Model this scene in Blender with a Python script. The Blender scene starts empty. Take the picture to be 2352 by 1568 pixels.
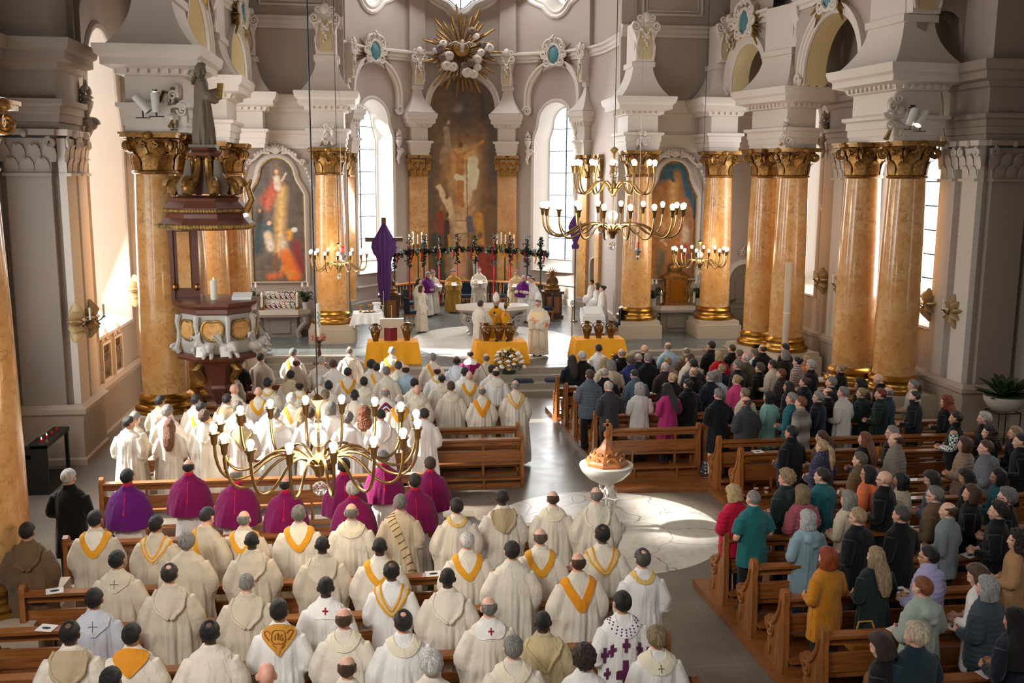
import bpy, bmesh, math, random
import numpy as np
from mathutils import Vector, Matrix, noise as mnoise
from mathutils.bvhtree import BVHTree
random.seed(7)
PI = math.pi
R = math.radians
scn = bpy.context.scene
COL = scn.collection

# ---------------------------------------------------------------- camera
# the church axis runs along +Y; x = 0 is the middle of the nave; z = 0 its floor
CAM = Vector((-3.8, 0.0, 6.0))
PITCH = math.atan(379 / 2287.0)
YAW = math.atan(304 / 2318.0)
ROLL = R(0.35)
fwd = Vector((math.sin(YAW) * math.cos(PITCH), math.cos(YAW) * math.cos(PITCH), -math.sin(PITCH)))
rgt = Vector((math.cos(YAW), -math.sin(YAW), 0))
upv = rgt.cross(fwd)
r2 = rgt * math.cos(ROLL) + upv * math.sin(ROLL)
u2 = upv * math.cos(ROLL) - rgt * math.sin(ROLL)
cd = bpy.data.cameras.new('camera')
cd.lens = 35.0
cd.sensor_width = 36.0
cd.clip_start = 0.1
cd.clip_end = 200
cam = bpy.data.objects.new('camera', cd)
cam.matrix_world = Matrix(((r2.x, u2.x, -fwd.x, CAM.x), (r2.y, u2.y, -fwd.y, CAM.y), (r2.z, u2.z, -fwd.z, CAM.z), (0, 0, 0, 1)))
COL.objects.link(cam)
scn.camera = cam
FPX = 35.0 / 36.0 * 2352


def ray(px, py):
    return fwd + r2 * ((px - 1176) / FPX) + u2 * ((784 - py) / FPX)


def atz(px, py, z=0.0):
    d = ray(px, py)
    return CAM + d * ((z - CAM.z) / d.z)


def aty(px, py, y):
    d = ray(px, py)
    return CAM + d * (y / d.y)


# ---------------------------------------------------------------- view, world, sun, big lights
scn.view_settings.view_transform = 'Standard'
scn.view_settings.look = 'None'
scn.view_settings.exposure = 0.0
scn.view_settings.gamma = 1.0
scn.view_settings.use_curve_mapping = False
cy = scn.cycles
cy.use_denoising = True
cy.adaptive_threshold = .015
cy.max_bounces = 5
cy.diffuse_bounces = 3
cy.glossy_bounces = 3
cy.transmission_bounces = 4
cy.transparent_max_bounces = 12
cy.caustics_reflective = False
cy.caustics_refractive = False
cy.sample_clamp_indirect = 6.0
w = bpy.data.worlds.new('daylight')
scn.world = w
w.use_nodes = True
w.node_tree.nodes['Background'].inputs[0].default_value = (0.86, 0.92, 1.0, 1)
w.node_tree.nodes['Background'].inputs[1].default_value = 0.1


def light(name, kind, loc, energy, color=(1, 1, 1), aim=None, size=None, size_y=None, spread=None):
    l = bpy.data.lights.new(name, kind)
    l.energy = energy
    l.color = color
    o = bpy.data.objects.new(name, l)
    o.location = loc
    if aim is not None:
        o.rotation_euler = (Vector(aim) - Vector(loc)).to_track_quat('-Z', 'Y').to_euler()
    if kind == 'AREA':
        l.shape = 'RECTANGLE'
        l.size = size
        l.size_y = size_y or size
        if spread:
            l.spread = spread
    elif kind == 'SUN':
        l.angle = size
    elif size:
        l.shadow_soft_size = size
    COL.objects.link(o)
    return o


light('sun', 'SUN', (-40, 10, 40), 24.0, (1.0, 0.95, 0.86), aim=(-40 + 10, 10 - 1.0, 40 - 7.3), size=R(2.5))
DAY = (0.97, 0.985, 1.0)
for yy, e in ((24.7, 420), (16.0, 420), (30.6, 260)):           # daylight entering by the windows of the north side
    light('north_window_light', 'AREA', (-9.9, yy, 5.9), e, DAY, aim=(0, yy - 1, 2.4), size=2.2, size_y=6.2)
for yy, e in ((24.2, 160), (30.6, 160)):
    light('south_window_light', 'AREA', (9.5, yy, 5.6), e, DAY, aim=(0, yy - 1, 3), size=2.0, size_y=5.6)
for sx in (-1, 1):                                              # the two tall apse windows and the high ovals
    light('apse_window_light', 'AREA', (3.2 * sx - .2, 41.0, 6.2), 420, DAY, aim=(0.3 * sx, 33, 2.5), size=1.4, size_y=5.6)
light('oval_window_light', 'AREA', (-.3, 42.0, 14.0), 330, DAY, aim=(0, 33, 5), size=6, size_y=1.6)
light('gallery_fill', 'AREA', (-9.0, 2.5, 9.0), 190, (1.0, 0.97, 0.94), aim=(-4.0, 12, .5), size=5, size_y=1.5, spread=R(75))  # added fill without a fitting, for the people's backs, kept off the piers
light('gallery_fill', 'AREA', (5.0, 1.5, 8.6), 35, (1.0, 0.97, 0.94), aim=(3.5, 12, .5), size=4, size_y=1.5, spread=R(75))  # weaker added fill over the rear pews on the right
light('west_fill', 'AREA', (-4, -5, 12.0), 90, (1.0, 0.95, 0.88), aim=(-1, 27, 3), size=5, size_y=4, spread=R(110))  # added fill from behind the camera, no window stands there
light('overhead_fill', 'AREA', (0, 27, 13.7), 120, (1.0, 0.97, 0.93), aim=(0, 27, 0), size=9, size_y=9)  # added overhead fill just under the ceiling, no lamp hangs there


# ---------------------------------------------------------------- materials
def srgb(r, g, b):
    f = lambda c: (c / 255.0 / 12.92) if c / 255.0 <= 0.04045 else ((c / 255.0 + 0.055) / 1.055) ** 2.4
    return (f(r), f(g), f(b), 1.0)


class NT:
    def __init__(s, name):
        s.m = bpy.data.materials.new(name)
        s.m.use_nodes = True
        s.t = s.m.node_tree
        s.b = s.t.nodes['Principled BSDF']
        s.out = s.t.nodes['Material Output']

    def n(s, typ, **kw):
        o = s.t.nodes.new(typ)
        for k, v in kw.items():
            if k.startswith('i_'):
                key = k[2:]
                o.inputs[int(key) if key.isdigit() else key.replace('_', ' ')].default_value = v
            else:
                setattr(o, k, v)
        return o

    def l(s, a, b):
        s.t.links.new(a, b)

    def coord(s, kind='Object', scale=(1, 1, 1)):
        tc = s.n('ShaderNodeTexCoord')
        mp = s.n('ShaderNodeMapping')
        mp.inputs['Scale'].default_value = scale
        s.l(tc.outputs[kind], mp.inputs[0])
        return mp.outputs[0]

    def noise(s, scale, detail=4, rough=.55, vec=None, dist=0.0):
        o = s.n('ShaderNodeTexNoise')
        o.inputs['Scale'].default_value = scale
        o.inputs['Detail'].default_value = detail
        o.inputs['Roughness'].default_value = rough
        o.inputs['Distortion'].default_value = dist
        if vec is not None:
            s.l(vec, o.inputs['Vector'])
        return o.outputs[0]

    def ramp(s, fac, stops):
        o = s.n('ShaderNodeValToRGB')
        e = o.color_ramp.elements
        while len(e) < len(stops):
            e.new(0.5)
        for q, (p, c) in zip(e, stops):
            q.position = p
            q.color = c if len(c) == 4 else (*c, 1)
        s.l(fac, o.inputs[0])
        return o.outputs[0]

    def mix(s, fac, a, b, mode='MIX'):
        o = s.n('ShaderNodeMix', data_type='RGBA', blend_type=mode)
        for sock, v in ((o.inputs[0], fac), (o.inputs[6], a), (o.inputs[7], b)):
            if hasattr(v, 'links'):
                s.l(v, sock)
            else:
                sock.default_value = v
        return o.outputs[2]

    def bump(s, h, strength=.3, dist=.02):
        o = s.n('ShaderNodeBump')
        o.inputs['Strength'].default_value = strength
        o.inputs['Distance'].default_value = dist
        s.l(h, o.inputs['Height'])
        s.l(o.outputs[0], s.b.inputs['Normal'])

    def set(s, **kw):
        for k, v in kw.items():
            s.b.inputs[k.replace('_', ' ')].default_value = v
        return s


def simple(name, c, rough=.6, metal=0.0, var=.12, scale=6.0, bump=0.0, bscale=60.0, spec=.5, coat=0.0):
    t = NT(name)
    v = t.coord()
    d = tuple(x * (1 - var) for x in c[:3]) + (1,)
    t.l(t.mix(t.noise(scale, 5, vec=v), d, c), t.b.inputs['Base Color'])
    t.set(Roughness=rough, Metallic=metal)
    t.b.inputs['Specular IOR Level'].default_value = spec
    if coat:
        t.b.inputs['Coat Weight'].default_value = coat
        t.b.inputs['Coat Roughness'].default_value = .08
    if bump:
        t.bump(t.noise(bscale, 3, vec=v), bump, .01)
    return t.m


def marble():
    t = NT('orange_marble')
    v = t.coord()
    base = t.ramp(t.noise(1.3, 6, .62, v, .6), [(.25, srgb(198, 136, 72)), (.5, srgb(212, 158, 94)), (.75, srgb(226, 190, 138))])
    vo = t.n('ShaderNodeTexVoronoi', feature='DISTANCE_TO_EDGE')
    vo.inputs['Scale'].default_value = 1.6
    wv = t.n('ShaderNodeVectorMath', operation='ADD')
    nn = t.n('ShaderNodeTexNoise')
    nn.inputs['Scale'].default_value = 2.2
    nn.inputs['Detail'].default_value = 6
    t.l(v, nn.inputs['Vector'])
    t.l(v, wv.inputs[0])
    t.l(nn.outputs['Color'], wv.inputs[1])
    t.l(wv.outputs[0], vo.inputs['Vector'])
    vein = t.ramp(vo.outputs['Distance'], [(0.0, (.75, .75, .75)), (.03, (0, 0, 0))])
    patch = t.ramp(t.noise(.9, 4, .6, v), [(.5, (0, 0, 0)), (.62, (1, 1, 1))])
    f = t.mix(1.0, vein, patch, 'MULTIPLY')
    c2 = t.mix(f, base, srgb(128, 96, 92))
    sp = t.ramp(t.noise(9, 8, .75, v, .5), [(.5, (0, 0, 0)), (.66, (.6, .6, .6))])
    c3 = t.mix(sp, c2, srgb(150, 92, 52))
    t.l(c3, t.b.inputs['Base Color'])
    t.set(Roughness=.22)
    t.b.inputs['Coat Weight'].default_value = .35
    t.b.inputs['Coat Roughness'].default_value = .06
    return t.m


def stone_tiles(name, c1, c2, joint, size, rough, off=.5, mortar=.006, vein=0.25):
    t = NT(name)
    v = t.coord()
    b = t.n('ShaderNodeTexBrick')
    b.offset = off
    b.inputs['Color1'].default_value = c1
    b.inputs['Color2'].default_value = c2
    b.inputs['Mortar'].default_value = joint
    b.inputs['Scale'].default_value = 1.0
    b.inputs['Mortar Size'].default_value = mortar
    b.inputs['Brick Width'].default_value = size[0]
    b.inputs['Row Height'].default_value = size[1]
    t.l(v, b.inputs['Vector'])
    n = t.noise(2.5, 7, .65, v, .8)
    c = t.mix(t.ramp(n, [(.35, (0, 0, 0)), (.7, (vein, vein, vein))]), b.outputs[0], joint)
    t.l(c, t.b.inputs['Base Color'])
    t.set(Roughness=rough)
    t.l(t.ramp(n, [(0, (rough * .75,) * 3), (1, (rough * 1.3,) * 3)]), t.b.inputs['Roughness'])
    return t.m


def gold_mat(name, hi, lo, rough=.34, scale=9):
    t = NT(name)
    v = t.coord()
    n = t.noise(scale, 4, .6, v)
    t.l(t.ramp(n, [(.36, lo), (.62, hi)]), t.b.inputs['Base Color'])
    t.set(Metallic=.72)
    t.set(Roughness=rough)
    t.bump(t.noise(40, 3, vec=v), .25, .01)
    return t.m


def wood_mat(name, c1, c2, rough=.38, axis=0):
    t = NT(name)
    sc = [14, 14, 14]
    sc[axis] = 1.2
    v = t.coord(scale=tuple(sc))
    n = t.noise(1.6, 6, .6, v, .6)
    t.l(t.ramp(n, [(.3, c1), (.7, c2)]), t.b.inputs['Base Color'])
    t.set(Roughness=rough)
    t.b.inputs['Coat Weight'].default_value = .12
    return t.m


def cloth_mat(name, pattern=None):
    """woven cloth in the colour of the garment (the object's own colour)"""
    t = NT(name)
    oi = t.n('ShaderNodeObjectInfo')
    v = t.coord()
    c = oi.outputs['Color']
    d = t.mix(1.0, c, (.82, .8, .77, 1), 'MULTIPLY')
    col = t.mix(t.noise(3.5, 5, .6, v), d, c)
    fold = t.noise(1.0, 3, .5, t.coord(scale=(10, 10, 1.8)), 1.2)
    h = t.mix(.12, fold, t.noise(130, 2, .5, v))
    if pattern == 'stripe':
        s = t.n('ShaderNodeTexWave', wave_type='BANDS', bands_direction='Z')
        s.inputs['Scale'].default_value = 8.0
        s.inputs['Distortion'].default_value = 1.2
        t.l(v, s.inputs['Vector'])
        col = t.ramp(s.outputs[0], [(.2, srgb(92, 78, 84)), (.4, srgb(190, 160, 152)), (.6, srgb(140, 120, 118)), (.8, srgb(206, 180, 170))])
    elif pattern == 'knit':
        s = t.n('ShaderNodeTexWave', wave_type='BANDS', bands_direction='Z')
        s.inputs['Scale'].default_value = 1.1
        s.inputs['Distortion'].default_value = 2.0
        t.l(v, s.inputs['Vector'])
        col = t.ramp(s.outputs[0], [(.1, srgb(96, 86, 82)), (.5, srgb(128, 118, 112)), (.9, srgb(150, 142, 136))])
    elif pattern == 'rib':
        s = t.n('ShaderNodeTexWave', wave_type='BANDS', bands_direction='X')
        s.inputs['Scale'].default_value = 22.0
        s.inputs['Distortion'].default_value = .6
        t.l(v, s.inputs['Vector'])
        h = s.outputs[0]
    elif pattern == 'floral':
        vo = t.n('ShaderNodeTexVoronoi')
        vo.inputs['Scale'].default_value = 34
        t.l(v, vo.inputs['Vector'])
        col = t.mix(t.ramp(vo.outputs['Distance'], [(.22, (1, 1, 1)), (.3, (0, 0, 0))]), c, srgb(120, 110, 150))
    elif pattern == 'plaid':
        a = t.n('ShaderNodeTexChecker')
        a.inputs['Scale'].default_value = 26
        a.inputs['Color1'].default_value = srgb(230, 230, 222)
        a.inputs['Color2'].default_value = srgb(24, 70, 52)
        t.l(v, a.inputs['Vector'])
        col = a.outputs[0]
    t.l(col, t.b.inputs['Base Color'])
    t.set(Roughness=.85)
    t.b.inputs['Specular IOR Level'].default_value = .25
    t.b.inputs['Sheen Weight'].default_value = .15
    t.bump(h, .55 if pattern != 'rib' else .8, .05 if pattern != 'rib' else .01)
    return t.m


def skin_mat():
    t = NT('skin')
    oi = t.n('ShaderNodeObjectInfo')
    at = t.n('ShaderNodeAttribute', attribute_name='mark')
    v = t.coord()
    c = oi.outputs['Color']
    col = t.mix(t.noise(18, 4, .6, v), t.mix(1.0, c, (.88, .8, .76, 1), 'MULTIPLY'), c)
    lips = t.mix(1.0, c, (.85, .5, .48, 1), 'MULTIPLY')
    sep = t.n('ShaderNodeSeparateColor')
    t.l(at.outputs['Color'], sep.inputs[0])
    col = t.mix(sep.outputs[0], col, lips)
    col = t.mix(sep.outputs[1], col, (.02, .015, .012, 1))
    col = t.mix(sep.outputs[2], col, (.7, .68, .65, 1))
    t.l(col, t.b.inputs['Base Color'])
    t.set(Roughness=.5)
    return t.m


def hair_mat():
    t = NT('hair')
    oi = t.n('ShaderNodeObjectInfo')
    v = t.coord(scale=(70, 70, 9))
    n = t.noise(1.0, 5, .65, v, .8)
    c = oi.outputs['Color']
    n = t.ramp(n, [(.35, (0, 0, 0)), (.65, (1, 1, 1))])
    t.l(t.mix(n, t.mix(1.0, c, (.32, .3, .29, 1), 'MULTIPLY'), c), t.b.inputs['Base Color'])
    t.set(Roughness=.5)
    t.bump(n, .7, .01)
    return t.m


def pane_mat():
    """daylit leaded glass: lets the sun through and glows with the sky behind it"""
    t = NT('leaded_daylight_glass')
    v = t.coord('UV')
    vo = t.n('ShaderNodeTexVoronoi', feature='DISTANCE_TO_EDGE')
    vo.inputs['Scale'].default_value = 7.0
    vo.inputs['Randomness'].default_value = .12
    t.l(v, vo.inputs['Vector'])
    f = t.ramp(vo.outputs['Distance'], [(.03, (.14, .15, .16)), (.075, (1, 1, 1))])
    e = t.n('ShaderNodeEmission')
    e.inputs[1].default_value = 4.0
    t.l(t.mix(1.0, f, (.93, .97, 1.0, 1), 'MULTIPLY'), e.inputs[0])
    tr = t.n('ShaderNodeBsdfTransparent')
    tr.inputs[0].default_value = (.75, .75, .75, 1)
    a = t.n('ShaderNodeAddShader')
    t.l(e.outputs[0], a.inputs[0])
    t.l(tr.outputs[0], a.inputs[1])
    t.l(a.outputs[0], t.out.inputs[0])
    return t.m


def emit(name, c, s):
    t = NT(name)
    e = t.n('ShaderNodeEmission')
    e.inputs[0].default_value = c
    e.inputs[1].default_value = s
    t.l(e.outputs[0], t.out.inputs[0])
    return t.m


def attr_mat(name, attr='paint', rough=.55):
    t = NT(name)
    a = t.n('ShaderNodeAttribute', attribute_name=attr)
    v = t.coord()
    n = t.noise(5, 7, .65, v, 1.0)
    t.l(t.mix(t.ramp(n, [(.3, (.22, .22, .22)), (.6, (0, 0, 0))]), a.outputs['Color'], (.10, .06, .035, 1)), t.b.inputs['Base Color'])
    t.set(Roughness=rough)
    return t.m


M = {}
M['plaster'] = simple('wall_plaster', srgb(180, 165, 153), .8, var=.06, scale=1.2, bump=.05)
M['plaster_shaded'] = simple('shaded_wall_plaster', srgb(150, 136, 125), .8, var=.06, scale=1.2)  # same plaster with shade painted in, for near piers and side vaults
M['white'] = simple('white_stucco', srgb(216, 206, 195), .65, var=.05, scale=2.0)
M['relief'] = simple('stucco_relief', srgb(222, 211, 200), .6, var=.12, scale=9.0, bump=.5, bscale=14)
M['tan'] = simple('tan_stucco_field', srgb(205, 184, 140), .75, var=.08)
M['dado'] = simple('grey_stone_dado', srgb(176, 160, 142), .5, var=.1, scale=3)
M['dadod'] = simple('dark_stone_dado', srgb(108, 98, 88), .5, var=.12, scale=3)
M['marble'] = marble()
M['gold'] = gold_mat('gilded_carving', srgb(176, 128, 62), srgb(118, 92, 60), .38, 16)
M['goldplain'] = simple('gilt', srgb(188, 138, 62), .28, 1.0, var=.25)
M['goldleaf'] = gold_mat('old_gilt_leaf', srgb(186, 150, 78), srgb(120, 98, 62), .5, 8)
M['sconce'] = simple('pale_gilt_wood', srgb(196, 166, 116), .5, .25, var=.25)
M['brass'] = simple('brass', srgb(168, 138, 92), .32, 1.0, var=.2)
M['bronze'] = simple('bronze', srgb(112, 78, 40), .38, .7, var=.35, scale=12, coat=.3)
M['floor'] = stone_tiles('nave_stone_floor', srgb(116, 106, 95), srgb(106, 97, 87), srgb(136, 126, 114), (1.1, .62), .34)
M['slate'] = stone_tiles('chancel_slate_floor', srgb(96, 102, 102), srgb(82, 86, 86), srgb(128, 134, 132), (1.6, .42), .26, vein=.14)
M['step'] = simple('step_stone', srgb(150, 140, 126), .42, var=.1, scale=4)
M['plinth'] = simple('plinth_stone', srgb(190, 172, 148), .5, var=.08, scale=4)
M['mosaic'] = None
M['altar'] = simple('grey_altar_marble', srgb(150, 142, 134), .35, var=.25, scale=7, bump=.1)
M['altartop'] = simple('pale_altar_marble', srgb(206, 198, 188), .3, var=.1, scale=3)
M['cream_marble'] = simple('cream_marble', srgb(205, 192, 172), .35, var=.12, scale=5)
M['pew'] = wood_mat('pew_oak', srgb(110, 62, 27), srgb(164, 102, 50))
M['pewy'] = wood_mat('pew_oak_upright', srgb(112, 63, 27), srgb(168, 106, 52), axis=2)
M['dwood'] = wood_mat('dark_walnut', srgb(58, 36, 22), srgb(96, 62, 36))
M['mwood'] = wood_mat('carved_oak', srgb(142, 82, 38), srgb(190, 122, 64), axis=2)
M['pane'] = pane_mat()
M['lead'] = simple('window_lead', srgb(34, 38, 46), .6)
M['iron'] = simple('black_iron', srgb(24, 23, 22), .5, .3)
M['cloth'] = cloth_mat('cloth')
M['knit'] = cloth_mat('knitted_cloth', 'knit')
M['rib'] = cloth_mat('ribbed_knit', 'rib')
M['stripe'] = cloth_mat('striped_cloth', 'stripe')
M['floral'] = cloth_mat('flowered_cloth', 'floral')
M['plaid'] = cloth_mat('plaid_cloth', 'plaid')
M['skin'] = skin_mat()
M['hair'] = hair_mat()
M['bulb'] = emit('lit_bulb', (1.0, .80, .52, 1), 14.0)
M['flame'] = emit('flame', (1.0, .7, .35, 1), 10.0)
M['paint'] = attr_mat('altar_painting')
M['glass'] = NT('clear_glass').set(Roughness=.03, IOR=1.45).m
M['glass'].node_tree.nodes['Principled BSDF'].inputs['Transmission Weight'].default_value = .9
M['glass'].node_tree.nodes['Principled BSDF'].inputs['Base Color'].default_value = (.95, .93, .9, 1)
M['leaf'] = simple('green_leaf', srgb(52, 74, 40), .45, var=.4, scale=20)
M['darkleaf'] = simple('dark_evergreen', srgb(36, 48, 28), .6, var=.5, scale=20)
for nm, c, rg in (('wax', (238, 228, 206), .5), ('ceramic', (206, 198, 188), .35), ('paper', (236, 234, 230), .7), ('ink', (40, 46, 56), .6), ('teal', (78, 132, 140), .6),
                  ('purplecloth', (92, 50, 122), .85), ('yellowcloth', (250, 172, 26), .8), ('whitecloth', (238, 236, 234), .8), ('redcloth', (120, 14, 26), .6),
                  ('bluechair', (26, 40, 58), .85), ('blackleather', (26, 24, 24), .4), ('redmarble', (106, 62, 48), .3), ('greymarble', (186, 180, 170), .35),
                  ('petal', (240, 236, 226), .6), ('yellowpetal', (236, 186, 60), .6), ('redglass', (190, 12, 18), .2), ('steel', (170, 168, 165), .3),
                  ('doorpaint', (134, 122, 104), .55), ('mustard', (206, 150, 44), .8), ('redpole', (178, 24, 34), .5), ('bluepole', (28, 56, 92), .5), ('greenpole', (34, 84, 54), .5),
                  ('shoe', (20, 18, 17), .4), ('glassframe', (22, 18, 16), .35), ('stonestatue', (118, 104, 88), .6), ('whitepaint', (228, 224, 218), .5), ('pinkflower', (196, 120, 96), .7)):
    M[nm] = simple(nm, srgb(*c), rg, var=.15, scale=8)
for nm in ('steel',):
    M[nm].node_tree.nodes['Principled BSDF'].inputs['Metallic'].default_value = .9


# ---------------------------------------------------------------- mesh building
class MB:
    def __init__(s, mats=None):
        s.v, s.f, s.mi = [], [], []
        s.T = Matrix.Identity(4)
        s.k = 0

    def add(s, vs, fs):
        o = len(s.v)
        T = s.T
        s.v.extend([tuple(T @ Vector(v)) for v in vs])
        s.f.extend([tuple(i + o for i in f) for f in fs])
        s.mi.extend([s.k] * len(fs))
        return s

    def box(s, a, b, taper=0.0):
        x0, y0, z0 = a
        x1, y1, z1 = b
        t = taper
        return s.add([(x0, y0, z0), (x1, y0, z0), (x1, y1, z0), (x0, y1, z0), (x0 + t, y0 + t, z1), (x1 - t, y0 + t, z1), (x1 - t, y1 - t, z1), (x0 + t, y1 - t, z1)],
                     [(3, 2, 1, 0), (4, 5, 6, 7), (0, 1, 5, 4), (1, 2, 6, 5), (2, 3, 7, 6), (3, 0, 4, 7)])

    def rings(s, rings, cap=True, close=False):
        n = len(rings[0])
        vs = [p for r in rings for p in r]
        fs = []
        m = len(rings)
        for i in range(m if close else m - 1):
            a, b = i * n, ((i + 1) % m) * n
            for j in range(n):
                k = (j + 1) % n
                fs.append((a + j, a + k, b + k, b + j))
        if cap and not close:
            fs.append(tuple(range(n - 1, -1, -1)))
            fs.append(tuple((m - 1) * n + j for j in range(n)))
        return s.add(vs, fs)

    def lathe(s, prof, n=24, c=(0, 0), sx=1.0, sy=1.0, cap=True):
        return s.rings([[(c[0] + r * sx * math.cos(2 * PI * j / n), c[1] + r * sy * math.sin(2 * PI * j / n), z) for j in range(n)] for r, z in prof], cap)

    def ell(s, c, r, n=16, m=10):
        rr = []
        for i in range(m + 1):
            t = PI * (i / m) if 0 < i < m else (0.02 if i == 0 else PI - .02)
            rr.append([(c[0] + r[0] * math.sin(t) * math.cos(2 * PI * j / n), c[1] + r[1] * math.sin(t) * math.sin(2 * PI * j / n), c[2] - r[2] * math.cos(t)) for j in range(n)])
        return s.rings(rr)

    def tube(s, pts, rad, n=8, cap=True, flat=1.0):
        pts = [Vector(p) for p in pts]
        if not hasattr(rad, '__len__'):
            rad = [rad] * len(pts)
        rr = []
        d0 = (pts[1] - pts[0]).normalized()
        ref = Vector((0, 0, 1)) if abs(d0.z) < .9 else Vector((0, 1, 0))
        side = d0.cross(ref).normalized()
        for i, p in enumerate(pts):
            d = (pts[min(i + 1, len(pts) - 1)] - pts[max(i - 1, 0)])
            d = d.normalized() if d.length > 1e-9 else d0
            side = side - d * side.dot(d)
            side = side.normalized() if side.length > 1e-6 else d.orthogonal().normalized()
            up = side.cross(d)
            rr.append([tuple(p + (side * math.cos(2 * PI * j / n) + up * (flat * math.sin(2 * PI * j / n))) * rad[i]) for j in range(n)])
        return s.rings(rr, cap)

    def prism(s, poly, d0, d1, plane='xz'):
        """extrude a closed 2D outline; plane 'xz' along y, 'xy' along z, 'yz' along x"""
        n = len(poly)
        f = {'xz': lambda a, b, d: (a, d, b), 'xy': lambda a, b, d: (a, b, d), 'yz': lambda a, b, d: (d, a, b)}[plane]
        vs = [f(a, b, d0) for a, b in poly] + [f(a, b, d1) for a, b in poly]
        fs = [tuple(range(n)), tuple(range(2 * n - 1, n - 1, -1))] + [(i, (i + 1) % n + 0, (i + 1) % n + n, i + n) for i in range(n)]
        return s.add(vs, fs)

    def sweep(s, path, prof, closed=False, cap=True):
        """prof: (offset to the left of the path, z); path: (x, y)"""
        P = [Vector((p[0], p[1])) for p in path]
        n = len(P)
        rr = []
        for i in range(n):
            a = P[i - 1] if (i or closed) else None
            b = P[(i + 1) % n] if (i < n - 1 or closed) else None
            d1 = (P[i] - a).normalized() if a is not None else None
            d2 = (b - P[i]).normalized() if b is not None else None
            n1 = Vector((-d1.y, d1.x)) if d1 else None
            n2 = Vector((-d2.y, d2.x)) if d2 else None
            if n1 is None:
                m = n2
            elif n2 is None:
                m = n1
            else:
                q = n1 + n2
                m = q.normalized() / max(.35, math.sqrt(max(1e-6, (1 + n1.dot(n2)) / 2))) if q.length > 1e-6 else n1
            rr.append([(P[i].x + m.x * o, P[i].y + m.y * o, z) for o, z in prof])
        k = len(prof)
        vs = [p for r in rr for p in r]
        fs = []
        for i in range(n if closed else n - 1):
            a, b = i * k, ((i + 1) % n) * k
            for j in range(k - 1):
                fs.append((a + j, b + j, b + j + 1, a + j + 1))
        if cap and not closed:
            fs.append(tuple(range(k)))
            fs.append(tuple((n - 1) * k + j for j in range(k - 1, -1, -1)))
        return s.add(vs, fs)

    def mesh(s, name, mats, smooth=True, angle=40):
        me = bpy.data.meshes.new(name)
        me.from_pydata(s.v, [], s.f)
        for m in mats:
            me.materials.append(m)
        if len(mats) > 1:
            me.polygons.foreach_set('material_index', s.mi)
        bm = bmesh.new()
        bm.from_mesh(me)
        bmesh.ops.recalc_face_normals(bm, faces=bm.faces)
        bm.to_mesh(me)
        bm.free()
        if smooth:
            me.shade_smooth()
            me.set_sharp_from_angle(angle=R(angle))
        return me

    def build(s, name, mat, parent=None, smooth=True, angle=40):
        me = s.mesh(name, mat if isinstance(mat, (list, tuple)) else [mat], smooth, angle)
        o = bpy.data.objects.new(name, me)
        COL.objects.link(o)
        if parent is not None:
            o.parent = parent
        return o


def tag(o, label=None, cat=None, group=None, kind=None):
    for k, v in (('label', label), ('category', cat), ('group', group), ('kind', kind)):
        if v:
            o[k] = v
    return o


def thing(name, label, cat, loc=(0, 0, 0), rz=0.0, group=None, scale=1.0, kind=None):
    o = bpy.data.objects.new(name, None)
    o.empty_display_size = .1
    o.location = loc
    o.rotation_euler = (0, 0, rz)
    o.scale = (scale,) * 3 if not hasattr(scale, '__len__') else scale
    COL.objects.link(o)
    return tag(o, label, cat, group, kind)


def struct(o):
    o['kind'] = 'structure'
    return o


def arc(cx, cz, r, a0, a1, n, ry=None):
    ry = ry or r
    return [(cx + r * math.cos(R(a0 + (a1 - a0) * i / n)), cz + ry * math.sin(R(a0 + (a1 - a0) * i / n))) for i in range(n + 1)]


def spiral(r0, r1, turns, n=28, start=0.0):
    return [((r0 + (r1 - r0) * i / n) * math.cos(start + 2 * PI * turns * i / n), (r0 + (r1 - r0) * i / n) * math.sin(start + 2 * PI * turns * i / n)) for i in range(n + 1)]


def ordinal(i):
    return ['first', 'second', 'third', 'fourth', 'fifth', 'sixth', 'seventh', 'eighth', 'ninth', 'tenth', 'eleventh', 'twelfth', 'thirteenth', 'fourteenth', 'fifteenth', 'sixteenth', 'seventeenth', 'eighteenth', 'nineteenth', 'twentieth'][i]
# ================================================================ the building
def fill2d(loops, cuts=(), hcuts=()):
    """triangulate an outline with holes in 2D; cut along u (and z) so that it can be bent"""
    bm = bmesh.new()
    edges = []
    for lp in loops:
        vs = [bm.verts.new((u, z, 0)) for u, z in lp]
        edges += [bm.edges.new((vs[i], vs[(i + 1) % len(vs)])) for i in range(len(vs))]
    bmesh.ops.triangle_fill(bm, use_beauty=True, use_dissolve=False, edges=edges, normal=(0, 0, 1))
    for c in cuts:
        bmesh.ops.bisect_plane(bm, geom=bm.verts[:] + bm.edges[:] + bm.faces[:], plane_co=(c, 0, 0), plane_no=(1, 0, 0))
    bm.verts.index_update()
    vs = [(v.co.x, v.co.y) for v in bm.verts]
    fs = [tuple(v.index for v in f.verts) for f in bm.faces]
    bm.free()
    return vs, fs


def dense(poly, step=.35):
    out = []
    n = len(poly)
    for i in range(n):
        a, b = poly[i], poly[(i + 1) % n]
        k = max(1, int(math.hypot(b[0] - a[0], b[1] - a[1]) / step))
        out += [(a[0] + (b[0] - a[0]) * j / k, a[1] + (b[1] - a[1]) * j / k) for j in range(k)]
    return out


def panel(mb, mp, rect, holes=(), bend=False, d=0.0):
    u0, u1, z0, z1 = rect
    outer = [(u0, z0), (u1, z0), (u1, z1), (u0, z1)]
    cuts = [u0 + (u1 - u0) * i / 40 for i in range(1, 40)] if bend else ()
    if bend:
        outer = dense(outer, .6)
    vs, fs = fill2d([outer] + list(holes), cuts)
    mb.add([mp(u, z, d) for u, z in vs], fs)


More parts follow.
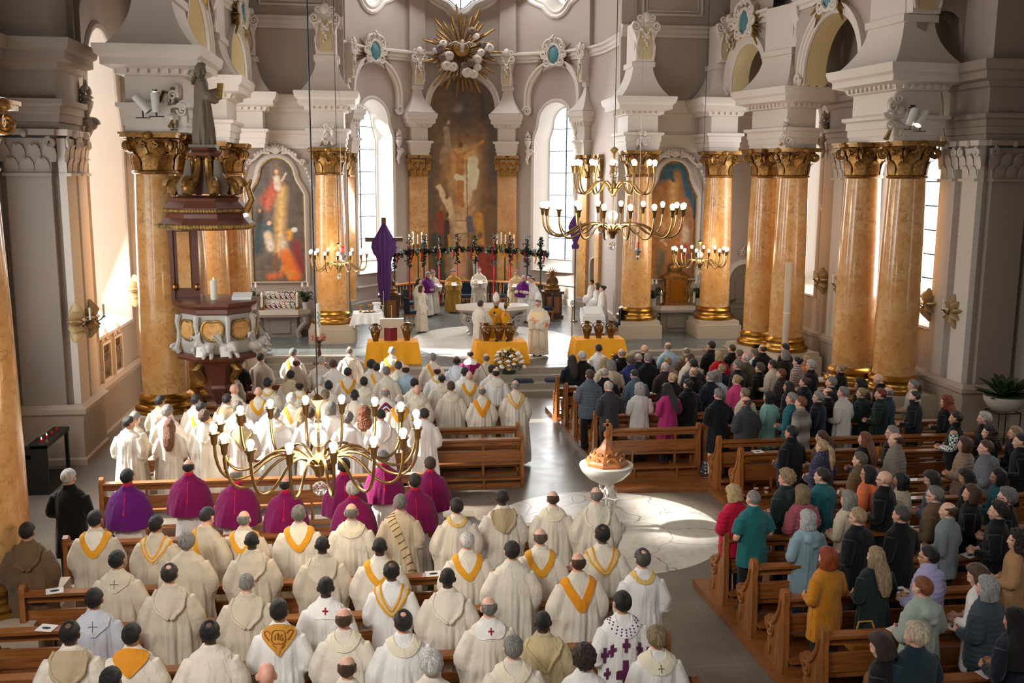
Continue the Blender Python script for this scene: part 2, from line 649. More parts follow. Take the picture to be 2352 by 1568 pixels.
def strip(mb, mp, loop, offs, closed=True):
    """band following an outline: offs = [(outset, depth)...]"""
    n = len(loop)
    rr = []
    for i in range(n):
        a = loop[i - 1] if (i or closed) else loop[i]
        b = loop[(i + 1) % n] if (i < n - 1 or closed) else loop[i]
        tx, tz = b[0] - a[0], b[1] - a[1]
        L = math.hypot(tx, tz) or 1
        nx, nz = tz / L, -tx / L
        rr.append([mp(loop[i][0] + nx * o, loop[i][1] + nz * o, d) for o, d in offs])
    k = len(offs)
    vs = [p for r in rr for p in r]
    fs = []
    for i in range(n if closed else n - 1):
        a, b = i * k, ((i + 1) % n) * k
        fs += [(a + j, b + j, b + j + 1, a + j + 1) for j in range(k - 1)]
    if not closed:
        fs += [tuple(range(k)), tuple((n - 1) * k + j for j in range(k - 1, -1, -1))]
    mb.add(vs, fs)


def arch_loop(uc, hw, z0, z1, inset=.22):
    """baroque window outline, counter-clockwise: straight sides, a curved shoulder, a round head"""
    hr = hw * (1 - inset)
    zs = z1 - hr - hw * .75
    pts = [(uc - hw, z0), (uc + hw, z0), (uc + hw, zs)]
    for i in range(1, 6):
        t = i / 6
        pts.append((uc + hw - (hw - hr) * (t * t * (3 - 2 * t)), zs + hw * .75 * t))
    pts += arc(uc, z1 - hr, hr, 0, 180, 12)
    for i in range(5, 0, -1):
        t = i / 6
        pts.append((uc - hw + (hw - hr) * (t * t * (3 - 2 * t)), zs + hw * .75 * t))
    pts.append((uc - hw, zs))
    return pts


def round_loop(uc, hw, z0, z1):
    return [(uc - hw, z0), (uc + hw, z0)] + arc(uc, z1 - hw, hw, 0, 180, 16)


def scale_loop(lp, s, sz=None, dz=0.0):
    uc = sum(p[0] for p in lp) / len(lp)
    z0, z1 = min(p[1] for p in lp), max(p[1] for p in lp)
    zc = (z0 + z1) / 2
    return [(uc + (u - uc) * s, zc + dz + (z - zc) * (sz or s)) for u, z in lp]


def window(idx, mp, hole, glass, depth, label, bars=(3, 8), bend=False):
    root = struct(thing('window_%d' % idx, label, 'window'))
    mb = MB()
    n = len(hole)
    vs = [mp(u, z, 0) for u, z in hole] + [mp(u, z, depth) for u, z in glass]
    mb.add(vs, [(i, (i + 1) % n, n + (i + 1) % n, n + i) for i in range(n)])
    mb.build('reveal', M['white'], root, angle=25)
    vs, fs = fill2d([glass], [glass[0][0] + (glass[1][0] - glass[0][0]) * i / 6 for i in range(1, 6)] if bend else ())
    o = MB().add([mp(u, z, depth + .02) for u, z in vs], fs).build('pane', M['pane'], root, smooth=False)
    uv = o.data.uv_layers.new(name='uv')
    for lp in o.data.loops:
        uv.data[lp.index].uv = vs[lp.vertex_index]
    mb = MB()
    us, zs = [p[0] for p in glass], [p[1] for p in glass]
    u0, u1, z0, z1 = min(us), max(us), min(zs), max(zs)
    um = (u0 + u1) / 2
    mb.tube([mp(um, z0, depth - .02), mp(um, (z0 + z1) / 2, depth - .02), mp(um, z1 - .03, depth - .02)], .025, 6)
    for i in range(1, bars[1]):
        z = z0 + (z1 - z0) * i / bars[1]
        mb.tube([mp(u0 + .02, z, depth - .02), mp(um, z, depth - .02), mp(u1 - .02, z, depth - .02)], .018, 6)
    mb.build('glazing_bar', M['lead'], root)
    mb = MB()
    strip(mb, mp, glass, [(0, depth - .05), (-.05, depth - .05), (-.05, depth + .02)])
    mb.build('frame', M['whitepaint'], root)
    return root


# ---------------------------------------------------------------- floors and steps
mb = MB().box((-13, -3, -.3), (13, 29.5, 0))
struct(tag(mb.build('floor', M['floor'], smooth=False), 'grey stone tiled floor of the nave', 'floor'))
XO = -.25


def front_y(x):
    t = min(1, max(0, (abs(x - XO + .15) - 3.5) / 1.0))
    return 27.9 - .25 * math.cos(min(1, abs(x - XO) / 3.5) * PI / 2) + 2.1 * t * t * (3 - 2 * t)


xs = [-10.2 + i * 19.95 / 80 for i in range(81)]
for i in range(4):
    mb = MB()
    poly = [(x, front_y(x) - (3 - i) * .36) for x in xs] + [(9.75, 45), (-10.2, 45)]
    n = len(poly)
    mb.add([(x, y, .15 * i) for x, y in poly] + [(x, y, .15 * (i + 1)) for x, y in poly], [(j, (j + 1) % n, n + (j + 1) % n, n + j) for j in range(n)] + [tuple(range(n, 2 * n))])
    struct(mb.build('floor_step', M['step'], angle=30))
poly = [(x, front_y(x) + .42) for x in xs] + [(9.75, 45), (-10.2, 45)]
n = len(poly)
mb = MB().prism(poly, .598, .606, 'xy')
struct(tag(mb.build('floor_chancel', M['slate'], smooth=False), 'dark slate floor of the raised chancel', 'floor'))

# the two pale inlaid stone discs
def mosaic_mat(name, lines, kind):
    t = NT(name)
    v = t.coord()
    n = t.noise(3.0, 8, .7, v, 1.5)
    c = t.ramp(n, [(.3, srgb(196, 190, 178)), (.6, srgb(222, 217, 206))])
    if kind:
        wv = t.n('ShaderNodeTexVoronoi', feature='DISTANCE_TO_EDGE')
        wv.inputs['Scale'].default_value = .85
        nn = t.n('ShaderNodeTexNoise')
        nn.inputs['Scale'].default_value = 1.1
        nn.inputs['Detail'].default_value = 2
        t.l(v, nn.inputs['Vector'])
        ad = t.n('ShaderNodeVectorMath', operation='ADD')
        t.l(v, ad.inputs[0])
        t.l(nn.outputs['Color'], ad.inputs[1])
        t.l(ad.outputs[0], wv.inputs['Vector'])
        c = t.mix(t.ramp(wv.outputs['Distance'], [(0, (1, 1, 1)), (.012, (0, 0, 0))]), c, srgb(112, 106, 98))
    t.l(c, t.b.inputs['Base Color'])
    t.set(Roughness=.32)
    return t.m


M['mosaic'] = mosaic_mat('pale_inlaid_floor', 1, True)
M['mosaic2'] = mosaic_mat('pale_chancel_floor', 1, False)
struct(tag(MB().lathe([(2.05, -.01), (2.05, .005)], 72, (-.05, 16.1)).build('floor_disc', M['mosaic'], smooth=False), 'large white inlaid stone circle around the font', 'floor'))
struct(tag(MB().lathe([(1, .59), (1, .612)], 64, (XO + .1, 32.4), 2.75, 3.5).build('floor_inlay', M['mosaic2'], smooth=False), 'pale stone oval under the altar', 'floor'))

# ---------------------------------------------------------------- outer walls
LW, RW, NL, NR = -10.2, 9.75, -11.3, 10.85
mpL = lambda u, z, d: (LW - d, u, z)
mpR = lambda u, z, d: (RW + d, u, z)
mpNL = lambda u, z, d: (NL - d, u, z)
mpNR = lambda u, z, d: (NR + d, u, z)
TOP = 14.4
winidx = [0]
WLAB = {('L', 0): 'tall arched window nearest the camera in the side wall', ('L', 1): 'tall arched window behind the pulpit column', ('L', 2): 'tall window beyond the pulpit',
        ('R', 0): 'tall window in the near part of the wall beyond the plant', ('R', 1): 'tall window seen between the large paired columns and the wall', ('R', 2): 'tall window above the framed relief'}
for side, mp, mpn, X in (('L', mpL, mpNL, LW), ('R', mpR, mpNR, RW)):
    wall = MB()
    b1 = (23.2, 26.3) if side == 'L' else (23.0, 25.8)
    b2 = (29.7, 32.4) if side == 'L' else (29.8, 32.2)
    zt = 9.3 if side == 'L' else 8.6
    holes = []
    for k, (a, b) in enumerate((b1, b2)):
        h = arch_loop((a + b) / 2, (b - a) / 2, 2.35, zt)
        g = [(u * .72 + (a + b) / 2 * .28 , max(2.75, z - .12)) for u, z in h]
        holes.append(h)
        window(1 + k + (0 if side == 'L' else 3), mp, h, g, .95, WLAB[(side, k + 1)], (2, 9))
    panel(wall, mp, (21.3, 34.4, 0, TOP), holes)
    for h in holes:
        strip(wall, mp, h, [(.0, 0), (.0, -.05), (.10, -.07), (.16, -.02), (.16, 0)])
    struct(tag(wall.build('wall_' + ('left' if side == 'L' else 'right'), M['plaster'], smooth=False), 'grey plaster side wall with tall windows', 'wall'))
    wall = MB()
    wc, wh, wt = (17.9, 2.4, 10.1) if side == 'L' else (16.2, 1.5, 9.2)
    h = arch_loop(wc, wh, 2.4, wt, .1)
    g = [(u * .92 + wc * .08, z) for u, z in h]
    window(3 if side == 'L' else 6, mpn, h, g, .6, WLAB[(side, 0)], (2, 9))
    panel(wall, mpn, (6, 21.3, 0, TOP), [h])
    s = 1 if side == 'L' else -1
    xn, xw = (NL, LW) if side == 'L' else (NR, RW)
    wall.add([(xn, 21.3, 0), (xw, 21.3, 0), (xw, 21.3, TOP), (xn, 21.3, TOP)], [(0, 1, 2, 3)])
    struct(tag(wall.build('wall_near_' + ('left' if side == 'L' else 'right'), M['plaster_shaded'], smooth=False), 'shaded plaster pier and wall of the nave', 'wall'))

# pilasters, capitals, dado and entablature of the outer walls
ENT = [(0, 6.87), (.05, 6.87), (.05, 7.0), (.09, 7.02), (.09, 7.17), (.12, 7.19), (.12, 7.32), (.2, 7.36), (.2, 7.46), (.03, 7.47), (.03, 8.02), (.12, 8.06), (.16, 8.16), (.34, 8.2), (.34, 8.36), (.42, 8.4), (.46, 8.56), (.46, 8.6), (0, 8.66)]
DADO = [(0, 0), (.1, 0), (.1, .12), (.06, .16), (.06, .9), (.08, .95), (.08, 1.05), (.14, 1.1), (.14, 1.2), (.04, 1.28), (0, 1.28)]


def pilaster_cap(mb, frame, hw, z0=6.0, z1=6.87, pr=.16):
    """flat corinthian capital; frame(u, d, z): u across, d out of the wall"""
    H = z1 - z0
    mb.add([frame(u, d, z) for z, w_ in ((z0, hw), (z0 + H * .8, hw * 1.12)) for u, d in ((-w_, 0), (-w_, pr), (w_, pr), (w_, 0))], [(0, 1, 5, 4), (1, 2, 6, 5), (2, 3, 7, 6)])
    for zz in (z0 - .05, z1 - H * .14):
        w_ = hw * (1.06 if zz < z0 else 1.3)
        hh = .06 if zz < z0 else H * .14
        mb.add([frame(u, d, z) for z in (zz, zz + hh) for u, d in ((-w_, 0), (-w_, pr + .08), (w_, pr + .08), (w_, 0))], [(0, 1, 5, 4), (1, 2, 6, 5), (2, 3, 7, 6), (4, 5, 6, 7), (0, 3, 2, 1)])
    k = max(2, int(hw / .13))
    for row, (zb, hh) in enumerate(((z0, H * .36), (z0 + H * .26, H * .4))):
        for i in range(k + row):
            u = (-hw + 2 * hw * (i + .5) / k) if row == 0 else (-hw + 2 * hw * i / k)
            leaf(mb, lambda a, b, c, u=u: frame(u + a, pr + b, c), zb, hh, hw / k * .9)
    for sgn in (-1, 1):
        pts = [frame(sgn * (hw * 1.08) + a, pr + .07, z0 + H * .70 + b) for a, b in spiral(.115 * H / .87, .02, 2.0, 22, PI / 2)]
        mb.tube(pts, [.028] * len(pts), 6)
    mb.ell(frame(0, pr + .1, z1 - H * .1), (.07, .07, .08), 8, 6)


def leaf(mb, fr, z0, h, wd):
    """acanthus leaf bending out at its tip: fr(a across, b out, z)"""
    prof = [(0, .0, .8), (.35, .02, 1.0), (.7, .05, .9), (.92, .10, .62), (1.0, .15, .38), (.9, .18, .15)]
    vs, fs = [], []
    for t, o, w_ in prof:
        for a, q in ((-1, .0), (-.45, .022), (0, .008), (.45, .022), (1, .0)):
            vs.append(fr(a * w_ * wd, (o + q) * h * 1.9, z0 + t * h))
    for i in range(len(prof) - 1):
        for j in range(4):
            a = i * 5 + j
            fs.append((a, a + 1, a + 6, a + 5))
    mb.add(vs, fs)


for side, X, s, xn in (('L', LW, 1, NL), ('R', RW, -1, NR)):
    nm = 'left' if side == 'L' else 'right'
    P = [(21.58, .32), (22.35, .3), (27.1, .3), (28.3, .3)] if side == 'L' else [(21.6, .3), (22.5, .3), (27.0, .3), (28.3, .3)]
    for k, (yc, hw) in enumerate(P):
        mb = MB()
        mb.box((min(X, X + s * .14), yc - hw, 1.2), (max(X, X + s * .14), yc + hw, 6.0))
        fr = lambda u, d, z, yc=yc, X=X, s=s: (X + s * d, yc + u * s, z)
        pilaster_cap(mb, fr, hw)
        struct(mb.build('trim_pilaster', M['white'], angle=30))
    mb = MB()
    mb.box((min(xn, X) + .12, 21.16, 1.2), (max(xn, X) - .12, 21.3, 6.0))
    fr = lambda u, d, z, X=X, s=s, xn=xn: ((X + xn) / 2 + u * s, 21.3 - d, z)
    pilaster_cap(mb, fr, .44)
    struct(mb.build('trim_pilaster', M['plaster_shaded'], angle=30))
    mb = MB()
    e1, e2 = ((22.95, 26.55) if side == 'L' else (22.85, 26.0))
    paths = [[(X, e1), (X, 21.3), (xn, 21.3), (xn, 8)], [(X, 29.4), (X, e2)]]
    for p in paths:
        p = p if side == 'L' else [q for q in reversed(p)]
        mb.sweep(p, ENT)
    struct(mb.build('trim_entablature_' + nm, M['plaster_shaded'], angle=30))
    mb = MB()
    pth = [(X, 34.2), (X, 29.0)] if 0 else None
    full = [(X, 34.4), (X, 28.62), (X + s * .14, 28.62), (X + s * .14, 26.8), (X, 26.8), (X, 22.7), (X + s * .14, 22.7), (X + s * .14, 21.16), (xn, 21.16), (xn, 8)]
    mb.sweep(full if side == 'L' else full[::-1], DADO)
    struct(mb.build('baseboard_' + nm, M['dado'], angle=30))
    # pier part above the entablature: concave foot, dark opening of the side vault
    mb = MB()
    mb.box((min(xn, X) - .2 + (.24 if s < 0 else 0), 21.34, 8.6), (max(xn, X) - (.04 if s > 0 else 0), 22.8, TOP))
    struct(mb.build('wall_pier_' + nm, M['plaster_shaded'], smooth=False))


# ---------------------------------------------------------------- round columns
def column_meshes():
    out = {}
    mb = MB()
    mb.lathe([(.50, 0), (.505, .3), (.5, 1.5), (.475, 3.2), (.43, 4.75)], 40, cap=False)
    out['shaft'] = mb.mesh('shaft', [M['marble']])
    mb = MB()
    mb.lathe([(.66, 0), (.68, .05), (.68, .12), (.64, .17), (.6, .19), (.58, .24), (.585, .3), (.6, .33), (.57, .38), (.535, .41), (.5, .44)], 40)
    out['base'] = mb.mesh('base', [M['goldplain']])
    mb = MB()
    mb.lathe([(.43, 0), (.47, .02), (.48, .05), (.46, .08), (.43, .09), (.43, .4), (.47, .62), (.56, .74)], 32)
    for row, (zb, hh, k, ph) in enumerate(((.09, .34, 8, 0), (.26, .38, 8, .5))):
        for i in range(k):
            a = 2 * PI * (i + ph) / k
            ca, sa = math.cos(a), math.sin(a)
            leaf(mb, lambda x, o, z, ca=ca, sa=sa: (ca * (.43 + o) - sa * x, sa * (.43 + o) + ca * x, z), zb, hh, .16)
    ab = []
    for q in range(4):
        a0 = PI / 4 + q * PI / 2
        for t in range(7):
            a = a0 + (t / 7) * PI / 2
            r = .80 - .24 * math.sin(PI * t / 7)
            ab.append((r * math.cos(a), r * math.sin(a)))
    mb.prism(ab, .76, .82, 'xy')
    mb.prism([(x * 1.05, y * 1.05) for x, y in ab], .82, .87, 'xy')
    for q in range(4):
        a = PI / 4 + q * PI / 2
        ca, sa = math.cos(a), math.sin(a)
        for off in (-.04, .04):
            pts = [(ca * (.60 + x) - sa * off, sa * (.60 + x) + ca * off, .60 + z) for x, z in spiral(.14, .02, 2.1, 26, PI / 2)]
            mb.tube(pts, .034, 6)
        a2 = q * PI / 2
        mb.ell((.56 * math.cos(a2), .56 * math.sin(a2), .8), (.12, .12, .09), 8, 6)
        for sgn in (-1, 1):
            cb, sb = math.cos(a2), math.sin(a2)
            pts = [(cb * .52 - sb * (sgn * .13 + x), sb * .52 + cb * (sgn * .13 + x), .61 + z) for x, z in spiral(.075, .015, 1.6, 16, PI / 2)]
            mb.tube(pts, .022, 5)
    out['capital'] = mb.mesh('capital', [M['gold']], angle=50)
    mb = MB()
    return out


CM = column_meshes()


def inst(name, me, parent=None, loc=(0, 0, 0), rz=0.0):
    o = bpy.data.objects.new(name, me)
    o.location = loc
    o.rotation_euler = (0, 0, rz)
    COL.objects.link(o)
    if parent is not None:
        o.parent = parent
    return o


def column(x, y, z, label, rz=0.0, floor=0.0, pl=.8, group='orange marble columns'):
    c = struct(thing('column', label, 'column', (x, y, 0), rz, group))
    s = inst('shaft', CM['shaft'], c, (0, 0, z + .42))
    s.scale = (1, 1, (6.02 - z - .42) / 4.75)
    inst('base', CM['base'], c, (0, 0, z))
    inst('capital', CM['capital'], c, (0, 0, 6.0))
    MB().box((-pl, -pl, floor), (pl, pl, z - .14)).box((-pl + .06, -pl + .06, z - .14), (pl - .06, pl - .06, z)).build('plinth', M['plinth'], c, smooth=False)
    return c


COLS = [(-8.62, 22.6, .8, 0, 'orange marble column holding the pulpit', 0), (-8.35, 23.9, .8, 0, 'orange column half hidden behind the pulpit', 0),
        (8.76, 22.85, .8, 0, 'front one of the two large orange columns before the oak confessional', .1), (8.2, 23.95, .8, 0, 'rear one of the two large orange columns before the oak confessional', .1),
        (-8.55, 28.7, .8, 0, 'orange column seen through the opening of the pulpit', 0), (-8.15, 29.95, .8, 0, 'orange column between the pulpit and the Nativity-like altar painting', 0),
        (8.42, 28.8, .8, 0, 'front column of the pair with the grey pipe on it', .2), (8.05, 30.0, .8, 0, 'rear column of the pair with the grey pipe on it', .2),
        (7.55, 32.95, 1.2, .6, 'single orange column beside the small arched door', 0), (-5.45, 33.1, 1.2, .6, 'orange column between the pulpit side altar and the apse', 0),
        (4.82, 33.1, 1.2, .6, 'orange column behind the large chandelier', 0), (-8.8, 12.75, .6, 0, 'dim orange column at the very edge of the view', 0)]
COLS[5] = COLS[5][:4] + ('orange column just before the side altar with the photographs', 0)
for x, y, z, f, lb, rz in COLS:
    column(x, y, z, lb, rz, f, .8 if f == 0 else .74)


# ---------------------------------------------------------------- blocks of entablature, concave feet and carved brackets above columns
def ent_block(x, y, hx, hy, rz=0.0, foot=True, bracket=True, mat='white', sc=1.0, swag=True, bz=(9.75, 11.0)):
    t = Matrix.Translation((x, y, 0)) @ Matrix.Rotation(rz, 4, 'Z')
    mb = MB()
    mb.T = t
    rect = [(hx, -hy), (-hx, -hy), (-hx, hy), (hx, hy)]
    mb.sweep(rect, [(0, 6.87), (0, 7.0), (.03, 7.0), (.03, 7.17), (.06, 7.17), (.06, 7.34), (.14, 7.38), (.14, 7.46), (-.04, 7.47), (-.04, 8.0)], True)
    # the path runs clockwise, its left is the outside
    mb.sweep(rect, [(-.04, 8.0), (.06, 8.03), (.12, 8.14), (.34 * sc, 8.2), (.34 * sc, 8.34), (.42 * sc, 8.4), (.46 * sc, 8.54), (.46 * sc, 8.6), (-.1, 8.66)], True)
    for sx, sy, L, ax in ((0, -1, hx, 0), (0, 1, hx, 0), (1, 0, hy, 1), (-1, 0, hy, 1)):     # dentils
        k = max(2, int(L / .09))
        for i in range(k):
            u = -L + 2 * L * (i + .5) / k
            c = (u, sy * (hy + .13), 8.1) if ax == 0 else (sx * (hx + .13), u, 8.1)
            mb.box((c[0] - .035, c[1] - .035, c[2] - .05), (c[0] + .035, c[1] + .035, c[2] + .07))
    if foot:
        pr = []
        for i in range(9):
            q = i / 8
            pr.append((.34 * (1 - q) ** 2.2 - .1 - .12 * q, 8.62 + .95 * q))
        pr += [(-.16, 9.58), (-.16, 9.74), (-.24, 9.76), (-.24, 11.0)]
        mb.sweep(rect, pr, True)
    mb.build('trim_impost', M[mat], angle=28)['kind'] = 'structure'
    if bracket:
        z0, z1 = bz
        H = z1 - z0
        mb = MB([0, 1])
        mb.T = t
        b = hx - .12
        side = [(b * .72, z0), (b * .74, z0 + H * .2), (b * .62, z0 + H * .42), (b * .78, z0 + H * .62), (b * 1.0, z0 + H * .78), (b * 1.04, z0 + H * .9), (b * .9, z0 + H), ]
        poly = side + [(-u, z) for u, z in reversed(side)]
        mb.prism(poly, -hy - .02, -hy + .3)
        mb.k = 1
        mb.prism([(u * .6, z0 + .06 + (z - z0) * .78) for u, z in poly], -hy - .045, -hy)
        mb.k = 0
        for sgn in (-1, 1):
            pts = [(sgn * (b * .78 + a * .9), -hy - .06, z0 + H * .86 + c) for a, c in spiral(.17, .03, 1.7, 22, PI)]
            mb.tube(pts, .035, 6)
            pts = [(sgn * b * (.62 + .1 * math.sin(q * 5)), -hy - .05, z0 + H * (.08 + .66 * q)) for q in [i / 9 for i in range(10)]]
            mb.tube(pts, [.03 + .015 * math.sin(i * 2.1) for i in range(10)], 6)
            for i in range(5):
                a = PI * (.2 + .15 * i)
                mb.ell((sgn * b * .5 * math.cos(a * .8), -hy - .07, z0 + H * .7 + .13 * math.sin(a * 2)), (.05, .04, .07), 8, 6)
        for i in range(6):
            mb.ell((.05 * math.sin(i * 2.2), -hy - .08, z0 + H * (.66 - .07 * i)), (.07 - .008 * i, .05, .055), 8, 6)
        # little crowning cartouche
        mb.ell((0, -hy - .05, z1 + .12), (.14, .08, .17), 10, 8)
        for sgn in (-1, 1):
            pts = [(sgn * (.2 + a), -hy - .05, z1 + .1 + c) for a, c in spiral(.12, .02, 1.5, 18, PI)]
            mb.tube(pts, .03, 6)
        mb.build('trim_bracket', [M['relief'], M['tan']])['kind'] = 'structure'


ent_block(-8.45, 23.0, .62, .95)
ent_block(8.55, 23.25, .62, .95, .1)
ent_block(-8.4, 29.2, .55, .95)
ent_block(8.25, 29.35, .55, .9, .25)
ent_block(7.6, 33.4, .5, .7)
ent_block(-8.0, 33.9, .5, .4)
ent_block(-5.45, 33.5, .55, .75)
ent_block(4.82, 33.5, .55, .75)

# arcades between those blocks: wall panels with round arches, archivolts with scrolls, soffits
def arcade(a, b, hw, ztop, label, scroll=True):
    ax, ay = a
    bx, by = b
    L = math.hypot(bx - ax, by - ay)
    dx, dy = (bx - ax) / L, (by - ay) / L
    s = 1 if ax < 0 else -1
    nx, ny = (-dy * 1, dx * 1)
    if nx * ax < 0:
        nx, ny = -nx, -ny                      # away from the nave
    mp = lambda u, z, d: (ax + dx * u + nx * d, ay + dy * u + ny * d, z)
    lp = [(L / 2 - hw, 8.6), (L / 2 + hw, 8.6)] + arc(L / 2, ztop - hw, hw, 0, 180, 20)
    mb = MB()
    outer = [(0, 8.6), (L / 2 - hw, 8.6)] + list(reversed(arc(L / 2, ztop - hw, hw, 0, 180, 20))) + [(L / 2 + hw, 8.6), (L, 8.6), (L, TOP), (0, TOP)]
    vs, fs = fill2d([outer])
    mb.add([mp(u, z, 0) for u, z in vs], fs)
    mb.add([mp(u, z, .62) for u, z in vs], fs)
    struct(tag(mb.build('wall_arcade', M['plaster'], smooth=False), label, 'wall'))
    lp2 = [(L / 2 + hw, 8.6)] + arc(L / 2, ztop - hw, hw, 0, 180, 20) + [(L / 2 - hw, 8.6)]
    mb = MB()
    strip(mb, mp, lp2, [(0, 0), (0, .62)], False)
    struct(mb.build('trim_soffit', M['tan'], angle=50))
    mb = MB()
    strip(mb, mp, lp2, [(0, .02), (0, -.07), (.08, -.07), (.1, -.11), (.2, -.11), (.22, -.15), (.3, -.15), (.3, 0)], False)
    if scroll:
        for u in (L / 2 - hw - .15, L / 2 + hw + .15):
            sg = 1 if u > L / 2 else -1
            pts = [mp(u + sg * (.06 + c), 8.78 + e, -.14) for c, e in spiral(.2, .03, 1.8, 24, PI if sg > 0 else 0)]
            mb.tube(pts, .05, 6)
            for i in range(3):
                mb.ell(mp(u + sg * .05, 8.78, .1 + .26 * i), (.2, .16, .2), 10, 8)
    struct(mb.build('trim_archivolt', M['white'], angle=40))
    # string course above
    mb = MB()
    p = [mp(0, 0, 0)[:2], mp(L, 0, 0)[:2]]
    cr = (p[1][0] - p[0][0]) * (-nx) * 0
    left = Vector((-(p[1][1] - p[0][1]), p[1][0] - p[0][0]))
    if left.dot(Vector((nx, ny))) > 0:
        p = p[::-1]
    mb.sweep(p, BAND)
    struct(mb.build('trim_string_course', M['white'], angle=30))
    return mp, L


BAND = [(0, 10.72), (.06, 10.72), (.06, 10.82), (.12, 10.86), (.12, 10.98), (.2, 11.02), (.2, 11.1), (0, 11.16)]
ARC = {}
ARC['L1'] = arcade((-8.3, 24.0), (-8.2, 28.3), 1.45, 10.35, 'arched wall above the pulpit columns')
ARC['L2'] = arcade((-8.2, 30.1), (-7.9, 33.6), 1.1, 10.2, 'narrow arched wall before the side altar')
ARC['R1'] = arcade((8.45, 24.2), (8.15, 28.5), 1.45, 10.35, 'arched wall between the two pairs of columns')
ARC['R2'] = arcade((8.1, 30.2), (7.65, 32.8), 1.0, 10.2, 'narrow arched wall next to the single column')
mb = MB()                                                        # side vault behind the arcades, dark
for s, X in ((-1, LW), (1, RW)):
    mb.add([(X, 21.3, 11.0), (X, 34.4, 11.0), (s * 8.0, 34.4, 11.6), (s * 8.0, 21.3, 11.6)], [(0, 1, 2, 3)])
struct(mb.build('ceiling_side_vault', M['plaster_shaded'], smooth=False))

# near upper nave: arch between the near pier and the column, wall and cornice over it
for s, xa, xb in ((-1, -8.45, LW), (1, 8.55, RW)):
    mb = MB()
    mp = lambda u, z, d, s=s, xa=xa: (xa + s * u, 22.5 + d, z)
    L = abs(xb - xa)
    vs, fs = fill2d([[(0, TOP), (0, 8.7), (L * .2, 8.7)] + list(reversed(arc(L * .57, 9.4, L * .37, 0, 180, 12))) + [(L * .94, 8.7), (L, 8.7), (L, TOP)]])
    mb.add([mp(u, z, 0) for u, z in vs], fs)
    mb.add([mp(u, z, .5) for u, z in vs], fs)
    struct(mb.build('wall_arch', M['plaster_shaded'], smooth=False))

# ---------------------------------------------------------------- east walls of the side arms
for nm, x0, x1 in (('left', LW, -4.95), ('right', 4.4, RW)):
    mb = MB().box((x0, 34.4, 0), (x1, 34.7, TOP))
    struct(tag(mb.build('wall_east_' + nm, M['plaster'], smooth=False), 'grey plaster wall behind the side altar', 'wall'))
    mb = MB()
    mb.sweep([(x1 - .3, 34.4), (x0, 34.4)] if 0 else [(x1, 34.4), (x0, 34.4)], [(o * .6, z) for o, z in ENT])
    mb.sweep([(x1, 34.4), (x0, 34.4)], BAND)
    struct(mb.build('trim_entablature_east_' + nm, M['white'], angle=30))
    mb = MB()
    mb.box((x0, 34.3, .6), (x1, 34.4, .78))
    struct(mb.build('baseboard_east_' + nm, M['dadod'], smooth=False))
    mb = MB()                                                    # framed panel high on the wall
    cx_ = (x0 + x1) / 2 + (1.0 if nm == 'left' else -.9)
    lp = [(cx_ - 1.0, 11.5), (cx_ + 1.0, 11.5), (cx_ + 1.0, 13.6), (cx_ - 1.0, 13.6)]
    mpE = lambda u, z, d: (u, 34.4 + d, z)
    strip(mb, mpE, lp, [(0, 0), (0, -.05), (.09, -.05), (.09, 0)])
    strip(mb, mpE, lp, [(-.16, 0), (-.16, -.03), (-.12, -.03), (-.12, 0)])
    struct(mb.build('trim_panel', M['white']))
# the jamb walls that lead from the side walls into the apse
RA, AY, AX = 5.2, 38.4, -.3
ARCL = RA * PI / 2


def apse(u, z, d=0.0):
    """u: length along the apse wall from its middle; d: into the wall"""
    r = RA + d
    if abs(u) <= ARCL:
        t = u / RA
        return (AX + r * math.sin(t), AY + r * math.cos(t), z)
    s = 1 if u > 0 else -1
    return (AX + s * r, AY - (abs(u) - ARCL), z)


UE = ARCL + (AY - 34.3)
WU = R(47) * RA
holes = [round_loop(0, .01, 2, 2.1)]
holes = []
gl = []
for s in (-1, 1):
    h = arch_loop(s * WU, 1.05, 2.05, 9.05)
    holes.append(h)
    gl.append([(s * WU + (u - s * WU) * .74 + s * .02, 2.45 + (z - 2.05) * .925) for u, z in h])
ovals = []
for s in (-1, 0, 1):
    c, zc = s * WU, 13.75
    pts = []
    for i in range(40):
        a = 2 * PI * i / 40
        r = 1.0 + .16 * math.cos(4 * a) + .12 * math.cos(2 * a)
        pts.append((c + 1.05 * r * math.cos(a), zc + .98 * r * math.sin(a)))
    ovals.append(pts)
nich = [round_loop(R(76) * RA, .33, .6, 2.75)]
mb = MB()
panel(mb, apse, (-UE, UE, .6, 16.5), holes + ovals + nich, True)
strip(mb, apse, nich[0], [(0, 0), (0, .5)])
vs, fs = fill2d(nich)
mb.add([apse(u, z, .5) for u, z in vs], fs)
struct(tag(mb.build('wall_apse', M['plaster'], smooth=True, angle=60), 'curved plaster wall of the apse', 'wall'))
for k, s in enumerate((-1, 1)):
    window(7 + k, apse, holes[k], gl[k], .75, ('tall apse window behind the purple-draped crucifix', 'tall apse window behind the large chandelier')[k], (2, 7), True)
OL = ('oval window high above the draped crucifix', 'oval window high above the gilt sunburst', 'oval window high above the font side of the apse')
OL = OL[:2] + ('oval window high above the purple-wrapped pole',)
for k in range(3):
    g = scale_loop(ovals[k], .72)
    window(9 + k, apse, ovals[k], g, .55, OL[k], (2, 3), True)
mb = MB()
for h in holes:
    strip(mb, apse, h, [(.0, 0), (.0, -.05), (.1, -.07), (.16, -.03), (.16, 0)])
for o in ovals:
    strip(mb, apse, o, [(.0, 0), (.0, -.06), (.08, -.1), (.16, -.04), (.26, -.1), (.34, -.06), (.34, 0)])
strip(mb, apse, nich[0], [(.0, 0), (.0, -.03), (.06, -.03), (.06, 0)])
struct(mb.build('trim_window_surround', M['white'], angle=40))
mb = MB()
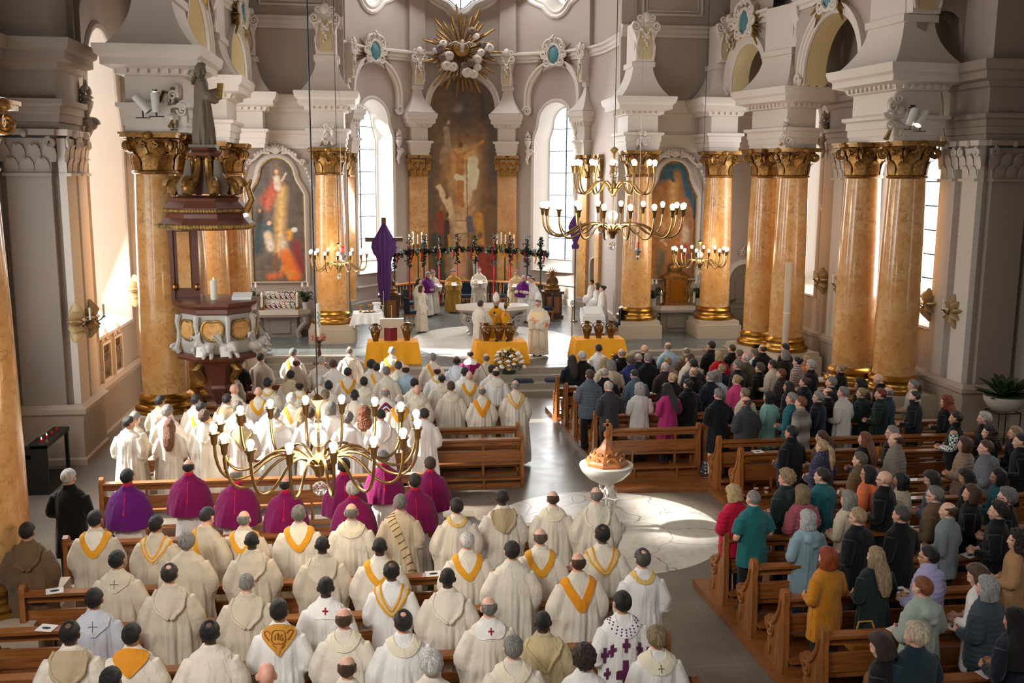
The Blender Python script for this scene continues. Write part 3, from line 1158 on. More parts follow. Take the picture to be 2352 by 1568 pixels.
strip(mb, apse, [(-UE + UE * 2 * i / 80, 0) for i in range(81)], [(10.72 * 0 - z, -o) for o, z in BAND], False)
struct(mb.build('trim_string_course_apse', M['white'], angle=30))
mb = MB()
strip(mb, apse, [(-UE + UE * 2 * i / 80, 0) for i in range(81)], [(-.6, 0), (-.6, -.05), (-.85, -.05), (-.9, 0)], False)
struct(mb.build('baseboard_apse', M['dado'], angle=30))
mb = MB()                                                        # sill of each apse window
for s in (-1, 1):
    lp = [(s * WU - 1.25, 1.98), (s * WU + 1.25, 1.98)]
    strip(mb, apse, [(s * WU - 1.25 + 2.5 * i / 12, 0) for i in range(13)], [(-1.45, 0), (-1.45, -.06), (-1.52, -.06), (-1.52, 0)], False)
struct(mb.build('trim_sill_band', M['white']))


def apse_frame(u0):
    """local frame standing on the apse wall at u0: (a across, d out of the wall, z)"""
    p = Vector(apse(u0, 0, 0))
    q = Vector(apse(u0 + .01, 0, 0)) - p
    q.normalize()
    n = Vector((-q.y, q.x, 0))
    if n.dot(Vector((AX, AY - 2, 0)) - p) < 0:
        n = -n
    return p, q, n


UF, UEE = R(22) * RA, R(67) * RA
for u0, hw in ((-UF, .42), (UF, .42), (-UEE, .3), (UEE, .3), (UEE + 1.35, .24), (-UEE - 1.35, .24)):
    p, q, n = apse_frame(u0)
    fr = lambda a, d, z, p=p, q=q, n=n: (p.x + q.x * a + n.x * d, p.y + q.y * a + n.y * d, z)
    mb = MB()
    mb.add([fr(a, d, z) for z in (.9, 6.0) for a, d in ((-hw, 0), (-hw, .14), (hw, .14), (hw, 0))], [(0, 1, 5, 4), (1, 2, 6, 5), (2, 3, 7, 6)])
    struct(mb.build('trim_marble_pilaster', M['marble'], smooth=False))
    mb = MB()
    pilaster_cap(mb, fr, hw)
    struct(mb.build('trim_gilt_capital', M['gold'], angle=50))
    mb = MB()
    for z0_, z1_, e in ((.6, .9, .1), (.9, 1.05, .06)):
        w_ = hw + e
        mb.add([fr(a, d, z) for z in (z0_, z1_) for a, d in ((-w_, 0), (-w_, .14 + e), (w_, .14 + e), (w_, 0))], [(0, 1, 5, 4), (1, 2, 6, 5), (2, 3, 7, 6), (4, 5, 6, 7)])
    struct(mb.build('trim_pilaster_base', M['dado'], smooth=False))
    ang = math.atan2(q.y, q.x)
    if hw > .25:
        ent_block(p.x + n.x * .06, p.y + n.y * .06, hw, .25, ang, True, True, 'white', .62)
# archivolts with scrolled ends over the apse windows and the altar painting
mb = MB()
for uc, hw, z1 in ((-WU, 1.22, 10.5), (WU, 1.22, 10.5), (0, 1.42, 10.25)):
    lp = [(uc + hw, 8.75)] + arc(uc, z1 - hw, hw, 0, 180, 24) + [(uc - hw, 8.75)]
    strip(mb, apse, lp, [(0, 0), (0, -.12), (.06, -.16), (.14, -.14), (.2, -.2), (.28, -.2), (.28, 0)], False)
    for sg in (-1, 1):
        pts = [apse(uc + sg * (hw + .12 + a), 8.72 + c, -.2) for a, c in spiral(.2, .03, 1.7, 22, PI if sg > 0 else 0)]
        mb.tube(pts, .055, 6)
struct(mb.build('trim_archivolt_apse', M['white'], angle=40))
# broad flat ribs of the half dome
mb = MB()
for u0 in (-UF, UF, -UEE, UEE):
    strip(mb, apse, [(u0 - .38, 11.1), (u0 + .38, 11.1), (u0 + .3, 16.5), (u0 - .3, 16.5)], [(0, 0), (0, -.16)])
    mb.add([apse(u0 + a, z, -.16) for z, w_ in ((11.1, .38), (16.5, .3)) for a in (-w_, 0, w_)], [(0, 1, 4, 3), (1, 2, 5, 4)])
struct(mb.build('trim_rib', M['plaster'], smooth=False))


# cartouches: blue-green oval field, scrolls, gilt leaf sprays
def cartouche(fr, label):
    c = struct(thing('trim_cartouche', label, 'stucco ornament'))
    mb = MB()
    rr = [[fr(.30 * s_ * math.cos(2 * PI * j / 24) * (1 + .12 * math.cos(6 * PI * j / 24)), o, .38 * s_ * math.sin(2 * PI * j / 24)) for j in range(24)] for s_, o in ((1, 0), (1, .08), (.8, .13), (.3, .16), (.01, .165))]
    mb.rings(rr, False)
    mb.build('field', M['teal'], c)
    mb = MB()
    pts = [fr(.34 * math.cos(2 * PI * j / 28), .12, .42 * math.sin(2 * PI * j / 28)) for j in range(29)]
    mb.tube(pts, [.06 + .02 * math.sin(j * 1.7) for j in range(29)], 8)
    for sg in (-1, 1):
        for zc, r0, xo in ((.32, .2, .42), (-.28, .2, .36), (.02, .16, .52)):
            pts = [fr(sg * (xo + a), .14, zc + b) for a, b in spiral(r0, .03, 1.6, 20, PI)]
            mb.tube(pts, .05, 6)
        pts = [fr(sg * (.2 + .3 * math.sin(t)), .16, .45 + .16 * math.cos(t * 1.3)) for t in [i * .3 for i in range(7)]]
        mb.tube(pts, .055, 6)
    for i in range(3):
        mb.ell(fr((i - 1) * .12, .16, .6 + (.1 if i == 1 else 0)), (.09, .07, .11), 8, 6)
    mb.build('scrollwork', M['relief'], c)
    mb = MB()
    for sg in (-1, 1):
        for i in range(7):
            a = -.9 + .28 * i
            L = .62 if i % 2 else .8
            p0, p1 = fr(sg * .3, .04, -.1), fr(sg * (.25 + L * math.cos(a)), .07, -.15 + L * math.sin(a))
            mb.tube([p0, tuple((p0[k] + p1[k]) / 2 for k in range(3)), p1], [.03, .085, .015], 6, flat=.4)
    mb.build('leaf_spray', M['goldleaf'], c)


for u0, lb in ((-WU, 'stucco cartouche with blue shield over the window behind the draped crucifix'), (WU, 'stucco cartouche with blue shield over the window behind the large chandelier')):
    p, q, n = apse_frame(u0)
    cartouche(lambda a, d, z, p=p, q=q, n=n: (p.x + q.x * a + n.x * (d + .1), p.y + q.y * a + n.y * (d + .1), 10.95 + z), lb)
for key, s, lb in (('L1', 1, 'stucco cartouche above the arch over the pulpit'), ('L2', 1, 'stucco cartouche above the narrow arch beyond the pulpit'), ('R1', 1, 'stucco cartouche with blue shield above the larger side arch'), ('R2', 1, 'stucco cartouche with blue shield above the narrower side arch')):
    mp, L = ARC[key]
    cartouche(lambda a, d, z, mp=mp, L=L: mp(L / 2 + a, 10.85 + z, -d - .1), lb)
# dome and nave vault, out of the picture
mb = MB()
mb.box((-14, 6, TOP), (14, 34.4, TOP + .3))
mb.box((-7, 34.4, 16.5), (7, 45, 16.8))
struct(mb.build('ceiling', M['plaster'], smooth=False))
mb = MB()
mb.box((-4.95, 34.4, 13.2), (4.4, 34.7, 16.6))
struct(mb.build('wall_chancel_arch', M['plaster'], smooth=False))
# ================================================================ figures: one continuous body, clothes and hair around it
DG = bpy.context.evaluated_depsgraph_get


def remesh(mb, name, voxel, mats, smooth=4):
    me = mb.mesh(name + '_base', mats, False)
    o = bpy.data.objects.new('tmp', me)
    COL.objects.link(o)
    m = o.modifiers.new('r', 'REMESH')
    m.mode = 'VOXEL'
    m.voxel_size = voxel
    m = o.modifiers.new('s', 'SMOOTH')
    m.factor = .5
    m.iterations = smooth
    dg = DG()
    dg.update()
    out = bpy.data.meshes.new_from_object(o.evaluated_get(dg))
    out.name = name
    bpy.data.objects.remove(o)
    bpy.data.meshes.remove(me)
    out.materials.clear()
    for q in mats:
        out.materials.append(q)
    out.shade_smooth()
    return out


def coords(me):
    a = np.empty(len(me.vertices) * 3, np.float32)
    me.vertices.foreach_get('co', a)
    return a.reshape(-1, 3)


def setcoords(me, a):
    me.vertices.foreach_set('co', a.astype(np.float32).ravel())
    me.update()


PIV = Vector((0, .0, 1.50))
HEADS = {'f': (0, -6), 'd': (0, -26), 'l': (38, -6), 'r': (-32, -8)}
ARMS = {'fold': (((.27, -.04, 1.12), (.085, .22, 1.06)), ((-.27, -.04, 1.12), (-.085, .22, 1.06))),
        'book': (((.26, .04, 1.10), (.12, .34, 1.16)), ((-.26, .04, 1.10), (-.12, .34, 1.16))),
        'down': (((.27, -.03, 1.10), (.26, .10, .86)), ((-.27, -.03, 1.10), (-.26, .10, .86))),
        'crozier': (((.28, .02, 1.12), (.08, .25, 1.28)), ((-.3, .0, 1.14), (-.28, .28, 1.30))),
        'offer': (((.27, .1, 1.12), (.2, .42, 1.16)), ((-.27, .1, 1.12), (-.1, .44, 1.12))),
        'chin': (((.24, .05, 1.14), (.06, .2, 1.42)), ((-.25, .02, 1.12), (.05, .22, 1.14)))}


def headM(h):
    y, p = HEADS[h]
    return Matrix.Translation(PIV) @ Matrix.Rotation(R(y), 4, 'Z') @ Matrix.Rotation(R(p), 4, 'X')


def limb(mb, pts, rad, n=12):
    P = [Vector(p) for p in pts]
    out, rr = [], []
    for i in range(len(P) - 1):
        for k in range(6):
            out.append(P[i].lerp(P[i + 1], k / 6))
            rr.append(rad[i] + (rad[i + 1] - rad[i]) * k / 6)
    out.append(P[-1])
    rr.append(rad[-1])
    for _ in range(2):
        out = [out[0]] + [(out[i - 1] + out[i] * 2 + out[i + 1]) / 4 for i in range(1, len(out) - 1)] + [out[-1]]
    mb.tube(out, rr, n)


def loft(mb, rows, n=28):
    mb.rings([[((r[3] if len(r) > 3 else 0) * 0 + r[1] * math.cos(2 * PI * j / n), (r[3] if len(r) > 3 else 0) + r[2] * math.sin(2 * PI * j / n), r[0]) for j in range(n)] for r in rows])


def hand(mb, wrist, elbow, sgn, curl=1.0):
    w_, e = Vector(wrist), Vector(elbow)
    d = (w_ - e).normalized()
    inn = Vector((-sgn, .25, .1))
    inn = (inn - d * inn.dot(d)).normalized()
    up = d.cross(inn)
    if up.z < 0:
        up = -up
    c = w_ + d * .05
    mb.tube([tuple(w_), tuple(w_ + d * .035), tuple(w_ + d * .075), tuple(w_ + d * .092)], [.026, .036, .038, .03], 10, flat=.75)
    for i in range(4):
        o = up * (.028 - .019 * i)
        L = (.07, .08, .076, .06)[i]
        b = w_ + d * .085 + o
        m = b + d * L * .5 + inn * .012 * curl
        t = m + d * L * .25 * (1.2 - curl) + inn * L * .55 * curl
        mb.tube([tuple(b - d * .02), tuple(b), tuple(m), tuple(t)], [.0115, .0115, .0105, .009], 7)
    b = w_ + d * .03 + up * .03
    mb.tube([tuple(b), tuple(b + up * .022 + d * .03 + inn * .01), tuple(b + up * .025 + d * .06 + inn * .022)], [.014, .0125, .0105], 7)


def body_mesh(arms='fold', head='f'):
    mb = MB()
    loft(mb, [(.86, .15, .11), (.95, .17, .12), (1.05, .152, .108), (1.2, .165, .118), (1.33, .19, .12), (1.41, .165, .09), (1.455, .085, .065), (1.475, .06, .058)])
    mb.ell((.145, -.005, 1.375), (.055, .055, .05))
    mb.ell((-.145, -.005, 1.375), (.055, .055, .05))
    for s in (1, -1):
        limb(mb, [(s * .09, 0, .92), (s * .1, .012, .5), (s * .1, -.015, .1)], [.092, .06, .042])
        mb.ell((s * .1, .05, .04), (.042, .125, .04))
    for s, (e, w_) in ((1, ARMS[arms][0]), (-1, ARMS[arms][1])):
        limb(mb, [(s * .16, -.005, 1.37), e, w_], [.046, .042, .03])
        hand(mb, w_, e, s)
    limb(mb, [(0, -.02, 1.42), (0, -.008, 1.5), tuple(headM(head) @ Vector((0, .005, .06)))], [.07, .058, .055])
    mb.T = headM(head)
    z = .135
    mb.ell((0, -.008, z + .018), (.076, .094, .096), 20, 14)
    mb.rings([[(rx * math.cos(2 * PI * j / 18), cy_ + ry * math.sin(2 * PI * j / 18), z + zz) for j in range(18)] for zz, rx, ry, cy_ in ((-.118, .022, .026, .066), (-.1, .042, .045, .05), (-.07, .056, .064, .034), (-.03, .066, .074, .026), (.03, .07, .08, .016))])
    mb.rings([[(rx * math.cos(2 * PI * j / 10), y + ry * math.sin(2 * PI * j / 10), z + zz) for j in range(10)] for zz, rx, ry, y in ((-.05, .017, .012, .1), (-.04, .019, .02, .104), (-.02, .012, .016, .1), (.008, .008, .012, .092))])
    mb.ell((0, .082, z + .022), (.05, .016, .01), 14, 8)
    mb.ell((0, .093, z - .072), (.023, .011, .006), 12, 8)
    mb.ell((0, .092, z - .083), (.02, .011, .006), 12, 8)
    mb.ell((0, .082, z - .108), (.022, .016, .014), 12, 8)
    for s in (-1, 1):
        mb.ell((s * .045, .065, z - .035), (.022, .025, .022), 10, 8)
        mb.ell((s * .032, .08, z), (.014, .012, .008), 10, 8)
        mb.ell((s * .079, -.004, z - .014), (.012, .022, .035), 10, 8)
        mb.ell((s * .088, -.014, z - .006), (.007, .019, .028), 10, 8)
    mb.T = Matrix.Identity(4)
    me = remesh(mb, 'body', .0085, [M['skin']], 3)
    co = coords(me)
    H = headM(head).inverted()
    H3 = np.array(H.to_3x3())
    L = co @ H3.T + np.array(H.translation)
    mk = np.zeros((len(co), 4), np.float32)
    mk[:, 3] = 1
    zz = L[:, 2] - z
    lip = (np.abs(L[:, 0]) < .026) & (np.abs(zz + .077) < .011) & (L[:, 1] > .088)
    mk[lip, 0] = 1
    for s in (-1, 1):
        dx = np.abs(L[:, 0] - s * .032)
        eye = (dx < .013) & (np.abs(zz) < .006) & (L[:, 1] > .07)
        mk[eye, 2] = 1
        mk[eye & (dx < .006), 1] = 1
        brow = (dx < .02) & (np.abs(zz - .023 + dx * .15) < .005) & (L[:, 1] > .06)
        mk[brow, 1] = .6
    shoe = co[:, 2] < .085
    mk[shoe, 1] = 1
    at = me.color_attributes.new('mark', 'FLOAT_COLOR', 'POINT')
    at.data.foreach_set('color', mk.ravel())
    return me


BODY = {}


def body(arms='fold', head='f'):
    if (arms, head) not in BODY:
        BODY[(arms, head)] = body_mesh(arms, head)
    return BODY[(arms, head)]


# ---------------------------------------------------------------- clothes
def sleeve(mb, arms, rad, short=False, drop=0.0):
    for s, (e, w_) in ((1, ARMS[arms][0]), (-1, ARMS[arms][1])):
        e, w_ = Vector(e), Vector(w_)
        sh = Vector((s * .175, -.005, 1.375))
        if short:
            limb(mb, [sh, sh.lerp(e, .75)], [rad[0], rad[1]])
            continue
        end = e.lerp(w_, .9)
        limb(mb, [sh, e, end], rad)
        if drop:
            limb(mb, [e + Vector((0, 0, -.02)), end + Vector((0, 0, -drop))], [rad[1] * .95, rad[2] * .8])
            limb(mb, [end, end + Vector((0, .01, -drop))], [rad[2], rad[2] * .7])


TORSO = [(1.35, .215, .14), (1.43, .19, .118), (1.485, .11, .09), (1.545, .072, .072)]
GAR = {
    'ch': dict(rows=[(.05, .31, .22), (.45, .30, .21), (.8, .29, .2), (1.05, .285, .195), (1.22, .255, .17)] + TORSO, slv=(.085, .115, .14), drop=.22, fold=.036, f0=1.32, wing=True),
    'al': dict(rows=[(.05, .29, .22), (.45, .265, .2), (.8, .235, .18), (1.05, .215, .155), (1.22, .21, .145)] + TORSO, slv=(.08, .09, .11), drop=.14, fold=.03, f0=1.28),
    'mz': dict(rows=[(.94, .335, .28), (1.08, .335, .26), (1.2, .312, .23), (1.32, .27, .18), (1.41, .22, .135), (1.475, .12, .095), (1.54, .068, .068)], slv=None, fold=.016, f0=1.4, k=9),
    'su': dict(rows=[(.76, .205, .15), (.9, .195, .145), (1.05, .18, .135), (1.22, .198, .14)] + TORSO, slv=(.08, .064, .05), fold=.01, f0=1.2),
    'ct': dict(rows=[(.52, .225, .175), (.7, .218, .165), (.9, .205, .155), (1.05, .19, .145), (1.22, .2, .145)] + TORSO, slv=(.084, .068, .052), fold=.013, f0=1.2),
    'sw': dict(rows=[(.58, .235, .175), (.75, .235, .175), (.95, .225, .165), (1.1, .21, .155), (1.24, .21, .15)] + TORSO, slv=(.085, .074, .054), fold=.007, f0=1.2),
    'rc': dict(rows=[(.62, .25, .19), (.8, .24, .18), (.98, .22, .165), (1.1, .215, .16), (1.24, .215, .155)] + TORSO, slv=(.085, .074, .058), fold=.012, f0=1.25, hood=True),
    'pf': dict(rows=[(.72, .215, .165), (.8, .23, .175), (1.0, .222, .168), (1.15, .222, .165), (1.27, .222, .158)] + TORSO, slv=(.09, .078, .062), fold=0, f0=1.2, quilt=.011),
    'vest': dict(rows=[(.78, .21, .16), (.95, .215, .16), (1.15, .21, .155), (1.27, .205, .15), (1.38, .165, .12), (1.44, .12, .09), (1.48, .075, .07)], slv=None, fold=0, f0=1.2, quilt=.008),
    'sh': dict(rows=[(.74, .205, .15), (.9, .2, .145), (1.05, .185, .135), (1.22, .192, .135)] + TORSO, slv=(.078, .07, .05), fold=.01, f0=1.2),
    'ts': dict(rows=[(.72, .215, .155), (.9, .205, .15), (1.05, .19, .14), (1.22, .195, .138)] + TORSO, slv=(.08, .08, .072), fold=.009, f0=1.2, short=True),
    'skirt': dict(rows=[(.05, .27, .21), (.45, .235, .185), (.75, .21, .165), (1.0, .175, .135)], slv=None, fold=.02, f0=.95),
    'cuffs': dict(rows=None, slv=(.07, .068, .06), fold=0, f0=1, cuff=True),
    'sleeves': dict(rows=None, slv=(.08, .068, .052), fold=0, f0=1),
}
GMESH = {}


def garment(kind, arms='fold', mat='cloth'):
    key = (kind, arms, mat)
    if key in GMESH:
        return GMESH[key]
    g = GAR[kind]
    mb = MB()
    if g['rows']:
        loft(mb, g['rows'], 36)
    if g.get('wing'):
        # the cloth hanging from the bent arms
        for s, (e, w_) in ((1, ARMS[arms][0]), (-1, ARMS[arms][1])):
            e, w_ = Vector(e), Vector(w_)
            q = e.lerp(w_, .35)
            limb(mb, [(s * .2, -.02, 1.32), (e.x, e.y, e.z), (q.x * .98, q.y - .02, .86), (q.x * .8, q.y - .06, .66)], [.09, .1, .085, .03])
    if g['slv']:
        if g.get('cuff'):
            for e, w_ in ARMS[arms]:
                limb(mb, [Vector(e).lerp(Vector(w_), t_) for t_ in (.15, .5, .92)], g['slv'])
        else:
            sleeve(mb, arms, g['slv'], g.get('short'), g.get('drop', 0))
    if g.get('hood'):
        mb.ell((0, -.13, 1.40), (.13, .06, .09))
        mb.ell((0, -.1, 1.46), (.11, .06, .05))
        mb.ell((0, -.15, 1.33), (.07, .045, .06))
    if kind in ('su', 'ct', 'pf', 'vest', 'sh', 'ts'):
        mb.lathe([(.074, 1.49), (.078, 1.53), (.074, 1.57 if kind in ('pf', 'vest') else 1.55)], 20, (0, -.005))
    vox = .0155 if kind in ('ch', 'al', 'skirt') else .0125
    me = remesh(mb, {'ch': 'chasuble', 'al': 'alb', 'mz': 'cape', 'skirt': 'robe_skirt', 'su': 'suit_jacket', 'ct': 'coat', 'pf': 'padded_jacket'}.get(kind, 'garment'), vox, [M[mat]], 5)
    co = coords(me)
    if g['fold']:
        ph = (sum(map(ord, kind + arms)) % 7)
        k = g.get('k', 8)
        t = np.clip((g['f0'] - co[:, 2]) / max(.3, g['f0'] - .05), 0, 1) ** .8
        a = np.arctan2(co[:, 1], co[:, 0])
        w1 = np.sin(k * a + ph + 1.3 * np.sin(a * 2) + co[:, 2] * 1.1) + .5 * np.sin((k * 2 + 1) * a - co[:, 2] * 2.0 + ph * 2) + .3 * np.sin(5 * a + 4 * co[:, 2])
        r = np.hypot(co[:, 0], co[:, 1]) + 1e-6
        d = g['fold'] * t * w1
        co[:, 0] += co[:, 0] / r * d
        co[:, 1] += co[:, 1] / r * d
        nz = np.array([mnoise.noise(Vector((x * 7, y * 7, z_ * 5))) for x, y, z_ in co]) * .02
        co[:, 1] += nz * np.sign(co[:, 1])
    if g.get('quilt'):
        q = g['quilt']
        nrm = np.empty(len(co) * 3, np.float32)
        me.vertices.foreach_get('normal', nrm)
        nrm = nrm.reshape(-1, 3)
        wv = np.abs(np.sin(co[:, 2] * PI / .062 + .6 * np.sin(co[:, 0] * 9))) ** .6 - .55
        co += nrm * (wv * q)[:, None]
    setcoords(me, co)
    GMESH[key] = me
    return me


def trousers_mesh():
    mb = MB()
    loft(mb, [(.82, .17, .125), (.95, .175, .13), (1.02, .16, .12)])
    for s in (1, -1):
        limb(mb, [(s * .088, 0, .9), (s * .1, .015, .5), (s * .1, -.01, .07)], [.1, .075, .068])
    return remesh(mb, 'trousers', .013, [M['cloth']], 3)


# ---------------------------------------------------------------- hair
def smooth(a, b, x):
    t = min(1, max(0, (x - a) / (b - a)))
    return t * t * (3 - 2 * t)


HMESH = {}


def hair_mesh(kind):
    if kind in HMESH:
        return HMESH[kind]
    bm = bmesh.new()
    bmesh.ops.create_icosphere(bm, subdivisions=4, radius=1)
    C = Vector((0, -.008, .153))
    big = kind in ('curly', 'longcurly')
    for v in bm.verts:
        d = v.co.normalized()
        rh = 1 / math.sqrt((d.x / .076) ** 2 + (d.y / .094) ** 2 + (d.z / .096) ** 2)
        t = -d.y * .9 + d.z * .75 + .1 + .14 * mnoise.noise(d * 7)
        m = smooth(-.03, .12, t)
        th = {'crop': .007, 'short': .019, 'full': .03, 'ring': .014, 'recede': .018, 'spot': .018, 'bob': .037, 'bobfluffy': .042, 'long': .024, 'longstraight': .022, 'longcurly': .045, 'ponytail': .016, 'bun': .017, 'curly': .034, 'veil': .03}[kind]
        if kind == 'veil':
            m = smooth(-.35, -.15, t)
        if kind in ('crop', 'short', 'ring', 'spot', 'recede'):
            m *= smooth(-.95, -.72, d.z + (.0 if d.y < 0 else .3)) if kind != 'crop' else smooth(-.8, -.6, d.z)
        if kind in ('crop', 'short', 'ring', 'spot', 'recede', 'bun', 'ponytail'):
            m *= 1 - smooth(.80, .93, abs(d.x)) * smooth(.12, -.05, d.z) * (1 if d.y > -.42 else 0)
        if kind == 'ring':
            m *= 1 - smooth(.16, .42, d.z + .1 * d.y + .1 * mnoise.noise(d * 5))
        if kind == 'spot':
            m *= 1 - smooth(.86, .98, d.dot(Vector((0, -.5, .866))))
        if kind == 'recede':
            m *= 1 - smooth(.45, .75, d.z * .55 + d.y * .85) * smooth(-.1, .1, d.z)
        nz = mnoise.noise(d * (9 if big else 4)) * (.5 if big else .22) + mnoise.noise(d * 22) * (.25 if big else .1)
        r = rh * (.955 + .0 * m) + m * (th * (1 + nz) + rh * .045)
        if kind in ('bob', 'bobfluffy', 'long', 'longstraight', 'longcurly', 'veil') and d.z < .1:
            low = smooth(.1, -.25, d.z) * smooth(.42, .12, d.y)
            end = {'bob': .155, 'bobfluffy': .14}.get(kind, .19) + .012 * mnoise.noise(d * 12)
            tgt = min(end / max(.2, -d.z), .185 if kind != 'longcurly' else .2)
            side = .116 if kind != 'bobfluffy' else .122
            hx = min(tgt, side / max(.05, math.hypot(d.x, d.y)))
            r = max(r, r + (hx - r) * low)
        v.co = C + d * r
    mb = MB()
    mb.v = [tuple(v.co) for v in bm.verts]
    bm.verts.index_update()
    mb.f = [tuple(v.index for v in f.verts) for f in bm.faces]
    mb.mi = [0] * len(mb.f)
    bm.free()
    ext = []
    if kind in ('long', 'longstraight', 'longcurly'):
        wd = {'long': .075, 'longstraight': .1, 'longcurly': .135}[kind]
        L = {'long': .42, 'longstraight': .34, 'longcurly': .2}[kind]
        mb.rings([[(w_ * math.cos(2 * PI * j / 20) * (1 + .1 * math.sin(j * 3)), -.075 - o + t_ * math.sin(2 * PI * j / 20), z) for j in range(20)] for w_, t_, o, z in ((.07, .05, 0, .12), (wd, .055, .02, .02), (wd * 1.08, .05, .055, -.1), (wd * .95, .04, .075, -L * .7), (wd * .5, .02, .08, -L))])
    elif kind == 'ponytail':
        mb.ell((0, -.105, .16), (.03, .03, .03))
        limb(mb, [(0, -.11, .16), (0, -.17, .1), (0, -.175, -.08), (0, -.16, -.25)], [.026, .045, .05, .015])
    elif kind == 'bun':
        mb.ell((0, -.118, .185), (.05, .042, .048))
        mb.ell((.02, -.135, .165), (.03, .03, .03))
    elif kind == 'veil':
        mb.rings([[(w_ * math.cos(2 * PI * j / 20), -.06 + t_ * math.sin(2 * PI * j / 20), z) for j in range(20)] for w_, t_, z in ((.08, .07, .16), (.13, .1, .02), (.2, .13, -.1), (.22, .14, -.3))])
    if kind in ('long', 'longstraight', 'longcurly', 'ponytail', 'bun', 'veil'):
        me = remesh(mb, 'hair', .009, [M['hair'] if kind != 'veil' else M['cloth']], 1)
        if kind == 'longcurly':
            co = coords(me)
            nrm = np.empty(len(co) * 3, np.float32)
            me.vertices.foreach_get('normal', nrm)
            co += nrm.reshape(-1, 3) * (np.array([mnoise.noise(Vector(c) * 42) for c in co]) * .016)[:, None]
            setcoords(me, co)
    else:
        me = mb.mesh('hair', [M['hair']])
    HMESH[kind] = me
    return me


def glasses_mesh():
    mb = MB()
    z = .135
    for s in (-1, 1):
        mb.tube([(s * .034 + .023 * math.cos(2 * PI * j / 14), .103, z + .018 * math.sin(2 * PI * j / 14)) for j in range(15)], .0028, 5)
        mb.tube([(s * .057, .1, z + .006), (s * .083, .05, z + .006), (s * .086, -.02, z)], .003, 5)
    mb.tube([(-.011, .104, z + .004), (.011, .104, z + .004)], .0028, 5)
    return mb.mesh('glasses', [M['glassframe']])


GLASSES = glasses_mesh()
TROUS = trousers_mesh()
BEARD = MB().rings([[(rx * math.cos(2 * PI * j / 18), cy_ + ry * math.sin(2 * PI * j / 18), .135 + zz) for j in range(18)] for zz, rx, ry, cy_ in ((-.16, .012, .016, .06), (-.135, .045, .042, .05), (-.1, .06, .058, .042), (-.06, .069, .07, .03), (-.045, .06, .06, .02))]).mesh('beard', [M['hair']])

# ---------------------------------------------------------------- bands, hoods and emblems lying on the back of a robe
SX = Vector((0, .71, .704)).normalized()
DX = Vector((0, .704, -.71)).normalized()
BVH = {}


def back_hit(me, x, s):
    if me.name not in BVH:
        BVH[me.name] = BVHTree.FromPolygons([v.co for v in me.vertices], [p.vertices for p in me.polygons])
    o = Vector((0, 0, 1.4)) + Vector((x, 0, 0)) + SX * s - DX * 2
    h = BVH[me.name].ray_cast(o, DX)
    if h[0] is None:
        n = BVH[me.name].find_nearest(Vector((0, 0, 1.4)) + Vector((x, 0, 0)) + SX * s)
        return n[0], n[1]
    return h[0], h[1]


def catm(pts, n):
    out = []
    P = [pts[0]] + list(pts) + [pts[-1]]
    m = len(pts) - 1
    for i in range(n + 1):
        u = i / n * m
        k = min(int(u), m - 1)
        t = u - k
        a, b, c, d = P[k], P[k + 1], P[k + 2], P[k + 3]
        out.append(tuple(.5 * (2 * b[j] + (c[j] - a[j]) * t + (2 * a[j] - 5 * b[j] + 4 * c[j] - d[j]) * t * t + (3 * b[j] - a[j] - 3 * c[j] + d[j]) * t ** 3) for j in (0, 1)))
    return out


def band(mb, me, pts, hw, off=.012, n=26, sharp=False):
    if sharp:
        c = []
        for i in range(len(pts) - 1):
            c += [(pts[i][0] + (pts[i + 1][0] - pts[i][0]) * k / 8, pts[i][1] + (pts[i + 1][1] - pts[i][1]) * k / 8) for k in range(8)]
        c.append(pts[-1])
    else:
        c = catm(pts, n)
    rr = []
    for i, (x, s) in enumerate(c):
        a, b = c[max(0, i - 1)], c[min(len(c) - 1, i + 1)]
        tx, ts = b[0] - a[0], b[1] - a[1]
        L = math.hypot(tx, ts) or 1
        nx, ns = -ts / L, tx / L
        row = []
        for q, o in ((-1, .0), (-.94, off), (-.3, off * 1.15), (.3, off * 1.15), (.94, off), (1, 0)):
            h, nn = back_hit(me, x + nx * q * hw, s + ns * q * hw)
            row.append(tuple(h + nn * o))
        rr.append(row)
    k = 6
    mb.add([p for r in rr for p in r], [(i * k + j, i * k + j + 1, i * k + k + j + 1, i * k + k + j) for i in range(len(rr) - 1) for j in range(k - 1)] + [tuple(range(k - 1, -1, -1)), tuple((len(rr) - 1) * k + j for j in range(k))])


def flap(mb, me, half, off=.016, n=14):
    """filled shape: half = [(s, half width)...] from the neck down"""
    rr = []
    S = [half[0][0] + (half[-1][0] - half[0][0]) * i / n for i in range(n + 1)]
    for s in S:
        for k in range(len(half) - 1):
            if half[k][0] >= s >= half[k + 1][0] - 1e-6:
                t = (half[k][0] - s) / (half[k][0] - half[k + 1][0])
                w_ = half[k][1] + (half[k + 1][1] - half[k][1]) * t
                break
        row = []
        for q in [-1, -.97, -.8, -.55, -.3, -.1, .1, .3, .55, .8, .97, 1]:
            h, nn = back_hit(me, q * max(w_, .004), s)
            row.append(tuple(h + nn * (0 if abs(q) == 1 else off * (1 + .25 * math.cos(q * 5) * (1 if s < half[0][0] - .02 else 0)))))
        rr.append(row)
    k = 12
    mb.add([p for r in rr for p in r], [(i * k + j, i * k + j + 1, i * k + k + j + 1, i * k + k + j) for i in range(len(rr) - 1) for j in range(k - 1)] + [tuple((len(rr) - 1) * k + j for j in range(k))])
    # close the lower edge against the cloth
    low = [back_hit(me, q * max(half[-1][1], .004), half[-1][0] - .006)[0] for q in (-1, 1)]


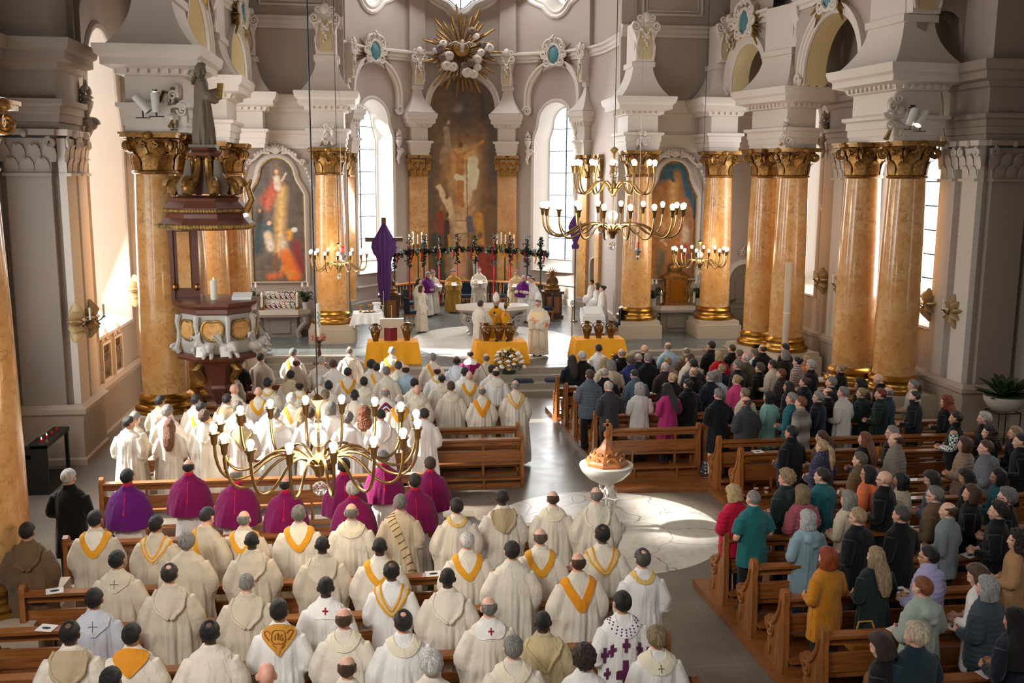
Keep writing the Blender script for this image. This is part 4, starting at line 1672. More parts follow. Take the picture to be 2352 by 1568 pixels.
V_PTS = [(-.15, .06), (-.142, -.03), (-.1, -.13), (0, -.235), (.1, -.13), (.142, -.03), (.15, .06)]
U_PTS = [(-.165, .05), (-.14, -.06), (-.02, -.27), (0, -.275), (.02, -.27), (.14, -.06), (.165, .05)]
C_PTS = [(-.125, .08), (-.12, .0), (-.07, -.075), (0, -.1), (.07, -.075), (.12, .0), (.125, .08)]
D_PTS = [(-.12, .07), (-.11, -.02), (-.05, -.16), (.04, -.33), (.13, -.52), (.19, -.66)]
HOOD = [(.03, .12), (-.03, .15), (-.1, .15), (-.17, .12), (-.22, .07), (-.26, .015)]
GOLD, REDC, TAN, BEIGE = (232, 164, 44), (168, 26, 40), (186, 166, 134), (222, 204, 170)
OMESH = {}


def rolled(mb, me, half, off):
    P = [(w_, s) for s, w_ in half]
    for sg in (-1, 1):
        band(mb, me, [(sg * w_, s) for w_, s in P], .014, off, 20)


def cross(mb, me, x, s, a, wd, off=.01, low=1.0):
    band(mb, me, [(x, s + a), (x, s - a * low)], wd, off, 8, True)
    band(mb, me, [(x - a * .8, s), (x + a * .8, s)], wd, off + .001, 8, True)


def ornaments(o, me):
    """-> [(part name, colour, mesh)]"""
    key = (o, me.name)
    if key in OMESH:
        return OMESH[key]
    out = []

    def part(nm, col, fn, mat='cloth', label=None):
        mb = MB()
        fn(mb)
        out.append((nm, col, mb.mesh(nm, [M[mat]], angle=60), label))
    cream = (238, 230, 212)
    if o == 'V':
        part('hood', cream, lambda m: flap(m, me, [(.03, .1), (-.05, .12), (-.14, .07), (-.19, .01)], .008))
        part('gold_band', GOLD, lambda m: band(m, me, V_PTS, .036, .014))
    elif o in ('G',):
        part('gold_band', GOLD, lambda m: band(m, me, V_PTS, .03, .013))
        part('stole_stripe', (196, 130, 30), lambda m: [band(m, me, [(x, s + .02), (x * .8, s - .02)], .006, .018, 4, True) for x, s in ((.14, -.03), (.12, -.09), (.09, -.14), (-.14, -.03), (-.12, -.09), (-.09, -.14))])
    elif o == 'U':
        part('gold_band', (236, 152, 26), lambda m: band(m, me, U_PTS, .044, .016, 40))
    elif o == 'W':
        part('hood_band', BEIGE, lambda m: band(m, me, V_PTS, .042, .012))
        part('gold_stripe', GOLD, lambda m: [band(m, me, [(x * (1 + .24 * q), s - .02 * q * (1 if abs(x) < .05 else .4)) for x, s in V_PTS], .009, .02) for q in (-.9, .9)])
    elif o in ('H', 'h', 't'):
        HD = HOOD if o != 't' else [(.03, .13), (-.02, .17), (-.08, .15), (-.16, .09), (-.27, .01)]
        c = {'H': None, 'h': TAN, 't': (206, 186, 140)}[o]
        part('hood', c, lambda m: [flap(m, me, HD, .022), rolled(m, me, HD, .034)])
    elif o in ('C', 'k', 'M'):
        if o == 'M':
            part('collar', (244, 242, 240), lambda m: flap(m, me, [(.05, .14), (-.0, .17), (-.06, .17), (-.1, .12)], .016))
        else:
            part('collar', (236, 226, 200), lambda m: band(m, me, C_PTS, .04 if o == 'C' else .06, .014))
        if o == 'k':
            part('embroidered_cross', (120, 100, 70), lambda m: cross(m, me, 0, -.1, .035, .004, .02))
    elif o == 'c':
        part('gold_collar', (224, 188, 108), lambda m: band(m, me, [(x * .85, s * .8 + .01) for x, s in C_PTS], .024, .016))
    elif o == 'T':
        part('gold_collar', (226, 148, 40), lambda m: flap(m, me, [(.05, .14), (0, .17), (-.05, .16), (-.12, .1), (-.2, .012)], .018))
    elif o == 'I':
        F = [(.05, .13), (0, .165), (-.05, .155), (-.12, .1), (-.21, .012)]
        part('gold_collar', (206, 146, 58), lambda m: flap(m, me, F, .018))

        def emb(m):
            ring = [(.058 * math.cos(2 * PI * i / 24) * (1 + .16 * abs(math.sin(4 * PI * i / 24))), -.06 + .058 * math.sin(2 * PI * i / 24) * (1 + .16 * abs(math.sin(4 * PI * i / 24)))) for i in range(25)]
            band(m, me, ring, .004, .027, 60)
            for g in ([(-.03, -.04), (-.03, -.085)], [(-.008, -.028), (-.008, -.085)], [(-.008, -.055), (.004, -.048), (.01, -.058), (.01, -.085)], [(.034, -.045), (.026, -.04), (.021, -.05), (.032, -.068), (.034, -.082), (.02, -.086)], [(-.018, -.036), (.004, -.036)]):
                band(m, me, g, .0035, .03, 10)
            for sx in (-1, 1):
                band(m, me, [(sx * .075, -.03), (sx * .1, .0), (sx * .13, -.01), (sx * .11, -.05), (sx * .085, -.08)], .004, .024, 14)
                band(m, me, [(sx * .02, -.15), (sx * .04, -.135), (sx * .05, -.12)], .004, .024, 8)
        part('raised_monogram', (150, 92, 24), emb)
    elif o == 'X':
        part('collar', (246, 242, 236), lambda m: flap(m, me, [(.05, .12), (-.0, .15), (-.06, .16), (-.11, .13), (-.13, .08)], .014))
        part('red_cross', REDC, lambda m: cross(m, me, 0, -.06, .034, .008, .02))
    elif o == 'x':
        part('collar', None, lambda m: flap(m, me, [(.05, .12), (-.0, .16), (-.08, .15), (-.18, .02)], .014))
        part('thin_cross', (110, 92, 84), lambda m: cross(m, me, 0, -.09, .05, .003, .02))
    elif o in ('D', 'O'):
        part('gold_stole', GOLD, lambda m: band(m, me, D_PTS if o == 'D' else [(-.12, .07), (-.11, -.02), (-.05, -.16), (.02, -.28)], .034, .013))
    elif o == 'S':
        part('thin_strap', (140, 110, 80), lambda m: band(m, me, D_PTS, .005, .012))
    elif o == 'R':
        part('ribbed_stole', (214, 192, 150), lambda m: band(m, me, D_PTS, .05, .014))

        c = catm(D_PTS, 13)
        for i in range(1, 13):
            def rib(m, i=i):
                a, b = c[i - 1], c[i]
                tx, ts = b[0] - a[0], b[1] - a[1]
                L = math.hypot(tx, ts)
                band(m, me, [(b[0] - ts / L * .048, b[1] + tx / L * .048), (b[0] + ts / L * .048, b[1] - tx / L * .048)], .005, .02, 4, True)
            part('dark_rib', (120, 92, 60), rib)
    elif o == 'A':
        for q, c in enumerate(((150, 30, 44), (52, 62, 120), (236, 230, 226), (150, 30, 60))):
            part('woven_chevron', c, lambda m, q=q: band(m, me, [(-.13 + .012 * q, -.13 - .02 * q), (0, -.03 - .034 * q), (.13 - .012 * q, -.13 - .02 * q)], .014, .013, 8, True))
    elif o == 'P':
        part('collar', (242, 240, 240), lambda m: band(m, me, C_PTS, .05, .012))

        for i in range(11):
            x, s = catm(C_PTS, 10)[i]
            for q in (-.025, .0, .028):
                part('purple_diamond', (98, 44, 92), lambda m, x=x, s=s, q=q: band(m, me, [(x * (1 + q * 4), s - q + .006), (x * (1 + q * 4), s - q - .006)], .007, .018, 2, True))
        pc = [(0, -.2, .05), (0, -.42, .11), (-.13, -.22, .045), (-.2, -.24, .055), (.15, -.22, .05), (-.17, -.38, .04), (.18, -.38, .045), (-.14, -.52, .045), (.13, -.52, .045), (0, -.64, .06), (-.2, -.58, .055), (.21, -.56, .05), (-.1, -.74, .05), (.12, -.74, .05), (.24, -.26, .05)]
        for x, s, a in pc:
            part('purple_cross', (98, 40, 84), lambda m, x=x, s=s, a=a: cross(m, me, x, s, a, a * .3, .01))
    OMESH[key] = out
    return out


RGB = dict(cream=(228, 219, 203), white=(238, 236, 232), sand=(208, 195, 174), beige=(206, 191, 166), bluegrey=(196, 196, 206), bluewhite=(222, 228, 236), brown=(104, 80, 56), khaki=(196, 178, 140), magenta=(128, 10, 84), purple=(98, 18, 112), black=(13, 13, 15), navy=(18, 24, 38), lightblue=(178, 206, 224), blue=(66, 74, 136), mauve=(168, 128, 122), red=(196, 22, 36), olive=(96, 86, 64), orange=(222, 116, 66), darkgreen=(24, 42, 40), darkbrown=(52, 38, 36), charcoal=(66, 66, 72), slate=(94, 104, 116), bluegrey2=(84, 98, 116), pink=(224, 76, 136), darkgrey=(58, 58, 60), raspberry=(180, 46, 116), mint=(148, 200, 192), teal=(32, 98, 106), greyknit=(130, 122, 118), offwhite=(214, 208, 200), petrol=(28, 54, 64), taupe=(136, 126, 116), tan=(166, 142, 120), floral=(48, 48, 72), crimson=(190, 14, 58), tealshirt=(28, 104, 104), rose=(170, 88, 100), skyblue=(134, 162, 172), greyshirt=(122, 132, 134), camel=(176, 134, 92), mustard=(206, 132, 20), lilac=(170, 168, 208), sage=(160, 172, 162), slatedark=(60, 74, 84), petroldark=(26, 48, 58), greyhood=(112, 116, 120), stripe=(170, 140, 140))
HRGB = dict(white=(224, 220, 214), silver=(196, 196, 194), grey=(150, 146, 140), greybrown=(124, 110, 96), greydark=(92, 86, 80), dark=(44, 36, 30), black=(22, 19, 18), brown=(92, 64, 44), darkbrown=(56, 38, 28), fair=(176, 150, 112), blond=(206, 176, 126), blondwhite=(222, 206, 178), auburn=(138, 80, 44), red=(150, 62, 30), orangered=(190, 78, 26), none=(120, 100, 90))
SKIN = dict(light=(224, 178, 154), pink=(226, 168, 146), mid=(196, 146, 112), brown=(112, 80, 62), dark=(66, 42, 34))
COLNAME = dict(sand='beige', bluegrey='grey-blue', bluewhite='bluish white', lightblue='light blue', darkgreen='dark green', darkbrown='dark brown', bluegrey2='blue-grey', darkgrey='dark grey', greyknit='grey', offwhite='off-white', floral='flowered', tealshirt='teal', skyblue='pale blue', greyshirt='grey', slatedark='dark slate', petroldark='dark teal', greyhood='grey', stripe='striped')
GARNAME = dict(ch='chasuble', al='alb', mz='cape', su='jacket', ct='coat', sw='sweater', rc='hooded jacket', pf='padded jacket', vest='vest over plaid shirt', sh='shirt', ts='shirt')
HCOL = dict(greybrown='grey-brown', greydark='dark grey', darkbrown='dark brown', blondwhite='whitish blond', orangered='orange-red', dark='dark')
HKIND = dict(short='short %s hair', crop='cropped %s hair', full='full %s hair', ring='%s-fringed bald head', bald='bald head', recede='receding %s hair', spot='%s hair with bald spot', bob='%s bob', bobfluffy='fluffy %s bob', long='long %s hair', longstraight='long straight %s hair', longcurly='long curly %s hair', ponytail='%s ponytail', bun='%s hair bun', curly='curly %s hair', veil='black veil')
ORNAME = dict(V='gold V band', U='wide gold V', W='striped V band', H='hood', h='tan hood', t='pointed collar', C='collar', k='cross collar', M='white collar', c='gold collar', T='gold pointed collar', I='gold monogram collar', X='small red cross', x='thin cross', D='gold stole', O='gold stole', S='thin strap', R='ribbed stole', A='woven chevrons', P='purple crosses', G='gold stole')
rp = random.Random(11)


def lin(c):
    return srgb(*c)


def person(x, y, z, G, gc, H, hc, orn, turn, head, label, group, skin=None, arms='fold', sc=None, fl='', wide=1.0):
    sc = sc or 1.0
    r = thing('person', label, 'person', (x, y, z), R(turn), group, (sc * wide, sc * wide, sc))
    b = inst('body', body(arms, head), r)
    sk = skin or rp.choice(['light', 'light', 'pink', 'mid'])
    b.color = lin(SKIN[sk])
    col = lin(RGB[gc])
    mat = {'greyknit': 'knit', 'mustard': 'rib', 'stripe': 'stripe', 'floral': 'floral'}.get(gc, 'cloth')
    if G == 'sh' and gc == 'tealshirt':
        G = 'ts'
    me = garment(G, arms, mat)
    nm = {'ch': 'chasuble', 'al': 'alb', 'mz': 'cape', 'su': 'suit_jacket', 'ct': 'coat', 'sw': 'sweater', 'rc': 'hooded_jacket', 'pf': 'padded_jacket', 'vest': 'vest', 'sh': 'shirt', 'ts': 'shirt'}[G]
    g = inst(nm, me, r)
    g.color = col
    if G == 'mz':
        k = inst('robe_skirt', garment('skirt', arms), r)
        k.color = lin((232, 228, 222))
        k = inst('sleeves', garment('cuffs', arms), r)
        k.color = lin((236, 232, 228))
        mb = MB()
        mb.tube([(0, -.115, 1.45), (0, -.17, 1.36), (0, -.24, 1.2)], [.007, .006, .006], 5)
        mb.ell((0, -.25, 1.18), (.016, .016, .03), 8, 6)
        mb.lathe([(.068, 1.52), (.066, 1.565)], 16)
        k = mb.build('collar_tassel', M['cloth'], r)
        k.color = lin((206, 24, 60))
    elif G == 'vest':
        k = inst('shirt_sleeves', garment('sleeves', arms, 'plaid'), r)
    if G not in ('ch', 'al', 'mz'):
        k = inst('trousers', TROUS, r)
        k.color = lin(rp.choice([(24, 25, 30), (30, 34, 46), (46, 44, 46), (26, 26, 26)]) if fl.find('j') < 0 else ((70, 104, 118) if 'jj' not in fl else (196, 180, 156)))
    if H != 'bald':
        h = inst('veil' if H == 'veil' else 'hair', hair_mesh(H), r, PIV)
        yw, pt_ = HEADS[head]
        h.rotation_euler = (Matrix.Rotation(R(yw), 3, 'Z') @ Matrix.Rotation(R(pt_), 3, 'X')).to_euler()
        v = rp.uniform(.88, 1.12)
        h.color = lin(tuple(min(255, c * v) for c in HRGB[hc]))
    for q, m in (('g', GLASSES), ('b', BEARD)):
        if q in fl:
            h = inst(m.name, m, r, PIV)
            yw, pt_ = HEADS[head]
            h.rotation_euler = (Matrix.Rotation(R(yw), 3, 'Z') @ Matrix.Rotation(R(pt_), 3, 'X')).to_euler()
            h.color = lin(HRGB[hc])
    if orn:
        top = None
        for nm, c, m, lb in ornaments(orn, me):
            k = inst(nm, m, top if top and orn in 'IXxkPWRG' and nm not in ('purple_cross',) else r)
            top = top or k
            k.color = lin(c) if c else lin(tuple(min(255, v * 1.02) for v in RGB[gc]))
    return r
# ================================================================ pews
def end_panel_mesh():
    mb = MB()
    pl = [(-.10, 0), (.44, 0), (.46, .12), (.40, .2), (.36, .32), (.42, .42), (.46, .5), (.40, .56), (.30, .56), (.22, .62), (.14, .72), (.10, .84), (.10, .95), (.06, 1.03), (-.0, 1.06), (-.06, 1.03), (-.08, .95), (-.07, .8), (-.1, .5), (-.12, .2)]
    mb.prism(pl, -.035, .035, 'yz')
    out = mb.mesh('end_panel', [M['pewy']], angle=35)
    mb = MB()
    mb.tube([(-.045, y, z) for y, z in [(.30 + a, .42 + b) for a, b in spiral(.11, .02, 1.6, 20, PI * .6)]], .018, 6)
    mb.tube([(-.045, y, z) for y, z in [(.24, .50), (.12, .62), (.05, .76), (.02, .9)]], [.02, .02, .018, .012], 6)
    mb.tube([(-.045, y, z) for y, z in [(.32, .30), (.27, .2), (.29, .08)]], [.02, .02, .014], 6)
    mb.tube([(-.05, .40, .46), (.05, .40, .46)], .075, 14)
    return out, mb.mesh('carved_scroll', [M['pewy']], angle=35)


EP, EPS = end_panel_mesh()
PEWS = []


def pew(x0, x1, y, label, z=0.0, left_end=True, group=None):
    p = thing('pew', label, 'pew', (0, y, z), 0, group)
    PEWS.append((x0, x1, y, z))
    for x, on in ((x0, left_end), (x1, True)):
        if on:
            inst('carved_scroll', EPS, inst('end_panel', EP, p, (x, 0, 0)))
    a, b = x0 + .03, x1 - .03
    MB().box((a, -.10, .93), (b, .05, .965)).box((a, -.01, .82), (b, .035, .93)).build('top_rail', M['pew'], p, smooth=False)
    MB().box((a, -.01, .5), (b, .03, .72)).build('back_board', M['pew'], p, smooth=False)
    MB().box((a, .02, .42), (b, .38, .46)).build('seat', M['pew'], p, smooth=False)
    MB().box((a, -.2, .18), (b, -.04, .215)).build('kneeler', M['pew'], p, smooth=False)
    n = max(2, int((b - a) / 1.3))
    for i in range(n):
        x = a + (b - a) * (i + .5) / n
        MB().box((x - .02, -.19, 0), (x + .02, .34, .18)).box((x - .02, 0, .18), (x + .02, .03, .9)).build('support', M['pewy'], p, smooth=False)
    MB().box((a, -.13, 0), (b, -.07, .1)).build('foot_rail', M['pew'], p, smooth=False)
    return p


RF = [(.48, 23.85), (.52, 22.9), (.55, 21.95), (.58, 21.0), (.6, 20.0)]
for i, (x, y) in enumerate(RF):
    pew(x, 7.0 + .1 * i if i < 2 else 7.6, y, '%s oak pew from the altar, right of the aisle' % ordinal(i), .1, group='front pews right of the aisle')
pew(.64, 2.45, 18.8, 'short empty oak pew behind the font', .1, group='front pews right of the aisle')
pew(2.6, 8.0, 18.85, 'oak pew beside the short one behind the font', .1, group='front pews right of the aisle')
for x0, x1, y, lb in ((2.52, 7.8, 17.75, 'oak pew end just behind the dotted backpack'), (2.64, 5.0, 16.9, 'short oak pew with two small cups on its shelf'), (5.2, 8.3, 16.7, 'oak pew beside the short one with the cups'),
                      (3.3, 8.3, 15.0, 'oak pew behind the plaid-sleeved person'), (2.9, 8.3, 14.1, 'oak pew behind the person in flowered jacket')):
    pew(x0, x1, y, lb, .1, group='pews of the right side')
for i, (x, y) in enumerate(((.88, 12.72), (.91, 11.72), (.93, 10.75), (.96, 9.75), (.98, 8.7), (1.0, 7.7))):
    pew(x, 7.6, y, '%s oak pew behind the white floor circle, right of the aisle' % ordinal(i), .1, group='rear pews right of the aisle')
for i, y in enumerate((24.3, 23.35, 22.2, 21.6 - .1, 20.6, 19.6)):
    pew(-8.0, -1.1, y, '%s oak pew from the altar, left of the aisle' % ordinal(i), 0, group='front pews left of the aisle')
pew(-8.5, -1.14, 18.72, 'hindmost front oak pew left of the aisle, its end facing the font', 0, group='front pews left of the aisle')
pew(-8.45, -3.0, 16.6, 'oak bench in front of the purple-caped bishops', 0)
for i, y in enumerate((13.85, 12.15, 11.1, 10.0, 9.0)):
    pew(-8.2, -.75, y, '%s oak pew behind the purple-caped bishops' % ordinal(i), 0, group='rear pews left of the aisle')
# wooden platforms under the pews on the right
for poly, lb in (([(.36, 25.0), (.62, 18.0), (2.4, 17.9), (2.5, 13.3), (9.0, 13.3), (9.0, 20.3), (7.7, 24.9)], 'front'), ([(.72, 13.6), (.95, 6.8), (9.0, 6.8), (9.0, 13.6)], 'rear')):
    mb = MB().prism(poly, 0, .1, 'xy')
    struct(tag(mb.build('floor_platform_' + lb, M['pew'], smooth=False), 'wooden platform under the pews right of the aisle', 'floor'))


# ================================================================ altars and chancel furniture
def table_altar(x, y, z, label, w=1.0, top=.95):
    a = thing('side_altar', label, 'altar', (x, y, z))
    MB().prism([(-w, .3), (-w, .0), (-w * .62, -.32), (w * .62, -.32), (w, 0), (w, .3)], top - .16, top, 'xy').prism([(-w * .92, .3), (-w * .92, .02), (-w * .6, -.25), (w * .6, -.25), (w * .92, .02), (w * .92, .3)], top - .24, top - .16, 'xy').build('altar_top', M['altartop'], a, angle=20)
    mb = MB()
    mb.box((-w * .55, -.05, 0), (w * .55, .3, top - .24)).box((-w * .32, -.09, .14), (w * .32, -.04, top - .38))
    mb.build('altar_block', M['altar'], a, smooth=False)
    for s in (-1, 1):
        mb = MB()
        pts = [(s * w * .84, -.1, top - .26), (s * w * .86, -.12, top - .42), (s * w * .7, -.12, top - .6), (s * w * .58, -.12, .2), (s * w * .62, -.14, 0)]
        mb.tube(pts, [.13, .12, .1, .09, .11], 8)
        mb.tube([(s * w * .78 + p, -.16, top - .38 + q) for p, q in spiral(.13, .02, 1.6, 18, 0)], .035, 6)
        mb.build('scroll_leg', M['altar'], a)
    return a


ALX, ALY = -.05, 33.9
alt = thing('high_altar', 'pale octagonal stone altar table on scrolled legs, people in front of it', 'altar', (ALX, ALY, .6))
oct8 = lambda rx, ry: [(rx * math.cos(PI / 8 + i * PI / 4) * 1.08, ry * math.sin(PI / 8 + i * PI / 4) * 1.08) for i in range(8)]
MB().prism(oct8(1.25, .68), .9, 1.02, 'xy').build('altar_top', M['altartop'], alt, smooth=False)
MB().rings([[(x, y, z) for x, y in oct8(a, b)] for a, b, z in ((.85, .4, .62), (1.05, .55, .76), (1.16, .62, .84), (1.2, .65, .9))]).build('altar_cornice', M['altar'], alt, smooth=False)
MB().box((-.62, -.3, 0), (.62, .3, .66)).build('altar_block', M['altar'], alt, smooth=False)
for sx in (-1, 1):
    for sy in (-1, 1):
        mb = MB()
        mb.tube([(sx * .95, sy * .3, .74), (sx * 1.0, sy * .32, .58), (sx * .8, sy * .3, .36), (sx * .7, sy * .28, .14), (sx * .8, sy * .3, .0)], [.12, .13, .1, .09, .12], 8)
        mb.tube([(sx * .86 + p, sy * .42, .56 + q) for p, q in spiral(.16, .02, 1.7, 20, 0)], .04, 6)
        mb.build('scroll_leg', M['altar'], alt)


def candle(x, y, z, h, r, label, stand=True, group=None):
    c = thing('candle', label, 'candle', (x, y, z), 0, group)
    if stand:
        MB().lathe([(r * 1.9, 0), (r * 1.9, .012), (r * .9, .03), (r * .8, .07), (r * 1.6, .09), (r * 1.5, .1)], 14).build('candle_holder', M['goldplain'], c)
    MB().lathe([(r, .1 if stand else 0), (r, h), (r * .7, h + .008)], 12).build('wax_stick', M['wax'], c)
    MB().lathe([(.002, h), (.012, h + .02), (.002, h + .06)], 8).build('flame', M['flame'], c)
    return c


candle(ALX + .55, ALY - .1, 1.62, .5, .05, 'white altar candle on the high altar')
SAL = (aty(643, 700, 33.95).x, 33.95)
SAR = (aty(1552, 700, 33.95).x, 33.95)
table_altar(*SAL, .6, 'grey stone side altar with framed photographs and two white-flowered plants')
table_altar(*SAR, .6, 'grey stone side altar under the gilt tabernacle')
for dx, dy, sp in ((-.58, 0, 'left'), (.58, 0, 'right')):
    candle(SAL[0] + dx, SAL[1] - .12, 1.55, .52, .045, '%s white candle on the side altar with photographs' % sp)
candle(SAR[0] - .58, SAR[1] - .15, 1.55, .48, .04, 'white candle in front of the plant left of the tabernacle')
candle(SAR[0] + .62, SAR[1] - .15, 1.55, .48, .04, 'white candle in front of the plant right of the tabernacle')
ph = 0
for r, (z, n, hh) in enumerate(((1.56, 6, .28), (1.86, 6, .3))):
    for i in range(n):
        hue = [(140, 90, 80), (90, 120, 70), (170, 150, 130), (190, 90, 60), (60, 60, 80), (150, 60, 70)][(i * 5 + r * 2) % 6]
        m = NT('photo_print')
        vor = m.n('ShaderNodeTexVoronoi')
        vor.inputs['Scale'].default_value = 9 + i
        m.l(m.coord(), vor.inputs['Vector'])
        m.l(m.ramp(vor.outputs['Distance'], [(.2, srgb(*hue)), (.45, srgb(236, 232, 226)), (.7, srgb(*(max(10, c - 60) for c in hue)))]), m.b.inputs['Base Color'])
        x = SAL[0] - .5 + 1.0 * (i + .5) / n
        t = thing('photo', '%s photo print in the %s row on the side altar' % (ordinal(i), ('lower', 'upper')[r]), 'photo', (x, SAL[1] + .02 + .1 * r, z), 0, 'photographs on the side altar')
        MB().box((-.08, 0, 0), (.08, .012, hh - .03)).build('print', m.m, t, smooth=False)
        MB().box((-.085, .012, 0), (.085, .02, hh - .02)).build('backing_card', M['paper'], t, smooth=False)


o_ = thing('photo_stand', 'low grey step behind the front photographs on the side altar', 'stand', (SAL[0], SAL[1] + .1, 1.55))
MB().box((-.52, -.02, 0), (.52, .16, .305)).build('step', M['ceramic'], o_, smooth=False)


def lily(x, y, z, label, h=.62, flowers=2, pot=.13, n=16, seed=1, group=None):
    rnd = random.Random(seed)
    p = thing('potted_plant', label, 'plant', (x, y, z), 0, group)
    MB().lathe([(pot * .75, 0), (pot, .22), (pot * 1.05, .24), (pot * .9, .24), (pot * .85, .2)], 18).build('pot', M['ceramic'], p)
    mb = MB()
    for i in range(n):
        a = 2 * PI * i / n + rnd.uniform(-.2, .2)
        L, up = rnd.uniform(.25, .42), rnd.uniform(.15, .5) * h
        pts = []
        ca, sa = math.cos(a), math.sin(a)
        vs, fs = [], []
        for j in range(7):
            q = j / 6
            r = .03 + L * q
            zz = .22 + up * math.sin(q * PI * .8) * 1.3
            wd = .055 * math.sin(PI * min(1, q * .96 + .03)) + .004
            for s in (-1, 0, 1):
                vs.append((ca * r - sa * wd * s, sa * r + ca * wd * s, zz - .02 * abs(s) * 0 + (.012 if s == 0 else 0)))
        for j in range(6):
            for s in (0, 1):
                k = j * 3 + s
                fs.append((k, k + 1, k + 4, k + 3))
        mb.add(vs, fs)
    o = mb.build('foliage', M['leaf'], p)
    for i in range(flowers):
        a = rnd.uniform(0, 6)
        fx, fy = .1 * math.cos(a), .08 * math.sin(a)
        mb = MB()
        mb.tube([(0, 0, .2), (fx * .6, fy * .6, .5), (fx, fy, h + .12)], .008, 5)
        mb.build('flower_stem', M['leaf'], p)
        MB().rings([[(fx + r * math.cos(2 * PI * j / 10), fy + r * .4 * math.sin(2 * PI * j / 10), h + .1 + zz) for j in range(10)] for r, zz in ((.01, 0), (.045, .06), (.04, .12), (.005, .2))]).build('blossom', M['petal'], p)
    return p


lily(SAL[0] - .84, SAL[1] + .02, 1.55, 'potted peace lily left of the photographs', seed=3)
lily(SAL[0] + .84, SAL[1] + .02, 1.55, 'potted peace lily right of the photographs', seed=4)
lily(SAR[0] - .82, SAR[1] + .02, 1.55, 'potted peace lily left of the gilt tabernacle', seed=5)
lily(SAR[0] + .8, SAR[1] + .02, 1.55, 'potted peace lily right of the gilt tabernacle', seed=6)
tb = thing('tabernacle', 'gilt tabernacle with crown on the side altar', 'tabernacle', (SAR[0], SAR[1] + .1, 1.55))
MB().box((-.45, -.2, 0), (.45, .2, .08)).box((-.4, -.16, .08), (.4, .2, .95)).box((-.48, -.22, .95), (.48, .2, 1.05)).build('cabinet', M['gold'], tb, smooth=False)
MB().box((-.24, -.19, .14), (.24, -.15, .88)).build('door', M['goldplain'], tb, smooth=False)
MB().lathe([(.42, 1.05), (.34, 1.15), (.2, 1.2), (.24, 1.3), (.2, 1.42), (.06, 1.5), (.07, 1.56), (.0, 1.6)], 16, sy=.5).build('crown', M['gold'], tb)
for s in (-1, 1):
    MB().tube([(s * .46, -.1, .1), (s * .52, -.1, .3), (s * .43, -.1, .55), (s * .5, -.1, .85)], [.07, .05, .045, .07], 8).build('scroll', M['gold'], tb)


# painted canvases: fields of colour laid down on the canvas
def canvas(name, label, lp, mp, strokes, base, frame=True, gain=1.4, wd=.12, n=84, fmat='white', crest=True):
    p = thing(name, label, 'painting')
    us, zs = [a for a, b in lp], [b for a, b in lp]
    u0, u1, z0, z1 = min(us), max(us), min(zs), max(zs)
    vs, fs = fill2d([lp])
    bm = bmesh.new()
    bv = [bm.verts.new((u, z, 0)) for u, z in vs]
    for f in fs:
        bm.faces.new([bv[i] for i in f])
    for ax, lo, hi, k in ((0, u0, u1, n), (1, z0, z1, int(n * (z1 - z0) / (u1 - u0)))):
        for i in range(1, k):
            co = [0, 0, 0]
            no = [0, 0, 0]
            co[ax] = lo + (hi - lo) * i / k
            no[ax] = 1
            bmesh.ops.bisect_plane(bm, geom=bm.verts[:] + bm.edges[:] + bm.faces[:], plane_co=co, plane_no=no)
    bm.verts.index_update()
    uv = np.array([(v.co.x, v.co.y) for v in bm.verts])
    fs = [tuple(v.index for v in f.verts) for f in bm.faces]
    bm.free()
    S = np.stack([(uv[:, 0] - u0) / (u1 - u0), (uv[:, 1] - z0) / (z1 - z0)], 1)
    asp = (z1 - z0) / (u1 - u0)
    jit = np.array([mnoise.noise(Vector((a * 5, b * 5 * asp, 3))) for a, b in S])
    jit2 = np.array([mnoise.noise(Vector((a * 14, b * 14 * asp, 7))) for a, b in S])
    col = np.tile(np.array(srgb(*base)[:3]), (len(S), 1)) * (1 + .35 * jit + .2 * jit2)[:, None]
    for ax, ay, bx, by, r, c, soft in strokes:
        A, B = np.array([ax, ay * asp]), np.array([bx, by * asp])
        Q = S * np.array([1, asp]) + .012 * np.stack([jit2, jit], 1)
        d = B - A
        t = np.clip(((Q - A) @ d) / max(1e-6, d @ d), 0, 1)
        dist = np.linalg.norm(Q - A - t[:, None] * d, axis=1)
        wgt = np.clip((r - dist) / (r * soft + 1e-6) + .0, 0, 1)[:, None]
        cc = np.array(srgb(*c)[:3]) * (1 + .3 * jit2)[:, None]
        col = col * (1 - wgt) + cc * wgt
    me = bpy.data.meshes.new('picture_surface')
    me.from_pydata([mp(u, z, -.03) for u, z in uv], [], fs)
    at = me.color_attributes.new('paint', 'FLOAT_COLOR', 'POINT')
    at.data.foreach_set('color', np.concatenate([np.clip(col * gain, 0, .9), np.ones((len(col), 1))], 1).astype(np.float32).ravel())
    me.materials.append(M['paint'])
    o = bpy.data.objects.new('canvas', me)
    COL.objects.link(o)
    o.parent = p
    if frame:
        mb = MB()
        strip(mb, mp, lp, [(-.02, -.02), (-.02, -.09), (.02, -.09), (.02, -.02)])
        mb.build('gilt_edge', M['goldleaf'], p, angle=40)
        mb = MB()
        strip(mb, mp, lp, [(.02, 0), (.02, -.11), (wd * .5, -.15), (wd, -.12), (wd + .06, -.06), (wd + .06, 0)])
        mb.build('stucco_frame', M[fmat], p, angle=40)
    return p


